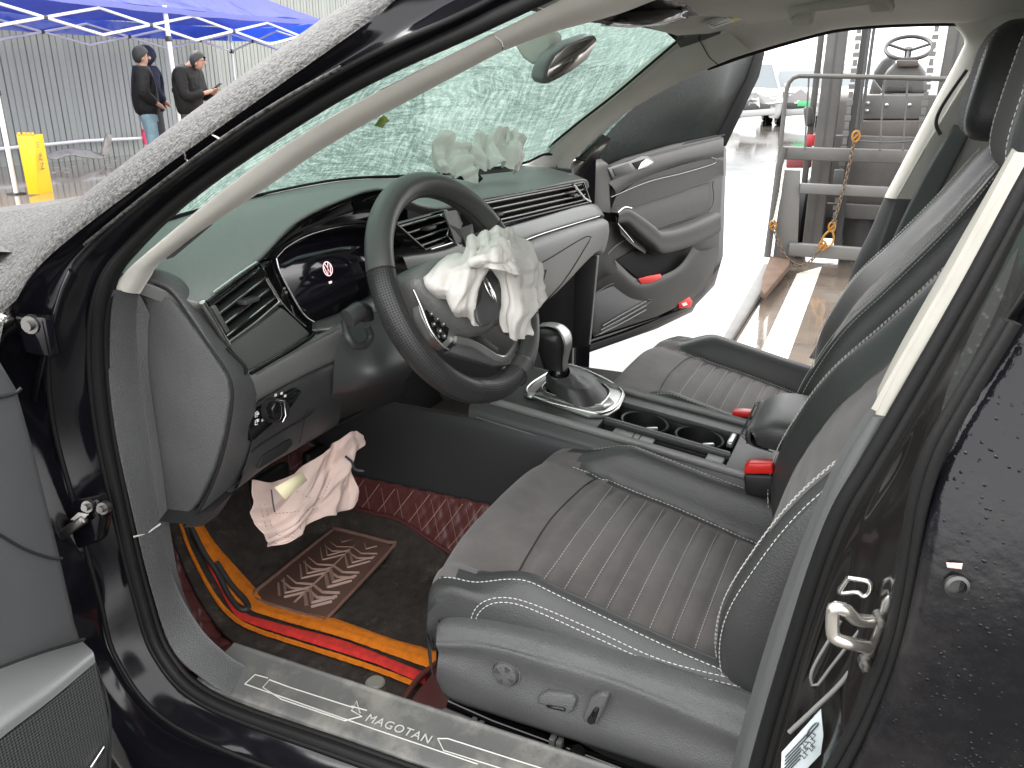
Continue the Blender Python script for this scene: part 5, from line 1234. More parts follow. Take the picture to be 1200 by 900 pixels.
prism('rear_glass', [Vector((.765, -.20, .91)), Vector((.765, -.95, .91)), Vector((.64, -.95, 1.25)), Vector((.64, -.20, 1.28))], (.004, 0, 0.001), M['side_glass'], car, bevel=0)
prism('rear_quarter', [Vector((.78, -.95, .45)), Vector((.78, -1.3, .45)), Vector((.64, -1.3, 1.28)), Vector((.64, -.95, 1.28))], (.06, 0, 0), M['hard'], car)
box('rear_bench', (0, -.95, .44), (1.3, .5, .16), M['leather'], car, bevel=.04)
box('rear_backrest', (0, -1.12, .75), (1.3, .14, .6), M['leather'], car, bevel=.04)
# far sill
box('far_sill', (.76, .35, .35), (.10, 1.3, .05), M['hard'], car, bevel=.01)
# ---------------------------------------------------------------- passenger door, swung open
th = math.radians(68); DH = Vector((.86, .87, 0)); Dn = Vector((math.cos(th), math.sin(th), 0))   # Dn points away from the cabin side
Du = Vector((math.sin(th), -math.cos(th), 0))
def dk(pts, off=0.0):
    if not isinstance(off, (list, tuple)): off = [off]*len(pts)
    return [K(x, y, N=(DH-Dn*o, Dn)) for (x, y), o in zip(pts, off)]
M['door_top'] = mat('door_soft_top', (.078, .075, .072), .6, bump=(900, .3, 'grain', .0005), var=(7, .08))
M['door_panel'] = mat('door_inner_panel', (.064, .062, .060), .6, bump=(900, .3, 'grain', .0005), var=(7, .08), dirt=((.25, .22, .19), 7, .62, .25))
outl = [(690, 206), (735, 186), (790, 170), (846, 158), (850, 175), (846, 240), (843, 300), (834, 328), (812, 352), (770, 372), (690, 398), (684, 330), (684, 240)]
pdoor = prism('passenger_door', dk(outl, .0), Dn*.05, M['door_panel'], car, bevel=.008)
prism('door_skin', dk([(680, 215), (735, 190), (846, 160), (852, 176), (848, 300), (838, 335), (816, 358), (812, 366), (668, 420), (672, 300)], -.055), Dn*.03, M['paint'], pdoor, bevel=.006)
prism('door_edge', dk([(676, 404), (690, 398), (770, 372), (808, 354), (814, 360), (812, 366), (770, 386), (668, 422)], -.03), Dn*.05, M['paint'], pdoor, bevel=.006)
tube('door_seal', dk([(680, 408), (740, 388), (809, 358)], -.018), .006, M['rubber'], pdoor, res=20)
# front edge of the door: dark hinge side
grid('door_front_edge', [dk([(690, 330), (690, 380), (697, 396)], .01), dk([(676, 330), (674, 380), (684, 402)], -.05), dk([(660, 330), (660, 385), (668, 415)], -.12)], M['paint'], pdoor, nu=12, nv=4)
# top rail of the panel with switch plate and inner handle
grid('door_top_rail', [dk([(700, 212), (735, 190), (790, 174), (847, 160)], -.01), dk([(712, 214), (740, 193), (792, 177), (848, 163)], .022), dk([(720, 222), (745, 205), (795, 188), (848, 176)], .030), dk([(722, 228), (748, 212), (800, 192), (848, 184)], .020)], M['door_top'], pdoor, nu=24, nv=4)
grid('handle_strip', [dk([(722, 230), (752, 210), (800, 193), (835, 186), (848, 189)], .020), dk([(718, 240), (752, 222), (800, 206), (838, 195), (848, 198)], .016), dk([(716, 252), (750, 240), (800, 224), (840, 206), (848, 206)], .010)], M['door_top'], pdoor, nu=24, nv=4)
tube('strip_line', dk([(716, 231), (760, 213), (800, 203), (836, 192), (840, 187), (832, 184)], .022), .0011, M['silver_trim'], pdoor, res=30)
tube('strip_line', dk([(717, 222), (752, 212), (800, 200), (836, 190)], .0215), .0010, M['hard'], pdoor, res=30)
hp = prism('handle_plate', dk([(712, 197), (738, 189), (752, 183), (760, 183), (767, 189), (765, 195), (748, 201), (718, 210)], .030), Dn*.01, mat('dark_satin_metal', (.16, .155, .15), .35, .7), pdoor, bevel=.003)
prism('switch_panel', dk([(718, 198), (737, 191), (742, 200), (722, 207)], .0325), Dn*.004, M['hard'], hp, bevel=.001)
prism('handle_recess', dk([(741, 191), (757, 186), (760, 193), (746, 198)], .0322), Dn*.004, M['void'], hp, bevel=.001)
prism('inner_handle', dk([(752, 191), (758, 186), (766, 190), (758, 196), (748, 199)], .036), Dn*.006, M['chrome'], hp, bevel=.002)
# mirror-corner cover at the front of the door
grid('corner_cover', [dk([(684, 240), (684, 205), (692, 190), (704, 186)], .0), dk([(698, 246), (697, 208), (704, 194), (712, 192)], .028), dk([(716, 250), (714, 220), (717, 204), (722, 200)], .024)], M['door_top'], pdoor, nu=16, nv=5)
# middle panel with cloth insert, pull handle and armrest
grid('panel_insert', [dk([(728, 246), (770, 232), (830, 214)], .004), dk([(738, 262), (775, 248), (832, 232)], .008), dk([(752, 276), (785, 262), (832, 247)], .006)], M['door_top'], pdoor, nu=16, nv=4)
tube('panel_gap', dk([(728, 246), (770, 231), (831, 213), (835, 216), (832, 246), (785, 262), (768, 270)], .009), .0018, M['hard'], pdoor, res=40)
pullp = dk([(724, 250), (734, 244), (752, 254), (768, 266), (776, 272), (800, 268), (830, 256), (843, 250)], .055)
pull2 = dk([(722, 262), (735, 262), (748, 274), (765, 288), (776, 297), (800, 292), (830, 281), (843, 272)], .050)
a0 = [p+Dn*.05 for p in pullp]; a1 = [p+Dn*.05 for p in pull2]
grid('door_armrest', [a0, pullp, mid(pullp, pull2, .5, tuple(-Dn*.006)), pull2, a1], M['door_top'], pdoor, nu=34, nv=5)
tube('pull_accent', dk([(724, 249), (732, 243), (740, 244)], .056), .003, M['chrome'], pdoor, res=12)
tube('pull_accent', dk([(722, 254), (724, 262), (734, 274), (742, 284)], .05), .0022, M['chrome'], pdoor, res=16)
grid('pull_cup', [dk([(724, 262), (740, 276), (758, 292)], .01), dk([(728, 274), (740, 286), (756, 297)], .03)], M['torn'], pdoor, nu=12, nv=4)
prism('pocket', dk([(722, 305), (745, 292), (770, 298), (800, 293), (812, 288), (806, 300), (790, 316), (770, 326), (752, 330)], .0085), Dn*.004, M['void'], pdoor, bevel=.001)
grid('pocket_wall', [dk([(720, 304), (748, 328), (772, 324), (796, 312), (812, 290)], .040), dk([(722, 318), (748, 338), (775, 333), (802, 318), (822, 294)], .046), dk([(700, 330), (740, 356), (780, 356), (820, 330), (838, 290)], .022), dk([(696, 350), (740, 372), (784, 364), (826, 336), (843, 292)], .004)], M['door_panel'], pdoor, nu=30, nv=5)
prism('reflector', dk([(748, 327), (758, 324), (774, 321), (776, 326), (764, 331), (752, 333)], .047), Dn*.004, M['red'], pdoor, bevel=.001)
rf = prism('edge_reflector', dk([(795, 352), (808, 348), (812, 353), (810, 360), (796, 362)], .012), Dn*.01, M['red'], pdoor, bevel=.002)
prism('reflector_mark', dk([(799, 356), (804, 354), (806, 357), (801, 359)], .0135), Dn*.001, M['white'], pdoor, bevel=0)
spk = prism('speaker_grille', dk([(692, 352), (698, 344), (724, 332), (758, 350), (760, 356), (700, 392), (693, 390)], .030), Dn*.03, M['hard'], pdoor, bevel=.006)
tube('grille_edge', dk([(692, 352), (698, 344), (724, 332), (758, 350), (760, 355), (698, 394)], .032), .002, M['door_top'], pdoor, res=40)
for k in range(3): tube('grille_bar', dk([(702+k*2, 392-k*5), (730, 378-k*5), (757, 363-k*5)], .034), .0024, M['torn'], pdoor, res=10)
tube('panel_line', dk([(712, 298), (722, 288), (740, 276)], .012), .0018, M['torn'], pdoor, res=8)
M['frame_black'] = mat('window_frame_black', (.008, .008, .009), .6, spec=.12)
# window glass with frame
gl_px = [(680, 215), (698, 158), (730, 120), (788, 92), (842, 70), (890, 58), (878, 96), (848, 158), (790, 171), (735, 187)]
gd = dk(gl_px, -.02); mesh('door_glass', gd, [tuple(range(len(gd)))], M['side_glass'], pdoor, thick=.004)
prism('window_frame', dk([(886, 60), (897, 61), (890, 90), (851, 172), (842, 160), (876, 92)], -.01), Dn*.03, M['frame_black'], pdoor, bevel=.004)
prism('window_frame', dk([(676, 216), (700, 150), (712, 140), (697, 212)], -.01), Dn*.03, M['frame_black'], pdoor, bevel=.004)
tube('glass_seal', dk([(700, 211), (736, 189), (790, 172), (849, 158)], -.005), .004, M['rubber'], pdoor, res=24)
# body side seen between pillar and open door
grid('door_aperture', [KL([(664, 206), (674, 188), (706, 157)], X=[.78, .77, .75]), KL([(672, 212), (683, 190), (712, 160)], X=[.83, .82, .80]), KL([(680, 214), (690, 196), (716, 163)], X=[.86, .85, .84])], M['paint'], car, nu=14, nv=4)
grid('aperture_lower', [[Vector((.78, .86, z)) for z in (.98, .7, .4, .34)], [Vector((.86, .84, z)) for z in (.98, .7, .4, .30)], [Vector((.90, .80, z)) for z in (.98, .7, .4, .26)]], M['paint'], car, nu=14, nv=4)

grid('footwell_side', [[Vector((.70, y, z)) for y, z in ((.80, .97), (1.15, .97))], [Vector((.74, y, z)) for y, z in ((.80, .6), (1.15, .6))], [Vector((.74, y, z)) for y, z in ((.80, .24), (1.15, .24))]], M['hard'], car, nu=6, nv=4, thick=.02)
grid('aperture_lower', [[Vector((x, .80+(.06 if x < .8 else .10), z)) for z in (.98, .6, .26)] for x in (.735, .79, .84)], M['gloss_black'], car, nu=10, nv=4)
# ---------------------------------------------------------------- driver's door, swung open toward the viewer
M['mesh_grille'] = mat('speaker_mesh', (.055, .057, .058), .45)
def dot_nodes(m, sc):
    nt, b, N, Lk = nodes(m); tc = N('ShaderNodeTexCoord')
    mp = N('ShaderNodeVectorMath'); mp.operation = 'MULTIPLY'; mp.inputs[1].default_value = (sc, 0, sc); Lk(tc.outputs['Object'], mp.inputs[0])
    fr = N('ShaderNodeVectorMath'); fr.operation = 'FRACTION'; Lk(mp.outputs[0], fr.inputs[0])
    sb = N('ShaderNodeVectorMath'); sb.operation = 'DISTANCE'; sb.inputs[1].default_value = (.5, 0, .5); Lk(fr.outputs[0], sb.inputs[0])
    r = N('ShaderNodeMapRange'); r.inputs['From Min'].default_value = .28; r.inputs['From Max'].default_value = .40; Lk(sb.outputs['Value'], r.inputs['Value'])
    bp = N('ShaderNodeBump'); bp.inputs['Strength'].default_value = 1; bp.inputs['Distance'].default_value = .0015; Lk(r.outputs[0], bp.inputs['Height']); Lk(bp.outputs[0], b.inputs['Normal'])
    mx = N('ShaderNodeMix'); mx.data_type = 'RGBA'; mx.inputs['A'].default_value = (.014, .014, .014, 1); mx.inputs['B'].default_value = b.inputs['Base Color'].default_value; Lk(r.outputs[0], mx.inputs['Factor']); Lk(mx.outputs['Result'], b.inputs['Base Color'])
dot_nodes(M['mesh_grille'], 300)
YD = .78
M['near_door'] = mat('near_door_panel', (.058, .060, .062), .5, bump=(1000, .3, 'grain', .0005), var=(5, .10), dirt=((.30, .30, .29), 16, .66, .3))
def yk(pts, Y): return KL(pts, Y=Y)
dd = prism('driver_door', yk([(-160, 360), (-40, 390), (2, 418), (24, 455), (45, 530), (72, 640), (92, 730), (99, 752), (110, 780), (127, 850), (128, 910), (60, 1100), (-180, 1100)], YD), (0, .06, 0), M['near_door'], car, bevel=.010)
tube('panel_gap', [p+Vector((0, -.001, 0)) for p in yk([(-60, 475), (0, 465), (18, 460), (24, 455)], YD)], .0018, M['void'], dd, res=14)
tube('panel_gap', [p+Vector((0, -.001, 0)) for p in yk([(-60, 590), (0, 627), (30, 644), (60, 654), (72, 654)], YD)], .0016, M['void'], dd, res=20)
tube('panel_gap', [p+Vector((0, -.001, 0)) for p in yk([(-60, 806), (0, 782), (50, 764), (98, 749)], YD)], .0022, M['void'], dd, res=14)
# map pocket lip and speaker
grid('pocket_lip', [yk([(-80, 816), (0, 784), (50, 766), (97, 752)], .775), yk([(-80, 850), (0, 810), (56, 780), (103, 758)], .735), yk([(-80, 910), (0, 846), (56, 806), (109, 764)], .70), yk([(-80, 935), (0, 866), (60, 820), (112, 776)], .695)], mat('pale_pocket_lip', (.125, .128, .126), .45, bump=(1000, .3, 'grain', .0005), dirt=((.05, .05, .05), 40, .68, .6)), dd, nu=20, nv=4)
grid('speaker_grille', [yk([(-80, 936), (0, 868), (60, 822), (112, 777)], .694), yk([(-80, 1040), (0, 990), (70, 940), (128, 850)], .694), yk([(-80, 1140), (0, 1110), (60, 1040), (126, 910)], .70)], M['mesh_grille'], dd, nu=20, nv=5)
grid('pocket_end', [yk([(112, 776), (124, 815), (128, 850), (127, 910)], .694), yk([(112, 776), (126, 815), (131, 850), (130, 910)], .74), yk([(105, 776), (122, 815), (129, 850), (128, 910)], .78)], M['near_door'], dd, nu=16, nv=4)
prism('chrome_badge', yk([(106, 900), (123, 874), (124, 880), (112, 900)], .69), (0, .003, 0), M['chrome'], dd, bevel=.001)
box('door_skin', (-1.35, .87, .62), (.80, .03, .70), M['paint'], dd, bevel=.01)

# ---------------------------------------------------------------- near B-pillar
# pillar core behind the trim
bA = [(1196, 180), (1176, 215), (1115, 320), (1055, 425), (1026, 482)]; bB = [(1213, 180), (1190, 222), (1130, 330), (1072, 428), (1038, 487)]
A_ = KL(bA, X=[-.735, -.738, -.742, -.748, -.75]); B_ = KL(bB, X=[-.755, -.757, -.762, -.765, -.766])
grid('pillar_trim', [[p+Vector((.06, .0, 0)) for p in A_], A_, mid(A_, B_, .5, (-.004, .003, 0)), B_, [p+Vector((.012, .012, 0)) for p in B_]], mat('beige_trim_plastic', (.36, .345, .305), .5, var=(14, .1), dirt=((.22, .2, .17), 30, .66, .5)), car, nu=40, nv=4)  # plastic strip, beige darkened in colour because it faces the open sky
M['lower_trim'] = mat('lower_pillar_plastic', (.085, .087, .088), .5, bump=(1000, .35, 'grain', .0005), dirt=((.3, .3, .28), 20, .66, .4))
lA = [(1024, 484), (1000, 520), (975, 566), (940, 650), (905, 750), (878, 840), (862, 900), (840, 1000)]; lB = [(1034, 490), (1012, 530), (992, 572), (958, 660), (925, 755), (898, 845), (880, 905), (862, 1000)]
LA = KL(lA, X=[-.75, -.75, -.752, -.755, -.76, -.762, -.765, -.768]); LB = KL(lB, X=[-.768, -.77, -.772, -.775, -.78, -.782, -.785, -.785])
grid('lower_pillar_trim', [[p+Vector((.012, .004, 0)) for p in LA], LA, mid(LA, LB, .5, (-.003, .004, 0)), LB, [p+Vector((.01, -.02, 0)) for p in LB]], M['lower_trim'], car, nu=40, nv=4)
# rubber beads along the aperture edge
s1 = [(1226, 180), (1200, 225), (1140, 335), (1080, 440), (1045, 500), (1016, 548), (985, 600), (958, 668), (927, 765), (900, 855), (880, 930), (865, 1010)]
s2 = [(x+13, y+4) for x, y in s1]
for px_, r, xo in ((s1, .0085, -.785), (s2, .006, -.792)):
    tube('door_seal', KL(px_, X=xo), r, M['rubber'], car, n=8, res=160)
# painted jamb of the pillar, with pressed recess
jA = [(1238, 180), (1210, 228), (1152, 340), (1092, 446), (1058, 506), (1030, 552), (998, 606), (970, 672), (938, 770), (912, 860), (892, 935), (876, 1020)]
jD = [(1300, 180), (1262, 235), (1200, 345), (1136, 440), (1100, 505), (1082, 560), (1066, 610), (1052, 680), (1032, 760), (1000, 850), (975, 910), (940, 1020)]
JA = KL(jA, X=-.798); JD = KL(jD, X=-.868)
def jd(p, n, u, v):
    k = 0
    for cu, cv, ru, rv, d in ((.60, .32, .16, .25, .014), (.78, .38, .12, .28, .012), (.36, .4, .1, .2, .008)):
        q = ((u-cu)/ru)**2+((v-cv)/rv)**2
        if q < 1: k += d*(1-q)**2
    return p+Vector((k*.8, -k*.6, 0))
M['jamb'] = mat('brownish_black_jamb_paint', (.009, .0085, .008), .13, spec=.4, bump=(9, .12, 'noise', .01), dirt=((.10, .09, .075), 26, .62, .35))
jamb = grid('pillar_jamb', [JA, mid(JA, JD, .12, (-.004, 0, 0)), mid(JA, JD, .3, (-.002, 0, 0)), mid(JA, JD, .6, (.002, 0, 0)), mid(JA, JD, .9, (-.002, 0, 0)), JD, [p+Vector((.03, -.012, 0)) for p in JD]], M['jamb'], car, nu=90, nv=6, disp=jd)
tube('jamb_ridge', KL([(1008, 600), (984, 668), (954, 760), (925, 850)], X=-.806), .0022, M['jamb'], car, res=30)
tube('jamb_ridge', KL([(1058, 600), (1050, 640), (1030, 668)], X=-.835), .002, M['torn'], car, res=20)
tube('jamb_ridge', KL([(1022, 745), (990, 795), (955, 830), (925, 858)], X=-.845), .0022, M['torn'], car, res=24)
tube('jamb_ridge', KL([(1022, 720), (975, 780), (955, 805), (952, 785), (985, 728)], X=-.842), .0014, M['torn'], car, res=24)
# wire clip and the striker
tube('clip', KL([(994, 677), (1018, 682), (1019, 694), (1012, 699), (1004, 694), (984, 694), (994, 677)], X=-.852), .0022, M['chrome'], car, res=40)
sp1 = KL([(1029, 722), (1033, 705), (1041, 698), (1047, 703), (1048, 720), (1040, 750), (1024, 780), (1012, 792), (1009, 788), (1010, 766), (1020, 750)], X=-.872)
stk = prism('door_striker', sp1, (.004, 0, 0), M['steel'], car, bevel=.002)
tube('striker_loop', [K(1021, 728, X=-.874), K(1004, 726, X=-.888), K(992, 716, X=-.900), K(980, 712, X=-.905), K(976, 718, X=-.905), K(976, 742, X=-.905), K(981, 749, X=-.905), K(996, 754, X=-.900), K(1016, 758, X=-.878)], .0052, mat('bright_zinc', (.75, .72, .66), .25, .9), stk, res=60, n=10)
for x, y in ((1031, 724), (1014, 776)): bolt('striker_bolt', K(x, y, X=-.872), (-1, -.2, .1), .0055, M['steel'], stk)
# tyre pressure sticker
stp = KL([(916, 882), (962, 831), (965, 862), (962, 884), (945, 902), (914, 930)], X=-.845)
so = prism('pressure_sticker', stp, (.0012, 0, 0), M['label_blue'], car, bevel=.0004)
s0, s1_, s2_ = K(918, 884, X=-.847), K(961, 838, X=-.847), K(916, 922, X=-.847)
sx = (s1_-s0); sy = (s2_-s0)
def sq(u, v): return s0+sx*u+sy*v
for v in (.16, .27, .38, .49, .60, .71): tube('print_line', [sq(.06, v), sq(.50 if v > .3 else .72, v)], .0006, M['ink'], so, n=4)
for u, v in ((.62, .40), (.82, .40), (.62, .58), (.82, .58), (.62, .76), (.82, .76)):
    text('print_number', random.choice(('2.3', '2.5', '2.8')), sq(u, v), sx, -sy, .0062, M['ink'], so, ext=.0002)
tube('car_outline', [sq(u, v) for u, v in ((.66, .20), (.70, .12), (.80, .10), (.90, .12), (.96, .18), (.96, .24), (.66, .26), (.66, .20))], .0007, M['ink'], so, n=4)
# outer bead of the pillar: long curved rubber lip
tube('door_seal', KL([(1180, 375), (1120, 475), (1090, 530), (1072, 590), (1064, 640), (1056, 690), (1044, 745), (1026, 795), (1002, 850), (980, 890), (960, 925)], X=-.886), .0055, M['rubber'], car, res=60)
tube('door_seal', KL([(1190, 378), (1130, 478), (1100, 534), (1082, 592), (1074, 640), (1066, 692), (1054, 748), (1036, 800), (1012, 855), (990, 896), (970, 930)], X=-.892), .004, M['rubber'], car, res=60)

# ---------------------------------------------------------------- rear door (shut), its skin and glass
e0 = [(1330, 180), (1262, 262), (1200, 365), (1148, 455), (1116, 520), (1098, 575), (1086, 640), (1076, 700), (1062, 760), (1042, 815), (1018, 865), (995, 905), (970, 950)]
E0 = KL(e0, X=[-.79, -.815, -.842, -.864, -.878, -.89, -.90, -.905, -.905, -.902, -.898, -.893, -.888])
def back(y, p): return Vector((p.x-.012*math.sin(min(1, abs(y)/.5)*1.5), p.y-y, p.z))
rd = grid('rear_door', [[p+Vector((.02, .004, 0)) for p in E0], E0, [back(.02, p)+Vector((-.006, 0, 0)) for p in E0], [back(.10, p)+Vector((-.004, 0, 0)) for p in E0], [back(.35, p) for p in E0], [back(.9, p) for p in E0]], M['drops'], car, nu=60, nv=6)
# glass above the waist line
grid('rear_glass', [KL([(1240, 225), (1180, 310), (1120, 430), (1098, 500)], X=[-.80, -.825, -.855, -.868]), [p+Vector((.0, -.5, 0)) for p in KL([(1240, 225), (1180, 310), (1120, 430), (1098, 500)], X=[-.80, -.825, -.855, -.868])]], M['side_glass'], rd, nu=14, nv=4, thick=.004)
lo_ = MB().lathe([(.0085, .0), (.0085, .003), (.0062, .004), (.0062, -.001), (0, -.0012)], K(1120, 686, X=-.912), (-1, -.3, .1), 20).build('latch_ring', mat('dull_dark_steel', (.10, .10, .098), .4, .9), rd)  # reflection in the door paint, modelled as a small ring
prism('latch_label', KL([(1109, 660), (1128, 661), (1127, 667), (1110, 665)], X=-.912), (.001, 0, 0), mat('rose_print', (.65, .45, .42), .5), rd, bevel=0)  # reflected red and white mark, laid on as a thin plate

# ---------------------------------------------------------------- floor mats (lie loose in the footwell)
M['mat_pile'] = mat('black_brown_mat_pile', (.058, .047, .040), .95, bump=(700, 1.0, 'noise', .004), var=(40, .45), dirt=((.22, .18, .14), 24, .56, .55))
M['mat_orange'] = mat('orange_mat_pile', (.95, .26, .012), .95, bump=(800, .9, 'noise', .003), var=(60, .2), dirt=((.35, .17, .05), 60, .66, .5))
M['mat_red'] = mat('red_mat_pile', (.85, .05, .04), .95, bump=(800, .9, 'noise', .003), var=(60, .2), dirt=((.35, .15, .10), 60, .68, .5))
M['quilt'] = mat('oxblood_quilted_leatherette', (.11, .036, .034), .30, bump=(600, .3, 'cells', .0005))
M['heel'] = mat('brown_rubber_heel_pad', (.22, .125, .10), .55, var=(30, .2), dirt=((.30, .24, .18), 22, .55, .6))
M['heel_dark'] = mat('dark_rubber_groove', (.13, .072, .056), .5)
def qz(x, y):
    t = max(0, (x+.26)/.10); z = .272+.128*min(1, t)**1.4
    if y > .98: z += (y-.98)*.62
    return z
def fk_(x, y, off=.012):
    """point of the picture on the footwell floor (which rises to the toe board and the tunnel)"""
    d = ray(x, y); t = .4
    while t < 3.5:
        p = CAM+d*t
        if p.z <= qz(p.x, p.y)+off: break
        t += .002
    return CAM+d*t
def fl_(pts, off=.012): return [fk_(x, y, off) for x, y in pts]
# oxblood quilted tray under everything
qm = empty('floor_mat', (-.42, .7, .275)); tag(qm, 'oxblood diamond-quilted leatherette mat lying under the striped carpet mat', 'floor mat', 'floor mats')
vs = []; nx, ny = 150, 230
QP = .040
for i in range(nx):
    for j in range(ny):
        x = -.70+.545*i/(nx-1); y = .30+.86*j/(ny-1)
        fa_ = abs((((x+y)/QP) % 1)-.5)*2; fb_ = abs((((x-y)/QP) % 1)-.5)*2
        puff = .0045*(1-fa_**5)*(1-fb_**5)
        vs.append(Vector((x, y, qz(x, y)+puff-.004)))
qs = mesh('quilted_sheet', vs, gridfaces(nx, ny), M['quilt'], qm)
mb = MB()
for k in range(-40, 60):
    for sgn in (1, -1):
        P = []
        for j in range(110):
            y = .56+.60*j/109; x = (k*QP-y) if sgn > 0 else (k*QP+y)
            if -.50 < x < -.158: P.append(Vector((x+QP/2, y, qz(x+QP/2, y)-.0022)))
            elif P: break
        P = [p for p in P if p.x < -.158]
        if len(P) > 2:
            for o in (-.0026, .0026): mb.tube([p+Vector((o, 0, 0)) for p in P[::3]], .0007, n=3)
so_ = mb.build('sewn_lines', mat('tan_thread', (.36, .22, .17), .6), qm); so_['kind'] = 'stuff'
# striped carpet mat
cm = empty('floor_mat', (-.45, .75, .285)); tag(cm, 'black carpet mat with orange and red border stripes and a rubber heel pad', 'floor mat', 'floor mats')
lo_px = [(190, 600), (206, 640), (222, 680), (246, 722), (282, 756), (400, 796), (500, 832), (620, 872), (760, 910)]
hi_px = [(240, 520), (300, 535), (350, 560), (400, 590), (430, 601), (470, 612), (520, 645), (600, 690), (760, 760)]
sh = []
for r in range(13):
    t = r/12; sh.append([fk_(x0+(x1-x0)*t, y0+(y1-y0)*t, .008) for (x0, y0), (x1, y1) in zip(lo_px, hi_px)])
pile = grid('carpet_pile', sh, M['mat_pile'], cm, nu=90, nv=3, disp=lambda p, n, u, v: p+Vector((0, 0, noise.noise(p*14)*.003)), thick=.006, off=0)
tube('bound_edge', [p+Vector((0, 0, .003)) for p in sh[-1]], .0045, M['quilt'], cm, res=60)
pt_ = bvh(pile)
def onp(pts, l): return [(hit(pt_, x, y, 0) or fk_(x, y, .008))+Vector((0, 0, l)) for x, y in pts]
def stripe(name, outer, inner, m):
    nn_ = 60
    a = [(p.x, p.y) for p in cr([Vector((x, y, 0)) for x, y in outer], nn_)]; b = [(p.x, p.y) for p in cr([Vector((x, y, 0)) for x, y in inner], nn_)]
    rows = []
    for k in range(5):
        t = k/4; rows.append(onp([(p[0]+(q[0]-p[0])*t, p[1]+(q[1]-p[1])*t) for p, q in zip(a, b)], (.012 if 0 < k < 4 else .008)))
    return grid(name, rows, m, cm, nu=120, nv=4, disp=lambda p, n, u, v: p+Vector((0, 0, noise.noise(p*170)*.0014+.0015)))
stripe('border_stripe', [(207, 610), (222, 652), (247, 700), (268, 727), (300, 746), (400, 779), (452, 797), (486, 811)], [(211, 608), (226, 650), (251, 697), (272, 723), (303, 742), (402, 774), (455, 792), (490, 806)], M['mat_orange'])
stripe('border_stripe', [(226, 632), (238, 656), (256, 690), (275, 724), (300, 738), (400, 770), (450, 787), (497, 808)], [(229, 629), (242, 652), (262, 685), (288, 722), (310, 731), (400, 755), (450, 774), (504, 796)], M['mat_red'])
stripe('border_stripe', [(219, 612), (234, 648), (258, 688), (285, 715), (320, 729), (400, 752), (460, 773), (516, 793)], [(231, 606), (252, 640), (280, 672), (300, 694), (322, 713), (390, 729), (455, 752), (518, 770)], M['mat_orange'])
# heel pad with raised chevrons
hp_px = [(298, 702), (306, 694), (388, 628), (394, 625), (455, 641), (461, 646), (384, 730), (376, 731), (302, 709)]
hpp = onp(hp_px, .010)
hpo = MB().prism(hpp, (0, 0, -.010)).build('heel_pad', M['heel_dark'], cm, bevel=.003)
tube('pad_rim', [p+Vector((0, 0, .001)) for p in hpp], .0040, M['heel'], hpo, closed=True, res=80)
hA, hB, hC, hD = onp([(309, 703), (394, 631), (454, 646), (377, 727)], .0115)
def hq(u, v): return hA.lerp(hB, u).lerp(hD.lerp(hC, u), v)
mb = MB()
for k in range(-3, 15):
    P = []
    for i in range(25):
        v = .03+.94*i/24; tri = abs(((i/24)*4) % 2-1); u = .02+k*.072+(.15 if k % 4 < 2 else .05)*tri
        if .04 < u < .96: P.append(hq(u, v))
        else:
            if len(P) > 1: mb.tube(P, .0036, n=4)
            P = []
    if len(P) > 1: mb.tube(P, .0036, n=4)
mb.tube([hq(.03, .5), hq(.97, .5)], .003, n=4)
rb_ = mb.build('chevron_rib', mat('tan_rubber_rib', (.40, .26, .21), .5, dirt=((.35, .29, .22), 30, .55, .7)), hpo); rb_['kind'] = 'stuff'
MB().lathe([(0, .003), (.013, .003), (.016, .0), (.016, -.002)], onp([(440, 803)], .006)[0], (0, 0, 1), 24).build('mat_clip', mat('dull_mat_clip', (.30, .29, .25), .5), cm)
tube('torn_binding', onp([(226, 628), (240, 656), (256, 680), (268, 704), (282, 722), (292, 722), (288, 712), (272, 694), (255, 668)], .016), .0055, M['hard'], cm, res=50)
prism('quilted_corner', [p+Vector((0, 0, .02)) for p in onp([(478, 836), (512, 792), (540, 800), (540, 842), (500, 846)], 0)], (0, 0, -.02), M['quilt'], qm, bevel=.004)
tube('quilt_piping', onp([(474, 834), (490, 810), (512, 790)], .022), .005, M['quilt'], qm, res=14)
# accelerator and brake in the shadow of the footwell
pdl = MB().box((-.22, 1.02, .40), (.06, .02, .16)).build('pedal', M['black'], car, bevel=.006)
pdl2 = MB().box((-.36, 1.02, .46), (.10, .02, .06)).build('pedal', M['black'], car, bevel=.006)
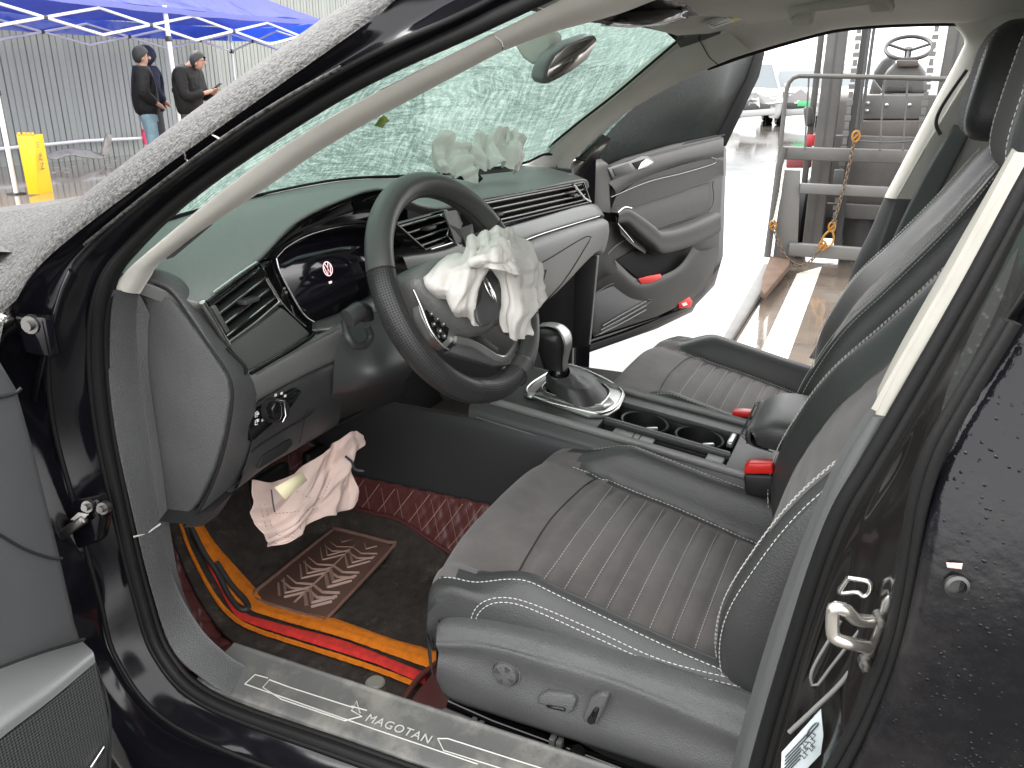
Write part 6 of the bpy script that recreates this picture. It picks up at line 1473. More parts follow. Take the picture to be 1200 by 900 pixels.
# ---------------------------------------------------------------- ground: one wet concrete sheet
def make_ground():
    m = mat('wet_concrete', (.30, .285, .265), .3)
    nt, b, N, Lk = nodes(m); tc = N('ShaderNodeTexCoord')
    n1 = N('ShaderNodeTexNoise'); n1.inputs['Scale'].default_value = .45; n1.inputs['Detail'].default_value = 8; n1.inputs['Roughness'].default_value = .6
    n2 = N('ShaderNodeTexNoise'); n2.inputs['Scale'].default_value = 9; n2.inputs['Detail'].default_value = 8; n2.inputs['Roughness'].default_value = .7
    wv = N('ShaderNodeTexNoise'); wv.inputs['Scale'].default_value = 5; wv.inputs['Detail'].default_value = 3
    for q in (n1, n2, wv): Lk(tc.outputs['Object'], q.inputs['Vector'])
    c = N('ShaderNodeValToRGB'); e = c.color_ramp.elements; e[0].position = .35; e[0].color = (.050, .044, .038, 1); e[1].position = .7; e[1].color = (.10, .091, .080, 1)
    mx = N('ShaderNodeMath'); mx.operation = 'MULTIPLY_ADD'; mx.inputs[1].default_value = .5; Lk(n1.outputs['Fac'], mx.inputs[0]); h = N('ShaderNodeMath'); h.operation = 'MULTIPLY'; h.inputs[1].default_value = .5; Lk(n2.outputs['Fac'], h.inputs[0]); Lk(h.outputs[0], mx.inputs[2])
    Lk(mx.outputs[0], c.inputs['Fac']); Lk(c.outputs[0], b.inputs['Base Color'])
    r = N('ShaderNodeMapRange'); r.inputs['From Min'].default_value = .42; r.inputs['From Max'].default_value = .62; r.inputs['To Min'].default_value = .04; r.inputs['To Max'].default_value = .16; Lk(n1.outputs['Fac'], r.inputs['Value']); Lk(r.outputs[0], b.inputs['Roughness'])
    bp = N('ShaderNodeBump'); bp.inputs['Strength'].default_value = .12; bp.inputs['Distance'].default_value = .01; Lk(wv.outputs['Fac'], bp.inputs['Height']); Lk(bp.outputs[0], b.inputs['Normal'])
    b.inputs['Specular IOR Level'].default_value = .12; b.inputs['Coat Weight'].default_value = .5; b.inputs['Coat Roughness'].default_value = .06; b.inputs['Coat IOR'].default_value = 1.33
    Lk(bp.outputs[0], b.inputs['Coat Normal'])
    return m
M['ground'] = make_ground()
g = mesh('ground', [(-300, -300, 0), (900, -300, 0), (900, 600, 0), (-300, 600, 0)], [(0, 1, 2, 3)], M['ground']); tag(g, 'wide wet concrete yard', kind='structure')
M['road_paint'] = mat('worn_white_line', (.66, .64, .55), .25, bump=(35, .6, 'noise', .006), dirt=((.42, .39, .31), 16, .50, .6), coat=.6)
ln = mesh('painted_line', [p+Vector((0, 0, .004)) for p in KL([(934, 321), (963, 313), (942, 370), (922, 425), (905, 470), (860, 470), (893, 410)], Z=0)], [(0, 1, 2, 3, 4, 5, 6)], M['road_paint']); tag(ln, 'broad worn white line on the wet ground', kind='structure')
M['silt'] = mat('muddy_wet_patch', (.13, .105, .085), .10, coat=.8, var=(3, .3), bump=(16, .12, 'noise', .01))  # brown tone stands in for the truck mirrored in the wet ground
sp_g = mesh('muddy_patch', [p+Vector((0, 0, .002)) for p in KL([(846, 409), (926, 314), (1090, 300), (1000, 470), (880, 520)], Z=0)], [(0, 1, 2, 3, 4)], M['silt']); tag(sp_g, 'brown wet patch in front of the lift truck', kind='structure')

M['mud'] = mat('turbid_brown_water', (.21, .15, .108), .12, coat=.6, var=(1.2, .18), bump=(5, .10, 'noise', .01))
mp_ = mesh('muddy_puddle', [(x, y, .0045) for x, y in ((3.2, 6.0), (7, 5.6), (12, 8.0), (16, 11.95), (3.0, 11.95), (2.0, 9))], [(0, 1, 2, 3, 4, 5)], M['mud']); tag(mp_, 'shallow brown puddle in front of the grey fence', kind='structure')
# far low shed beyond the yard
M['far_wall'] = mat('pale_shed_cladding', (.52, .54, .55), .7)
sh_ = MB().box((70, 4, 1.2), (8, 60, 2.4)); sho = sh_.build('storage_shed', M['far_wall'], None, bevel=.05); tag(sho, 'low pale shed far across the yard behind the parked cars', 'building')

# ---------------------------------------------------------------- corrugated fence
M['fence'] = mat('grey_corrugated_sheet', (.29, .307, .28), .5, 0, var=(.8, .06), dirt=((.29, .28, .26), 2.0, .6, .4))
fe = empty('corrugated_fence', (8, 12.1, 0)); tag(fe, 'tall grey corrugated metal fence along the yard', 'fence')
prof = [(0, 0), (.008, -.05), (.016, -.05), (.024, 0), (.10, .006), (.112, -.012), (.124, .006), (.216, 0)]
def fsheet():
    vs = []; xs = []
    for k in range(4):
        for a, b in prof[:-1]: xs.append((k*.216+a, b))
    xs.append((4*.216, 0)); xs.append((.88, .0))
    for x, d in xs: vs += [(x, -d, 0), (x, -d, 4.2)]
    me = bpy.data.meshes.new('fence_sheet'); me.from_pydata(vs, [], [(2*i, 2*i+2, 2*i+3, 2*i+1) for i in range(len(xs)-1)]); me.materials.append(M['fence']); return me
fm = fsheet()
for k in range(-4, 17):
    o = bpy.data.objects.new('metal_sheet', fm); COL.objects.link(o); setpar(o, fe); o.location = (5+k*.866, 12.1-(k % 2)*.004, 0)
for k in range(4): box('fence_rail', (12, 12.17, .5+k*1.1), (30, .05, .06), M['steel'], fe, bevel=0)
pi = tube('white_pipe', [K(-40, 178, Y=11.9), K(60, 169, Y=11.9), K(100, 165, Y=11.9), K(165, 162, Y=11.9), K(170, 162, Y=11.9)], .026, mat('white_pvc', (.75, .75, .74), .4), None, n=10); tag(pi, 'white plastic pipe running low along the grey fence', 'pipe')
va_ = MB(); c = K(169, 160, Y=11.86); va_.tube([c+Vector((0, 0, -.13)), c+Vector((0, 0, .12))], .035, n=10); va_.box(c+Vector((0, -.03, .10)), (.09, .05, .05)); vo_ = va_.build('pipe_valve', mat('pink_red_plastic', (.70, .05, .14), .4), None); tag(vo_, 'pinkish red fitting on the end of the white pipe', 'pipe fitting')

# ---------------------------------------------------------------- canopy
M['tent'] = bpy.data.materials.new('blue_tent_cloth'); M['tent'].use_nodes = True
nt = M['tent'].node_tree; nt.nodes.clear(); N = nt.nodes.new; Lk = nt.links.new
o_ = N('ShaderNodeOutputMaterial'); a_ = N('ShaderNodeBsdfDiffuse'); a_.inputs['Color'].default_value = (.05, .08, .52, 1); b_ = N('ShaderNodeBsdfTranslucent'); b_.inputs['Color'].default_value = (.03, .12, .85, 1); g_ = N('ShaderNodeBsdfGlossy'); g_.inputs['Roughness'].default_value = .28
m1 = N('ShaderNodeMixShader'); m1.inputs[0].default_value = .5; Lk(a_.outputs[0], m1.inputs[1]); Lk(b_.outputs[0], m1.inputs[2]); m2 = N('ShaderNodeMixShader'); m2.inputs[0].default_value = .10; Lk(m1.outputs[0], m2.inputs[1]); Lk(g_.outputs[0], m2.inputs[2])
tcn = N('ShaderNodeTexCoord'); nz = N('ShaderNodeTexNoise'); nz.inputs['Scale'].default_value = 3; nz.inputs['Detail'].default_value = 4; bpn = N('ShaderNodeBump'); bpn.inputs['Strength'].default_value = .8; bpn.inputs['Distance'].default_value = .05; Lk(tcn.outputs['Object'], nz.inputs['Vector']); Lk(nz.outputs['Fac'], bpn.inputs['Height'])
for s in (a_, g_): Lk(bpn.outputs[0], s.inputs['Normal'])
Lk(m2.outputs[0], o_.inputs['Surface'])
M['tent_v'] = M['tent'].copy(); M['tent_v'].name = 'blue_tent_valance'  # brighter copy of the cloth: backlit glow of the valances put into its colour
for nd in M['tent'].node_tree.nodes:  # roof copy toned down so less blue light falls through
    if nd.type == 'BSDF_TRANSLUCENT': nd.inputs['Color'].default_value = (.035, .06, .36, 1)
    if nd.type == 'BSDF_DIFFUSE': nd.inputs['Color'].default_value = (.05, .065, .40, 1)
M['tent_frame'] = mat('white_tent_frame', (.78, .78, .78), .35)
tn = empty('canopy_tent', (8, 10.2, 0)); tag(tn, 'long blue folding canopy on white legs over the people by the fence', 'canopy')
T1, T2, T3, T4 = Vector((4.96, 8.96, 0)), Vector((11.0, 8.90, 0)), Vector((11.7, 11.6, 0)), Vector((5.4, 11.6, 0))
cor = [T1, T2, T3, T4]; cen = sum(cor, Vector())/4; Z0, Z1, Z2 = 1.90, 2.13, 2.95
for i, p in enumerate([T1, T1.lerp(T2, .42), T2, T3, T4]):
    tube('tent_leg', [p, p+Vector((0, 0, 1.1))], .026, M['tent_frame'], tn, n=8); tube('tent_leg', [p+Vector((0, 0, 1.0)), p+Vector((0, 0, 2.12))], .030 if i == 1 else .022, M['tent_frame'], tn, n=8)
    box('leg_joint', p+Vector((0, 0, 1.08)), (.07, .07, .06), M['hard'], tn, bevel=.01); box('leg_joint', p+Vector((0, 0, 1.72)), (.07, .07, .07), M['hard'], tn, bevel=.01); box('foot_plate', p+Vector((0, 0, .01)), (.14, .14, .02), M['hard'], tn, bevel=.004)
for i in range(4):
    a, b = cor[i], cor[(i+1) % 4]; nsp = 4 if i % 2 == 0 else 2
    for k in range(nsp):
        p, q = a.lerp(b, k/nsp), a.lerp(b, (k+1)/nsp)
        tube('scissor_strut', [p+Vector((0, 0, 1.72)), q+Vector((0, 0, 2.02))], .017, M['tent_frame'], tn, n=6); tube('scissor_strut', [p+Vector((0, 0, 2.02)), q+Vector((0, 0, 1.72))], .017, M['tent_frame'], tn, n=6)
        box('strut_joint', p.lerp(q, .5)+Vector((0, 0, 1.87)), (.05, .05, .05), M['hard'], tn, bevel=.01)
    rr = []
    for v in range(5):
        t = v/4; rr.append([(a.lerp(b, u/6)+Vector((0, 0, Z1-.04*math.sin(u/6*math.pi)))).lerp(cen.lerp(a.lerp(b, u/6), .25 if i % 2 == 0 else 0)+Vector((0, 0, Z2)), t)+Vector((0, 0, -.10*math.sin(t*math.pi))) for u in range(7)])
    grid('tent_roof', rr, M['tent'], tn, nu=30, nv=4, disp=lambda p, n, u, v: p+n*noise.noise(p*2.2)*.035)
    out = ((a+b)/2-cen).normalized()*.03
    grid('tent_valance', [[a.lerp(b, u/6)+out+Vector((0, 0, Z1-.04*math.sin(u/6*math.pi))) for u in range(7)], [a.lerp(b, u/6)+out*1.6+Vector((0, 0, Z0-.04*math.sin(u/6*math.pi)+(.16 if i == 0 else 0))) for u in range(7)]], M['tent'] if i == 0 else M['tent_v'], tn, nu=60, nv=6, disp=lambda p, n, u, v: p+n*(math.sin(u*40)*.012+noise.noise(p*5)*.02))

# ---------------------------------------------------------------- yellow folded sign
M['yellow'] = mat('yellow_plastic_sheet', (.70, .44, .008), .35, bump=(6, .2, 'noise', .02))
ysn = empty('yellow_sign', (5.6, 9.2, 0)); tag(ysn, 'tall yellow plastic folding board standing on the wet ground by the fence', 'sign')
y1 = [K(x, y, Y=9.3) for x, y in ((19, 158), (40, 158), (44, 190), (46, 228), (34, 228), (29, 190))]
yd_ = 8.2
gz = K(50, 228, Z=0)
Yg = gz.y
y1 = [K(x, y, Y=Yg) for x, y in ((20, 158), (40, 158), (45, 228), (34, 228))]
y2 = [K(40, 158, Y=Yg), K(50, 157, Y=Yg+.12), K(63, 227, Y=Yg+.12), K(45, 228, Y=Yg)]
prism('board_face', y1, (0.005, .02, 0), M['yellow'], ysn, bevel=.003)
prism('board_side', y2, (0.01, .03, 0), M['yellow'], ysn, bevel=.003)
for a in (22, 28, 33, 38): box('board_notch', K(a, 157, Y=Yg), (.03, .02, .03), M['yellow'], ysn, bevel=.004)
ux_ = (y2[1]-y2[0]).normalized(); uy_ = (y2[0]-y2[3]).normalized()
for ch, (x, y), s, m_ in (('三', (43.5, 170), .07, M['ink']), ('出', (46, 184), .10, M['ink']), ('止', (48, 194), .12, M['ink'])):
    c = K(x, y, Y=Yg+.04); text('sign_character', ch, c+Vector((-.01, -.035, 0)), ux_, uy_, s, m_, ysn, ext=.001)

# bumper scraps lying by the fence
M['scrap'] = mat('dirty_cream_plastic', (.36, .34, .30), .5, dirt=((.16, .13, .10), 9, .5, .7), bump=(8, .3, 'noise', .02))
b1_ = grid('bumper_scrap', [[K(x, y, Y=11.3) for x, y in ((54, 182), (64, 178), (80, 175), (98, 176), (119, 181))], [K(x, y, Y=11.2) for x, y in ((55, 184), (66, 182), (80, 178), (98, 180), (120, 184))], [K(x, y, Y=11.1) for x, y in ((64, 187), (68, 186), (82, 182), (98, 184), (118, 186))]], M['scrap'], None, nu=30, nv=4, thick=.02)
tag(b1_, 'long bent cream bumper scrap lying at the foot of the fence', 'car part')
b2_ = prism('bumper_scrap', [K(x, y, Y=11.2) for x, y in ((125, 157), (132, 159), (127, 183), (119, 181))], (.03, .06, .02), M['scrap'], None, bevel=.01)
tag(b2_, 'short speckled plastic scrap standing upright against the bent bumper scrap', 'car part')
random.seed(3)
dbr = MB()
for k in range(26):
    p = K(random.uniform(60, 165), random.uniform(184, 205), Z=.006); dbr.box(p, (random.uniform(.02, .09), random.uniform(.02, .06), .012), Matrix.Rotation(random.uniform(0, 3), 3, 'Z'))
dbo = dbr.build('debris', M['scrap'], None, smooth=False); tag(dbo, 'small broken plastic bits scattered on the wet ground', 'debris', kind='stuff')

# ---------------------------------------------------------------- people by the fence
M['skin'] = mat('skin', (.36, .20, .145), .55); M['hair'] = mat('black_hair', (.012, .011, .012), .6, bump=(90, .6, 'noise', .01))
M['jkt_black'] = mat('black_padded_jacket', (.008, .008, .009), .6, bump=(14, .6, 'noise', .03), spec=.15); M['jkt_navy'] = mat('navy_hooded_coat', (.012, .014, .032), .6, bump=(14, .6, 'noise', .03), spec=.15); M['jkt_dark'] = mat('dark_brown_jacket', (.010, .0095, .0095), .6, bump=(14, .6, 'noise', .03), spec=.15)
M['jeans'] = mat('washed_jeans', (.12, .19, .23), .85, var=(12, .25)); M['slacks'] = mat('dark_trousers', (.03, .03, .035), .8); M['shoe'] = mat('dark_shoe', (.02, .02, .02), .5)
def skin_mesh(name, joints, edges, m, par, sub=2):
    names = list(joints); me = bpy.data.meshes.new(name); me.from_pydata([joints[k][0] for k in names], [(names.index(a), names.index(b)) for a, b in edges], []); o = link(name, me, None, m)
    sm = o.modifiers.new('k', 'SKIN'); sm.use_smooth_shade = True; su = o.modifiers.new('u', 'SUBSURF'); su.levels = su.render_levels = sub
    lay = me.skin_vertices[0] if me.skin_vertices else None
    if lay is None:
        bpy.context.view_layer.objects.active = o; 
    for i, k in enumerate(names):
        r = joints[k][1]; r = r if isinstance(r, tuple) else (r, r); me.skin_vertices[0].data[i].radius = r
    me.skin_vertices[0].data[0].use_root = True
    dg = bpy.context.evaluated_depsgraph_get(); nm = bpy.data.meshes.new_from_object(o.evaluated_get(dg)); nm.name = name
    o.modifiers.clear(); o.data = nm
    if not nm.materials: nm.materials.append(m)
    for p in nm.polygons: p.use_smooth = True
    o.parent = par
    return o
def ell(mb, c, r, n=16, m=10):
    vs = []; 
    for i in range(m+1):
        t = math.pi*i/m
        for j in range(n): vs.append(Vector(c)+Vector((math.sin(t)*math.cos(2*math.pi*j/n)*r[0], math.sin(t)*math.sin(2*math.pi*j/n)*r[1], math.cos(t)*r[2])))
    mb.add(vs, [(i*n+j, i*n+(j+1) % n, (i+1)*n+(j+1) % n, (i+1)*n+j) for i in range(m) for j in range(n)])
def person(loc, rz, label, jacket, trousers, bow=0.0, phone=False, hood=None, hat=False, scale=1.0):
    p = empty('person', loc, rz); p.scale = (scale,)*3; tag(p, label, 'person', 'people standing by the fence')
    h = Vector((0, .02+bow*.20, 1.56-bow*.07))          # head centre, face toward +Y
    if phone: hands = {s: Vector((s*.07, .36, 1.13)) for s in (-1, 1)}; elb = {s: Vector((s*.25, .08, 1.05)) for s in (-1, 1)}
    else: hands = {s: Vector((s*.13, .16, .95)) for s in (-1, 1)}; elb = {s: Vector((s*.29, -.05, 1.10)) for s in (-1, 1)}
    J = {'pelvis': ((0, 0, .92), (.13, .10)), 'waist': ((0, 0, 1.08), (.13, .10)), 'chest': ((0, .01, 1.28), (.15, .11)), 'neck0': ((0, .01+bow*.03, 1.42), .06), 'neck': ((0, .02+bow*.08, 1.48), .052), 'chin': (tuple(h+Vector((0, .01, -.06))), (.062, .07)), 'skull': (tuple(h+Vector((0, -.005, .03))), (.075, .09)), 'crown': (tuple(h+Vector((0, -.01, .09))), (.055, .07))}
    E_ = [('pelvis', 'waist'), ('waist', 'chest'), ('chest', 'neck0'), ('neck0', 'neck'), ('neck', 'chin'), ('chin', 'skull'), ('skull', 'crown')]
    for s, n in ((-1, 'l'), (1, 'r')):
        J['sh'+n] = ((s*.17, 0, 1.38), .06); J['el'+n] = (tuple(elb[s]), .043); J['wr'+n] = (tuple(hands[s]+(elb[s]-hands[s])*.22), .027); J['pa'+n] = (tuple(hands[s]), (.036, .02))
        J['hp'+n] = ((s*.09, 0, .86), .085); J['kn'+n] = ((s*.10, .02, .48), .057); J['an'+n] = ((s*.10, -.01, .08), .04); J['to'+n] = ((s*.11, .15, .04), .035)
        E_ += [('chest', 'sh'+n), ('sh'+n, 'el'+n), ('el'+n, 'wr'+n), ('wr'+n, 'pa'+n), ('pelvis', 'hp'+n), ('hp'+n, 'kn'+n), ('kn'+n, 'an'+n), ('an'+n, 'to'+n)]
        d = (hands[s]-elb[s]).normalized(); side = Vector((-s, 0, 0))
        for q in range(4):
            J[f'f{q}{n}'] = (tuple(hands[s]+d*(.075+.008*(q in (1, 2)))+Vector((s*(.022-.015*q), 0, .0))+Vector((0, 0, .02 if phone else -.01))), .0085); E_.append(('pa'+n, f'f{q}{n}'))
        J['th'+n] = (tuple(hands[s]+d*.03+side*.035+Vector((0, 0, .02))), .010); E_.append(('pa'+n, 'th'+n))
    b = skin_mesh('body', J, E_, M['skin'], p)
    T = {k: J[k] for k in ('pelvis',)}; T['pelvis'] = ((0, 0, .90), (.12, .11)); TE = []
    for n, s in (('l', -1), ('r', 1)):
        T['hp'+n] = ((s*.085, 0, .80), .10); T['kn'+n] = ((s*.10, .02, .48), .082); T['an'+n] = ((s*.10, -.01, .09), .068); TE += [('pelvis', 'hp'+n), ('hp'+n, 'kn'+n), ('kn'+n, 'an'+n)]
    skin_mesh('trousers', T, TE, trousers, p)
    U = {'hem': ((0, 0, .80), (.19, .16)), 'hip': ((0, 0, .92), (.215, .185)), 'waist': ((0, -.01, 1.05), (.225, .19)), 'chest': ((0, -.01+bow*.05, 1.28), (.235, .19)), 'collar': ((0, .0+bow*.09, 1.45), (.105, .105))}; UE = [('hem', 'hip'), ('hip', 'waist'), ('waist', 'chest'), ('chest', 'collar')]
    for n, s in (('l', -1), ('r', 1)):
        U['sh'+n] = ((s*.20, -.01+bow*.05, 1.36), .105); U['el'+n] = (tuple(elb[s]), .092); U['wr'+n] = (tuple(hands[s]+(elb[s]-hands[s])*.22), .062); UE += [('chest', 'sh'+n), ('sh'+n, 'el'+n), ('el'+n, 'wr'+n)]
    skin_mesh('jacket', U, UE, jacket, p)
    for s in (-1, 1):
        mb = MB(); ell(mb, (s*.105, .06, .05), (.05, .14, .05)); o = mb.build('shoe', M['shoe'], None); o.parent = p
    # face
    mb = MB(); ell(mb, h+Vector((0, .092, -.012)), (.014, .022, .022), 8, 6); ell(mb, h+Vector((-.078, 0, -.01)), (.012, .024, .034), 8, 6); ell(mb, h+Vector((.078, 0, -.01)), (.012, .024, .034), 8, 6); o = mb.build('face', M['skin'], None); o.parent = p
    mb = MB()
    for s in (-1, 1): ell(mb, h+Vector((s*.032, .078, .02)), (.014, .010, .006), 8, 6)
    ell(mb, h+Vector((0, .082, -.055)), (.022, .008, .005), 8, 6)
    o = mb.build('eyes_and_mouth', M['ink'], None); o.parent = p
    hr = MB()
    vs = []; n_, m_ = 24, 12
    for i in range(m_+1):
        t = math.pi*i/m_*(.60)
        for j in range(n_):
            a = 2*math.pi*j/n_; front = max(0, math.sin(a))
            tt = t*(1-.38*front) if not hat else t*(1-.30*front); back = 1.25 if math.sin(a) < 0 else 1
            d = Vector((math.sin(tt*back)*math.cos(a)*.092, math.sin(tt*back)*math.sin(a)*.108, math.cos(tt*back)*.125))
            vs.append(h+Vector((0, -.008, .02))+d*(1+noise.noise(d*30)*.06))
    hr.add(vs, [(i*n_+j, i*n_+(j+1) % n_, (i+1)*n_+(j+1) % n_, (i+1)*n_+j) for i in range(m_) for j in range(n_)])
    o = hr.build('hair', M['hair'], None); o.parent = p
    if hood:
        vs = []
        for i in range(m_+1):
            t = math.pi*i/m_*.78
            for j in range(n_):
                a = 2*math.pi*j/n_; tt = t*(1-.42*max(0, math.sin(a)))
                vs.append(h+Vector((0, -.02, .0))+Vector((math.sin(tt)*math.cos(a)*.125, math.sin(tt)*math.sin(a)*.14, math.cos(tt)*.165)))
        o = MB().add(vs, [(i*n_+j, i*n_+(j+1) % n_, (i+1)*n_+(j+1) % n_, (i+1)*n_+j) for i in range(m_) for j in range(n_)]).build('hood', jacket, None); o.parent = p
    if phone:
        c = Matrix.LocRotScale(Vector(loc), p.rotation_euler, p.scale) @ Vector((0, .42, 1.19))
        ph = box('mobile_phone', (0, 0, 0), (.075, .012, .15), M['gloss_black'], None, bevel=.003); ph.location = c; ph.rotation_euler = (math.radians(-55), 0, rz); tag(ph, 'dark mobile phone held in both hands by the bowed man', 'phone')
    return p
rz_ = math.atan2(-.9135, .4067)-math.pi/2         # facing to the viewer's right
P_ = K(184, 208, Z=0); person((P_.x, P_.y, 0), rz_+.45, 'person in a black jacket and light blue jeans, seen from behind', M['jkt_black'], M['jeans'], scale=.95)
P_ = K(206, 203, Z=0); person((P_.x, P_.y+.25, 0), rz_+.7, 'person in a navy hooded coat, half hidden behind the white canopy leg', M['jkt_navy'], M['slacks'], hood=True, scale=.96)
P_ = K(233, 208, Z=0); person((P_.x, P_.y, 0), rz_-.15, 'person in a dark jacket with bowed head looking down at a phone', M['jkt_dark'], M['slacks'], bow=.9, phone=True, scale=.95)

# ---------------------------------------------------------------- fork-lift truck outside the open passenger door
M['lift_grey'] = mat('weathered_grey_machine_paint', (.085, .081, .076), .5, .1, var=(5, .18), dirt=((.20, .13, .08), 5, .62, .5), bump=(20, .15, 'noise', .005))
M['lift_pale'] = mat('pale_grey_machine_panel', (.115, .112, .106), .45, var=(4, .1), dirt=((.22, .18, .14), 6, .62, .5))
M['lift_warm'] = mat('taupe_machine_panel', (.10, .085, .078), .5, var=(4, .12), dirt=((.18, .14, .11), 6, .60, .5))
M['lift_dark'] = mat('dark_machine_parts', (.05, .05, .05), .5)
M['chain_steel'] = mat('oiled_chain', (.16, .155, .15), .4, .8)
M['rusty'] = mat('rusty_steel', (.07, .038, .022), .8, .2, var=(12, .35), bump=(40, .5, 'noise', .004))
fk = empty('forklift_truck', (4.8, .1, 0)); tag(fk, 'weathered grey fork-lift truck facing the open passenger door', 'forklift')
XF = 4.3
def fb(name, y0, y1, z0, z1, x, d, m, bev=.006): return box(name, (x+d/2, (y0+y1)/2, (z0+z1)/2), (d, abs(y1-y0), abs(z1-z0)), m, fk, bevel=bev)
def rect(px, X): a = K(px[0], px[1], X=X); b = K(px[2], px[3], X=X); return a.y, b.y, a.z, b.z
for x0, x1 in ((.395, .515), (-.30, -.18)):
    fb('mast_rail', x0, x1, .08, 2.7, 4.62, .14, M['lift_grey'])
    s = .06 if x0 > 0 else -.06
    fb('mast_groove', (x0+x1)/2-.006, (x0+x1)/2+.006, .10, 2.7, 4.616, .01, M['lift_dark'], 0)
fb('mast_rail', .56, .60, .4, 2.6, 4.95, .05, M['lift_grey']); fb('overhead_guard_post', .535, .575, .8, 2.3, 5.5, .06, M['lift_pale'])
for z in (.30, 1.95): fb('mast_crossbar', -.30, .515, z, z+.10, 4.78, .04, M['lift_grey'])
# lifting chains: side plates link by link
for yc in (.325, -.115):
    mb = MB()
    for k in range(46):
        z = .25+k*.048; wd = .038 if k % 2 else .026
        mb.box((4.60, yc, z), (.018, wd, .030 if k % 2 else .040))
    mb.build('lift_chain', M['chain_steel'], fk, smooth=False, kind=None) if False else mb.build('lift_chain', M['chain_steel'], fk, smooth=False)
    fb('chain_anchor', yc-.03, yc+.03, .56, .66, 4.40, .05, M['lift_dark'])
for yc in (.262, .238): tube('hydraulic_hose', [Vector((4.58, yc, .9)), Vector((4.57, yc, 1.6)), Vector((4.58, yc, 2.6))], .010, M['lift_dark'], fk, n=8)
fb('lift_cylinder', .27, .315, .1, 2.2, 4.70, .05, M['lift_dark'])
# carriage: crossbars, side plate, load backrest
for (pa_, pb_q, m_) in (((918, 172), (1090, 193), M['lift_grey']), ((938, 215), (1040, 232), M['lift_pale']), ((925, 285), (1030, 308), M['lift_pale'])):
    a = K(*pa_, X=XF); b = K(*pb_q, X=XF)
    fb('carriage_bar', a.y, a.y-.98 if pa_[1] > 175 else a.y-1.10, b.z, a.z, XF, .05, m_)
pl_px = [(919, 199), (938, 200), (934, 300), (905, 308)]
prism('carriage_plate', KL(pl_px, X=XF+.03), (.02, 0, 0), M['lift_pale'], fk)
bkr = MB()
bkr.tube(KL([(899, 300), (905, 262), (913, 190), (920, 120), (924, 98), (932, 90), (946, 89), (1010, 90), (1090, 92), (1130, 93)], X=XF), .014, n=8, res=60); bkr.build('load_backrest', M['lift_grey'], fk)
tube('backrest_edge', KL([(899, 301), (913, 195), (919, 172)], X=XF), .022, M['lift_grey'], fk)
for x0, x1 in ((948, 943), (1036, 1031), (1064, 1058)): tube('backrest_bar', KL([(x0, 90), (x1, 176)], X=XF), .006, M['lift_grey'], fk, n=6)
for k in range(3): pass
# body of the truck: nose panels, floor plates, tank, steering wheel, seat
def fpx(name, px, X, d, m, bev=.01): return prism(name, KL(px, X=X), (d, 0, 0), m, fk, bevel=bev)
fpx('cowl_panel', [(1012, 111), (1098, 111), (1098, 140), (1009, 140)], 4.95, .5, M['lift_pale'])
fpx('nose_panel', [(1009, 141), (1098, 141), (1096, 170), (1003, 170)], 4.93, .5, M['lift_warm'])
fpx('floor_plate', [(998, 180), (1085, 180), (1070, 206), (995, 206)], 4.90, .4, M['lift_pale'])
fpx('plate_slot', [(1004, 201), (1022, 201), (1022, 204), (1004, 204)], 4.895, .01, M['lift_dark'], 0)
fpx('floor_beam', [(990, 207), (1060, 207), (1050, 222), (987, 222)], 4.88, .3, M['lift_grey'])
for x, y in ((1017, 121), (1016, 130), (1039, 123), (1066, 123)): MB().lathe([(0, .008), (.012, .006), (.015, 0)], K(x, y, X=4.945), (-1, 0, 0), 12).build('bolt_head', M['chrome'], fk)
for x in (1035, 1050): fpx('step_loop', [(x-3, 184), (x+3, 184), (x+3, 188), (x-3, 188)], 4.895, .01, M['lift_warm'], .002)
cw = KL([(1032, 110), (1037, 84), (1048, 74), (1060, 69), (1076, 72), (1085, 84), (1088, 110)], X=5.05); prism('cowl', cw, (.25, 0, 0), M['lift_pale'], fk, bevel=.03, seg=3)
fpx('cowl_band', [(1040, 101), (1068, 101), (1068, 107), (1039, 107)], 5.03, .02, M['lift_dark'], .002)
fpx('instrument_pod', [(1050, 70), (1076, 70), (1078, 78), (1052, 79)], 5.0, .1, M['lift_warm'], .01)
fc = K(1065, 56, X=5.15); fn = Vector((-.52, 0, .85)).normalized(); fu = Vector((0, 1, 0)); fv = fn.cross(fu)
sw = tube('steering_wheel', [fc+fu*math.cos(t)*.145+(Vector((-.62, 0, -.16))+Vector((0, 0, -.0))).normalized()*0+fv*math.sin(t)*.145 for t in [2*math.pi*i/40 for i in range(40)]], .014, M['lift_dark'], fk, closed=True)
fw2 = [fc+fu*math.cos(t)*.145+Vector((.35, 0, -.94)).normalized()*math.sin(t)*.075 for t in [2*math.pi*i/40 for i in range(40)]]
for a in (math.radians(200), math.radians(340), math.radians(90)): tube('wheel_spoke', [fc+Vector((0, 0, -.02)), fc+fu*math.cos(a)*.14+fv*math.sin(a)*.14], .010, M['lift_dark'], sw, n=6)
tube('steering_shaft', [fc, fc+Vector((.1, 0, -.16))], .022, M['lift_dark'], sw)
stp_ = KL([(1020, 108), (1024, 84), (1034, 68), (1050, 62), (1046, 110)], X=5.6); prism('operator_seat', stp_, (.4, 0, 0), M['lift_dark'], fk, bevel=.03)
prism('seat_side', KL([(1018, 110), (1023, 92), (1034, 106), (1030, 112)], X=5.4), (.1, 0, 0), M['lift_pale'], fk, bevel=.01)
box('counterweight', (6.2, .1, .75), (1.0, 1.0, .7), M['lift_grey'], fk, bevel=.06)
tk = K(1010, 262, X=4.95); MB().lathe([(0, -.30), (.11, -.29), (.125, -.25), (.125, .25), (.11, .29), (0, .30)], (5.0, .16, .27), (0, 0, 1), 28).build('drive_motor', M['lift_dark'], fk)
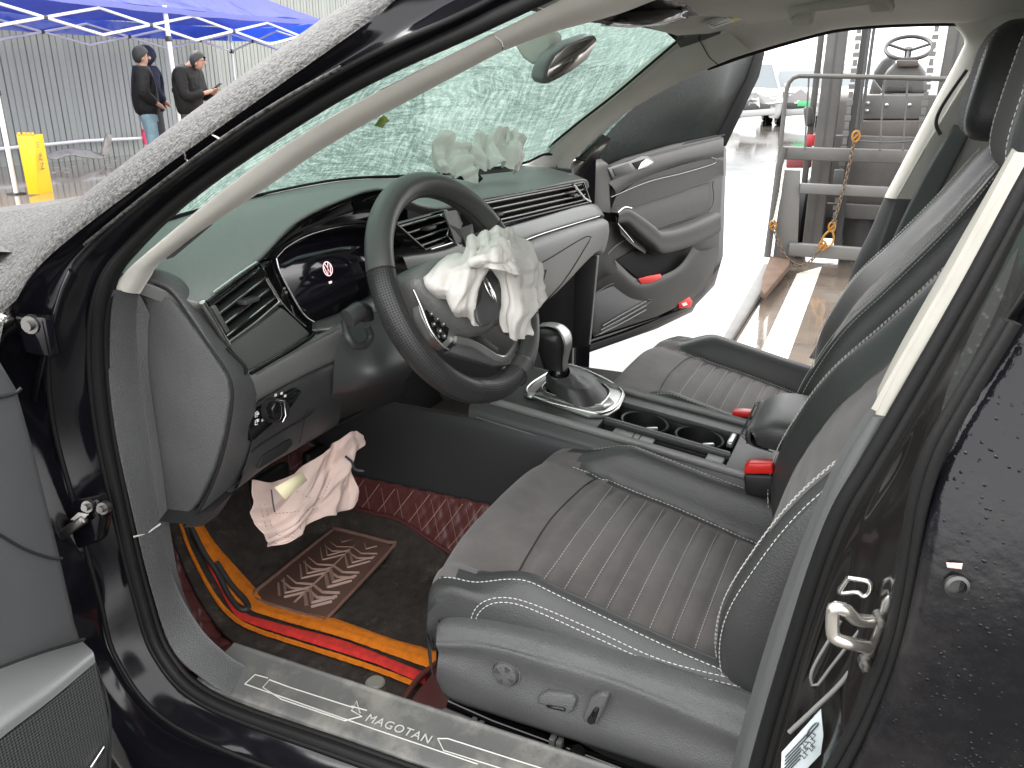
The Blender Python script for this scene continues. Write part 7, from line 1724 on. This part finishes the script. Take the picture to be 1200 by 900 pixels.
MB().lathe([(.126, -.02), (.131, -.01), (.131, .03), (.126, .04)], (5.0, .16, .33), (0, 0, 1), 28).build('motor_band', M['lift_grey'], fk)
for y in (.62, -.42):
    w = MB().lathe([(.10, -.09), (.22, -.10), (.25, -.07), (.25, .07), (.22, .10), (.10, .09)], (5.0, y, .25), (0, 1, 0), 26).build('wheel', M['rubber'], fk); MB().lathe([(0, .03), (.10, .05), (.11, .08)], (5.0, y, .25), (0, 1 if y > 0 else -1, 0), 18).build('wheel_hub', M['lift_grey'], w)
fpx('red_reflector', [(946, 158), (955, 158), (955, 171), (945, 171)], 4.9, .05, mat('red_lamp_glass', (.45, .03, .04), .3), .004)
fpx('red_guard', [(922, 181), (951, 182), (950, 197), (921, 197)], 5.1, .06, mat('maroon_machine_paint', (.22, .05, .055), .5), .01)
fpx('head_lamp', [(941, 125), (952, 124), (954, 147), (943, 149)], 4.9, .12, M['lift_dark'], .02)
prism('chassis', [Vector((4.95, .5, .45)), Vector((4.95, -.4, .45)), Vector((6.2, -.4, .45)), Vector((6.2, .5, .45))], (0, 0, .12), M['lift_grey'], fk, bevel=.02)
box('axle_housing', (5.15, .1, .32), (.25, .95, .42), M['lift_dark'], fk, bevel=.03)
box('frame_plate', (4.86, .1, .60), (.03, .62, .50), M['lift_grey'], fk, bevel=.01)
# forks
tine = prism('fork_tine', [Vector((2.40, .64, .008)), Vector((4.30, .72, .008)), Vector((4.30, .62, .008)), Vector((2.40, .60, .008))], (0, 0, .03), M['lift_grey'], fk, bevel=.004)
prism('fork_tine', [Vector((2.40, -.42, .008)), Vector((4.30, -.38, .008)), Vector((4.30, -.48, .008)), Vector((2.40, -.46, .008))], (0, 0, .03), M['lift_grey'], fk, bevel=.004)
pk = [(902, 307), (926, 309), (924, 318), (896, 352), (891, 348), (893, 332)]
plk = prism('rusty_plank', [p for p in KL(pk, Z=.05)], (0, 0, .04), M['rusty'], None, bevel=.004); tag(plk, 'short rusty brown plate lying on the wet ground beside the carriage', 'plate')
# hanging chain sling with yellow hooks
M['hook_yellow'] = mat('worn_orange_hook', (.30, .13, .015), .5, .2, dirt=((.25, .12, .05), 40, .6, .6))
sl_ = empty('chain_sling', tuple(K(1000, 165, X=XF-.02))); tag(sl_, 'rusty chain sling with orange hooks hanging on the lift truck carriage', 'chain')
def chain(path, link_l=.034, r=.0042, m=None, name='chain_link'):
    P = cr(path, 200); L = sum((b-a).length for a, b in zip(P, P[1:])); n = max(2, int(L/(link_l*.72))); Q = lin(P, n+1)
    for i in range(n):
        c = (Q[i]+Q[i+1])/2; t = (Q[i+1]-Q[i]).normalized(); u = t.orthogonal().normalized(); u = u if i % 2 else t.cross(u)
        pts = [c+t*math.cos(a)*link_l*.5+u*math.sin(a)*link_l*.27 for a in [2*math.pi*k/10 for k in range(10)]]
        tube(name, pts, r, m or M['rust_chain'], sl_, n=5, closed=True)
M['rust_chain'] = mat('rusty_chain', (.14, .10, .07), .6, .5)
XC = XF-.035
chain(KL([(1001, 164), (997, 185), (990, 215), (982, 245), (976, 262)], X=XC)); chain(KL([(907, 268), (912, 284), (922, 302), (936, 311), (950, 306), (958, 296), (963, 290)], X=XC))
chain(KL([(919, 194), (916, 215), (909, 250), (906, 260)], X=XC), .02, .003, M['road_paint'], 'rope_turn')
for (x, y, s) in ((1003, 160, .75), (906, 264, .7), (964, 288, .75), (975, 266, .7)):
    c = K(x, y, X=XC); tube('orange_hook', [c+Vector((0, math.cos(a)*.028*s, math.sin(a)*.042*s)) for a in [math.radians(60+k*30) for k in range(12)]], .009*s, M['hook_yellow'], sl_, n=6, closed=True)
    tube('hook_throat', [c+Vector((-.004, -.018*s, .02*s)), c+Vector((-.004, .018*s, -.02*s))], .008*s, M['hook_yellow'], sl_, n=6)
tube('orange_hook', KL([(974, 270), (966, 276), (963, 284), (967, 290), (974, 287), (977, 279)], X=XC), .0065, M['hook_yellow'], sl_, closed=True, res=30, n=6)
tube('slack_wire', KL([(1005, 165), (1040, 167), (1075, 165)], X=XF-.01), .004, M['lift_dark'], sl_, res=12)

# ---------------------------------------------------------------- parked damaged cars across the yard
M['car_white'] = mat('white_car_paint', (.38, .38, .375), .4, coat=.3); M['car_glass'] = mat('dark_car_glass', (.12, .14, .15), .06); M['lamp_glass'] = mat('clear_lamp', (.55, .56, .57), .1)
M['plate_green'] = mat('green_plate', (.08, .45, .18), .5); M['car_silver'] = mat('silver_grey_car_paint', (.42, .42, .42), .35, .3, coat=.6)
def parked(name, loc, rz, label, paint, hgt=1.62, L=4.5, Wd=1.8, bon=.95, crushed=0, plate=None):
    p = empty(name, loc, rz); tag(p, label, 'car', 'damaged cars parked across the yard')
    hw = Wd/2; rnd = random.Random(len(label))
    st = [(0, .42, .30, .60), (.06, .50, .24, .70), (.5, .86, .20, .86), (1.05, .95, .18, bon), (1.35, .98, .18, bon+.04), (3.3, .98, .18, bon+.06), (4.0, .95, .2, bon+.04), (4.4, .85, .28, bon), (L, .75, .4, .7)]
    rows = []
    for x, w, z0, z1 in st:
        k = crushed*math.exp(-x*2)
        rows.append([Vector((-x+(rnd.uniform(-.1, .1)*k), s*hw*w*q*(1+rnd.uniform(-.06, .06)*k), z+rnd.uniform(-.07, .07)*k)) for s, q, z in ((-1, .9, z0), (-1, 1, z0+.1), (-1, 1.0, (z0+z1)/2), (-1, .97, z1-.06), (-1, .85, z1), (0, .0, z1+.04), (1, .85, z1), (1, .97, z1-.06), (1, 1, (z0+z1)/2), (1, 1, z0+.1), (1, .9, z0))])
    b = grid('body', rows, paint, p, nu=44, nv=3, sharp=40)
    b.parent = p; b.matrix_parent_inverse = Matrix.Identity(4)
    gh_ = [(-1.15, .86, bon), (-1.95, .70, hgt), (-3.3, .69, hgt), (-4.1, .80, bon)]
    q = [[Vector((x, s*hw*w, z)) for s in (-1, -.5, 0, .5, 1)] for x, w, z in gh_]
    def part(nm, vs, fs, m, **k): o = mesh(nm, vs, fs, m, None, **k); o.parent = p; return o
    def qd(nm, a, b_, c, d, m): return part(nm, [a, b_, c, d], [(0, 1, 2, 3)], m, smooth=False, thick=.01)
    r = .02
    part('roof', [v for row in ([q[1], [v+Vector((-.6, 0, .05)) for v in q[1]], q[2]]) for v in row], [(i*5+j, i*5+j+1, (i+1)*5+j+1, (i+1)*5+j) for i in range(2) for j in range(4)], paint, thick=.03)
    qd('windscreen', q[0][0], q[0][4], q[1][4], q[1][0], M['car_glass']); qd('rear_window', q[3][0], q[2][0], q[2][4], q[3][4], M['car_glass'])
    for s in (0, 4):
        qd('side_window', q[0][s].lerp(q[1][s], .05)+Vector((-.15, 0, 0)), q[1][s]+Vector((-.12, 0, -.05)), (q[1][s]+q[2][s])/2+Vector((0, 0, -.05)), Vector(((q[0][s].x+q[3][s].x)/2, q[0][s].y, q[0][s].z+.03)), M['car_glass'])
        qd('side_window', Vector(((q[0][s].x+q[3][s].x)/2-.08, q[0][s].y, q[0][s].z+.03)), (q[1][s]+q[2][s])/2+Vector((-.08, 0, -.05)), q[2][s]+Vector((0, 0, -.05)), q[3][s]+Vector((.25, 0, .03)), M['car_glass'])
        for a, b2 in ((q[0][s], q[1][s]), ((q[0][s]+q[3][s])/2, (q[1][s]+q[2][s])/2), (q[3][s], q[2][s])): o = tube('window_post', [a, b2], .035, paint, None, n=6); o.parent = p
        sg = -1 if s == 0 else 1
        o = MB().lathe([(0, .06), (.05, .08), (.05, -.0)], Vector((-1.3, sg*(hw+.07), bon+.1)), (1, 0, 0), 10).box((-1.28, sg*(hw+.10), bon+.12), (.10, .18, .13)).build('door_mirror', paint, None, bevel=.02); o.parent = p
        for x in (-.85, -3.55):
            w = MB().lathe([(.2, -.1), (.31, -.11), (.33, -.06), (.33, .08), (.30, .11), (.2, .09)], (x, sg*(hw-.10), .33), (0, sg, 0), 24).build('wheel', M['rubber'], None); w.parent = p
            o = MB().lathe([(0, .06), (.19, .07), (.21, .10)], (x, sg*(hw-.10), .33), (0, sg, 0), 16).build('wheel_rim', M['silver_trim'], None); o.parent = w
        o = prism('headlight', [Vector((.0, sg*hw*.50, .72)), Vector((-.10, sg*hw*.86, .74)), Vector((-.14, sg*hw*.88, .62)), Vector((.02, sg*hw*.52, .58))], (-.06, 0, 0), M['lamp_glass'], None, bevel=.01); o.parent = p
    o = box('grille', (.0, 0, .52), (.10, hw*.85, .18), M['lift_dark'], None, bevel=.02); o.parent = p
    o = box('bumper', (.0, 0, .36), (.14, hw*1.15, .18), paint, None, bevel=.03, rot=Matrix.Rotation(.10*crushed, 3, 'X')); o.parent = p
    if crushed:
        mb = MB()
        for k in range(10): mb.prism([c_+Vector((rnd.uniform(-.16, .16), rnd.uniform(-.25, .25), rnd.uniform(-.14, .14))) for c_ in [Vector((-.05, rnd.uniform(-hw, hw)*.7, rnd.uniform(.5, .9)))]*1 for _ in range(1)]+[Vector((rnd.uniform(-.3, .05), rnd.uniform(-hw, hw)*.7, rnd.uniform(.45, .9))) for _ in range(3)], (.02, .01, .02))
        o = mb.build('crumpled_panel', M['car_silver'], None, smooth=False); o.parent = p
    if plate:
        o = box('number_plate', (.09, plate*hw*.3, .58), (.01, .44, .14), M['plate_green'], None, bevel=.004); o.parent = p
    return p
pc1 = K(884, 148, Z=0); parked('parked_car', (pc1.x, pc1.y, 0), math.radians(196), 'white damaged car parked far across the yard, nearest the door glass', M['car_white'], hgt=1.66, crushed=.8)
pc2 = K(934, 146, Z=0); parked('parked_car', (pc2.x, pc2.y, 0), math.radians(188), 'pale car with a green number plate and crumpled front behind the lift truck mast', M['car_white'], hgt=1.5, crushed=1.0, plate=.6)
pc3 = K(985, 140, Z=0); parked('parked_car', (pc3.x+3, pc3.y, 0), math.radians(188), 'silver grey car parked behind the lift truck mast', M['car_silver'], hgt=1.5)
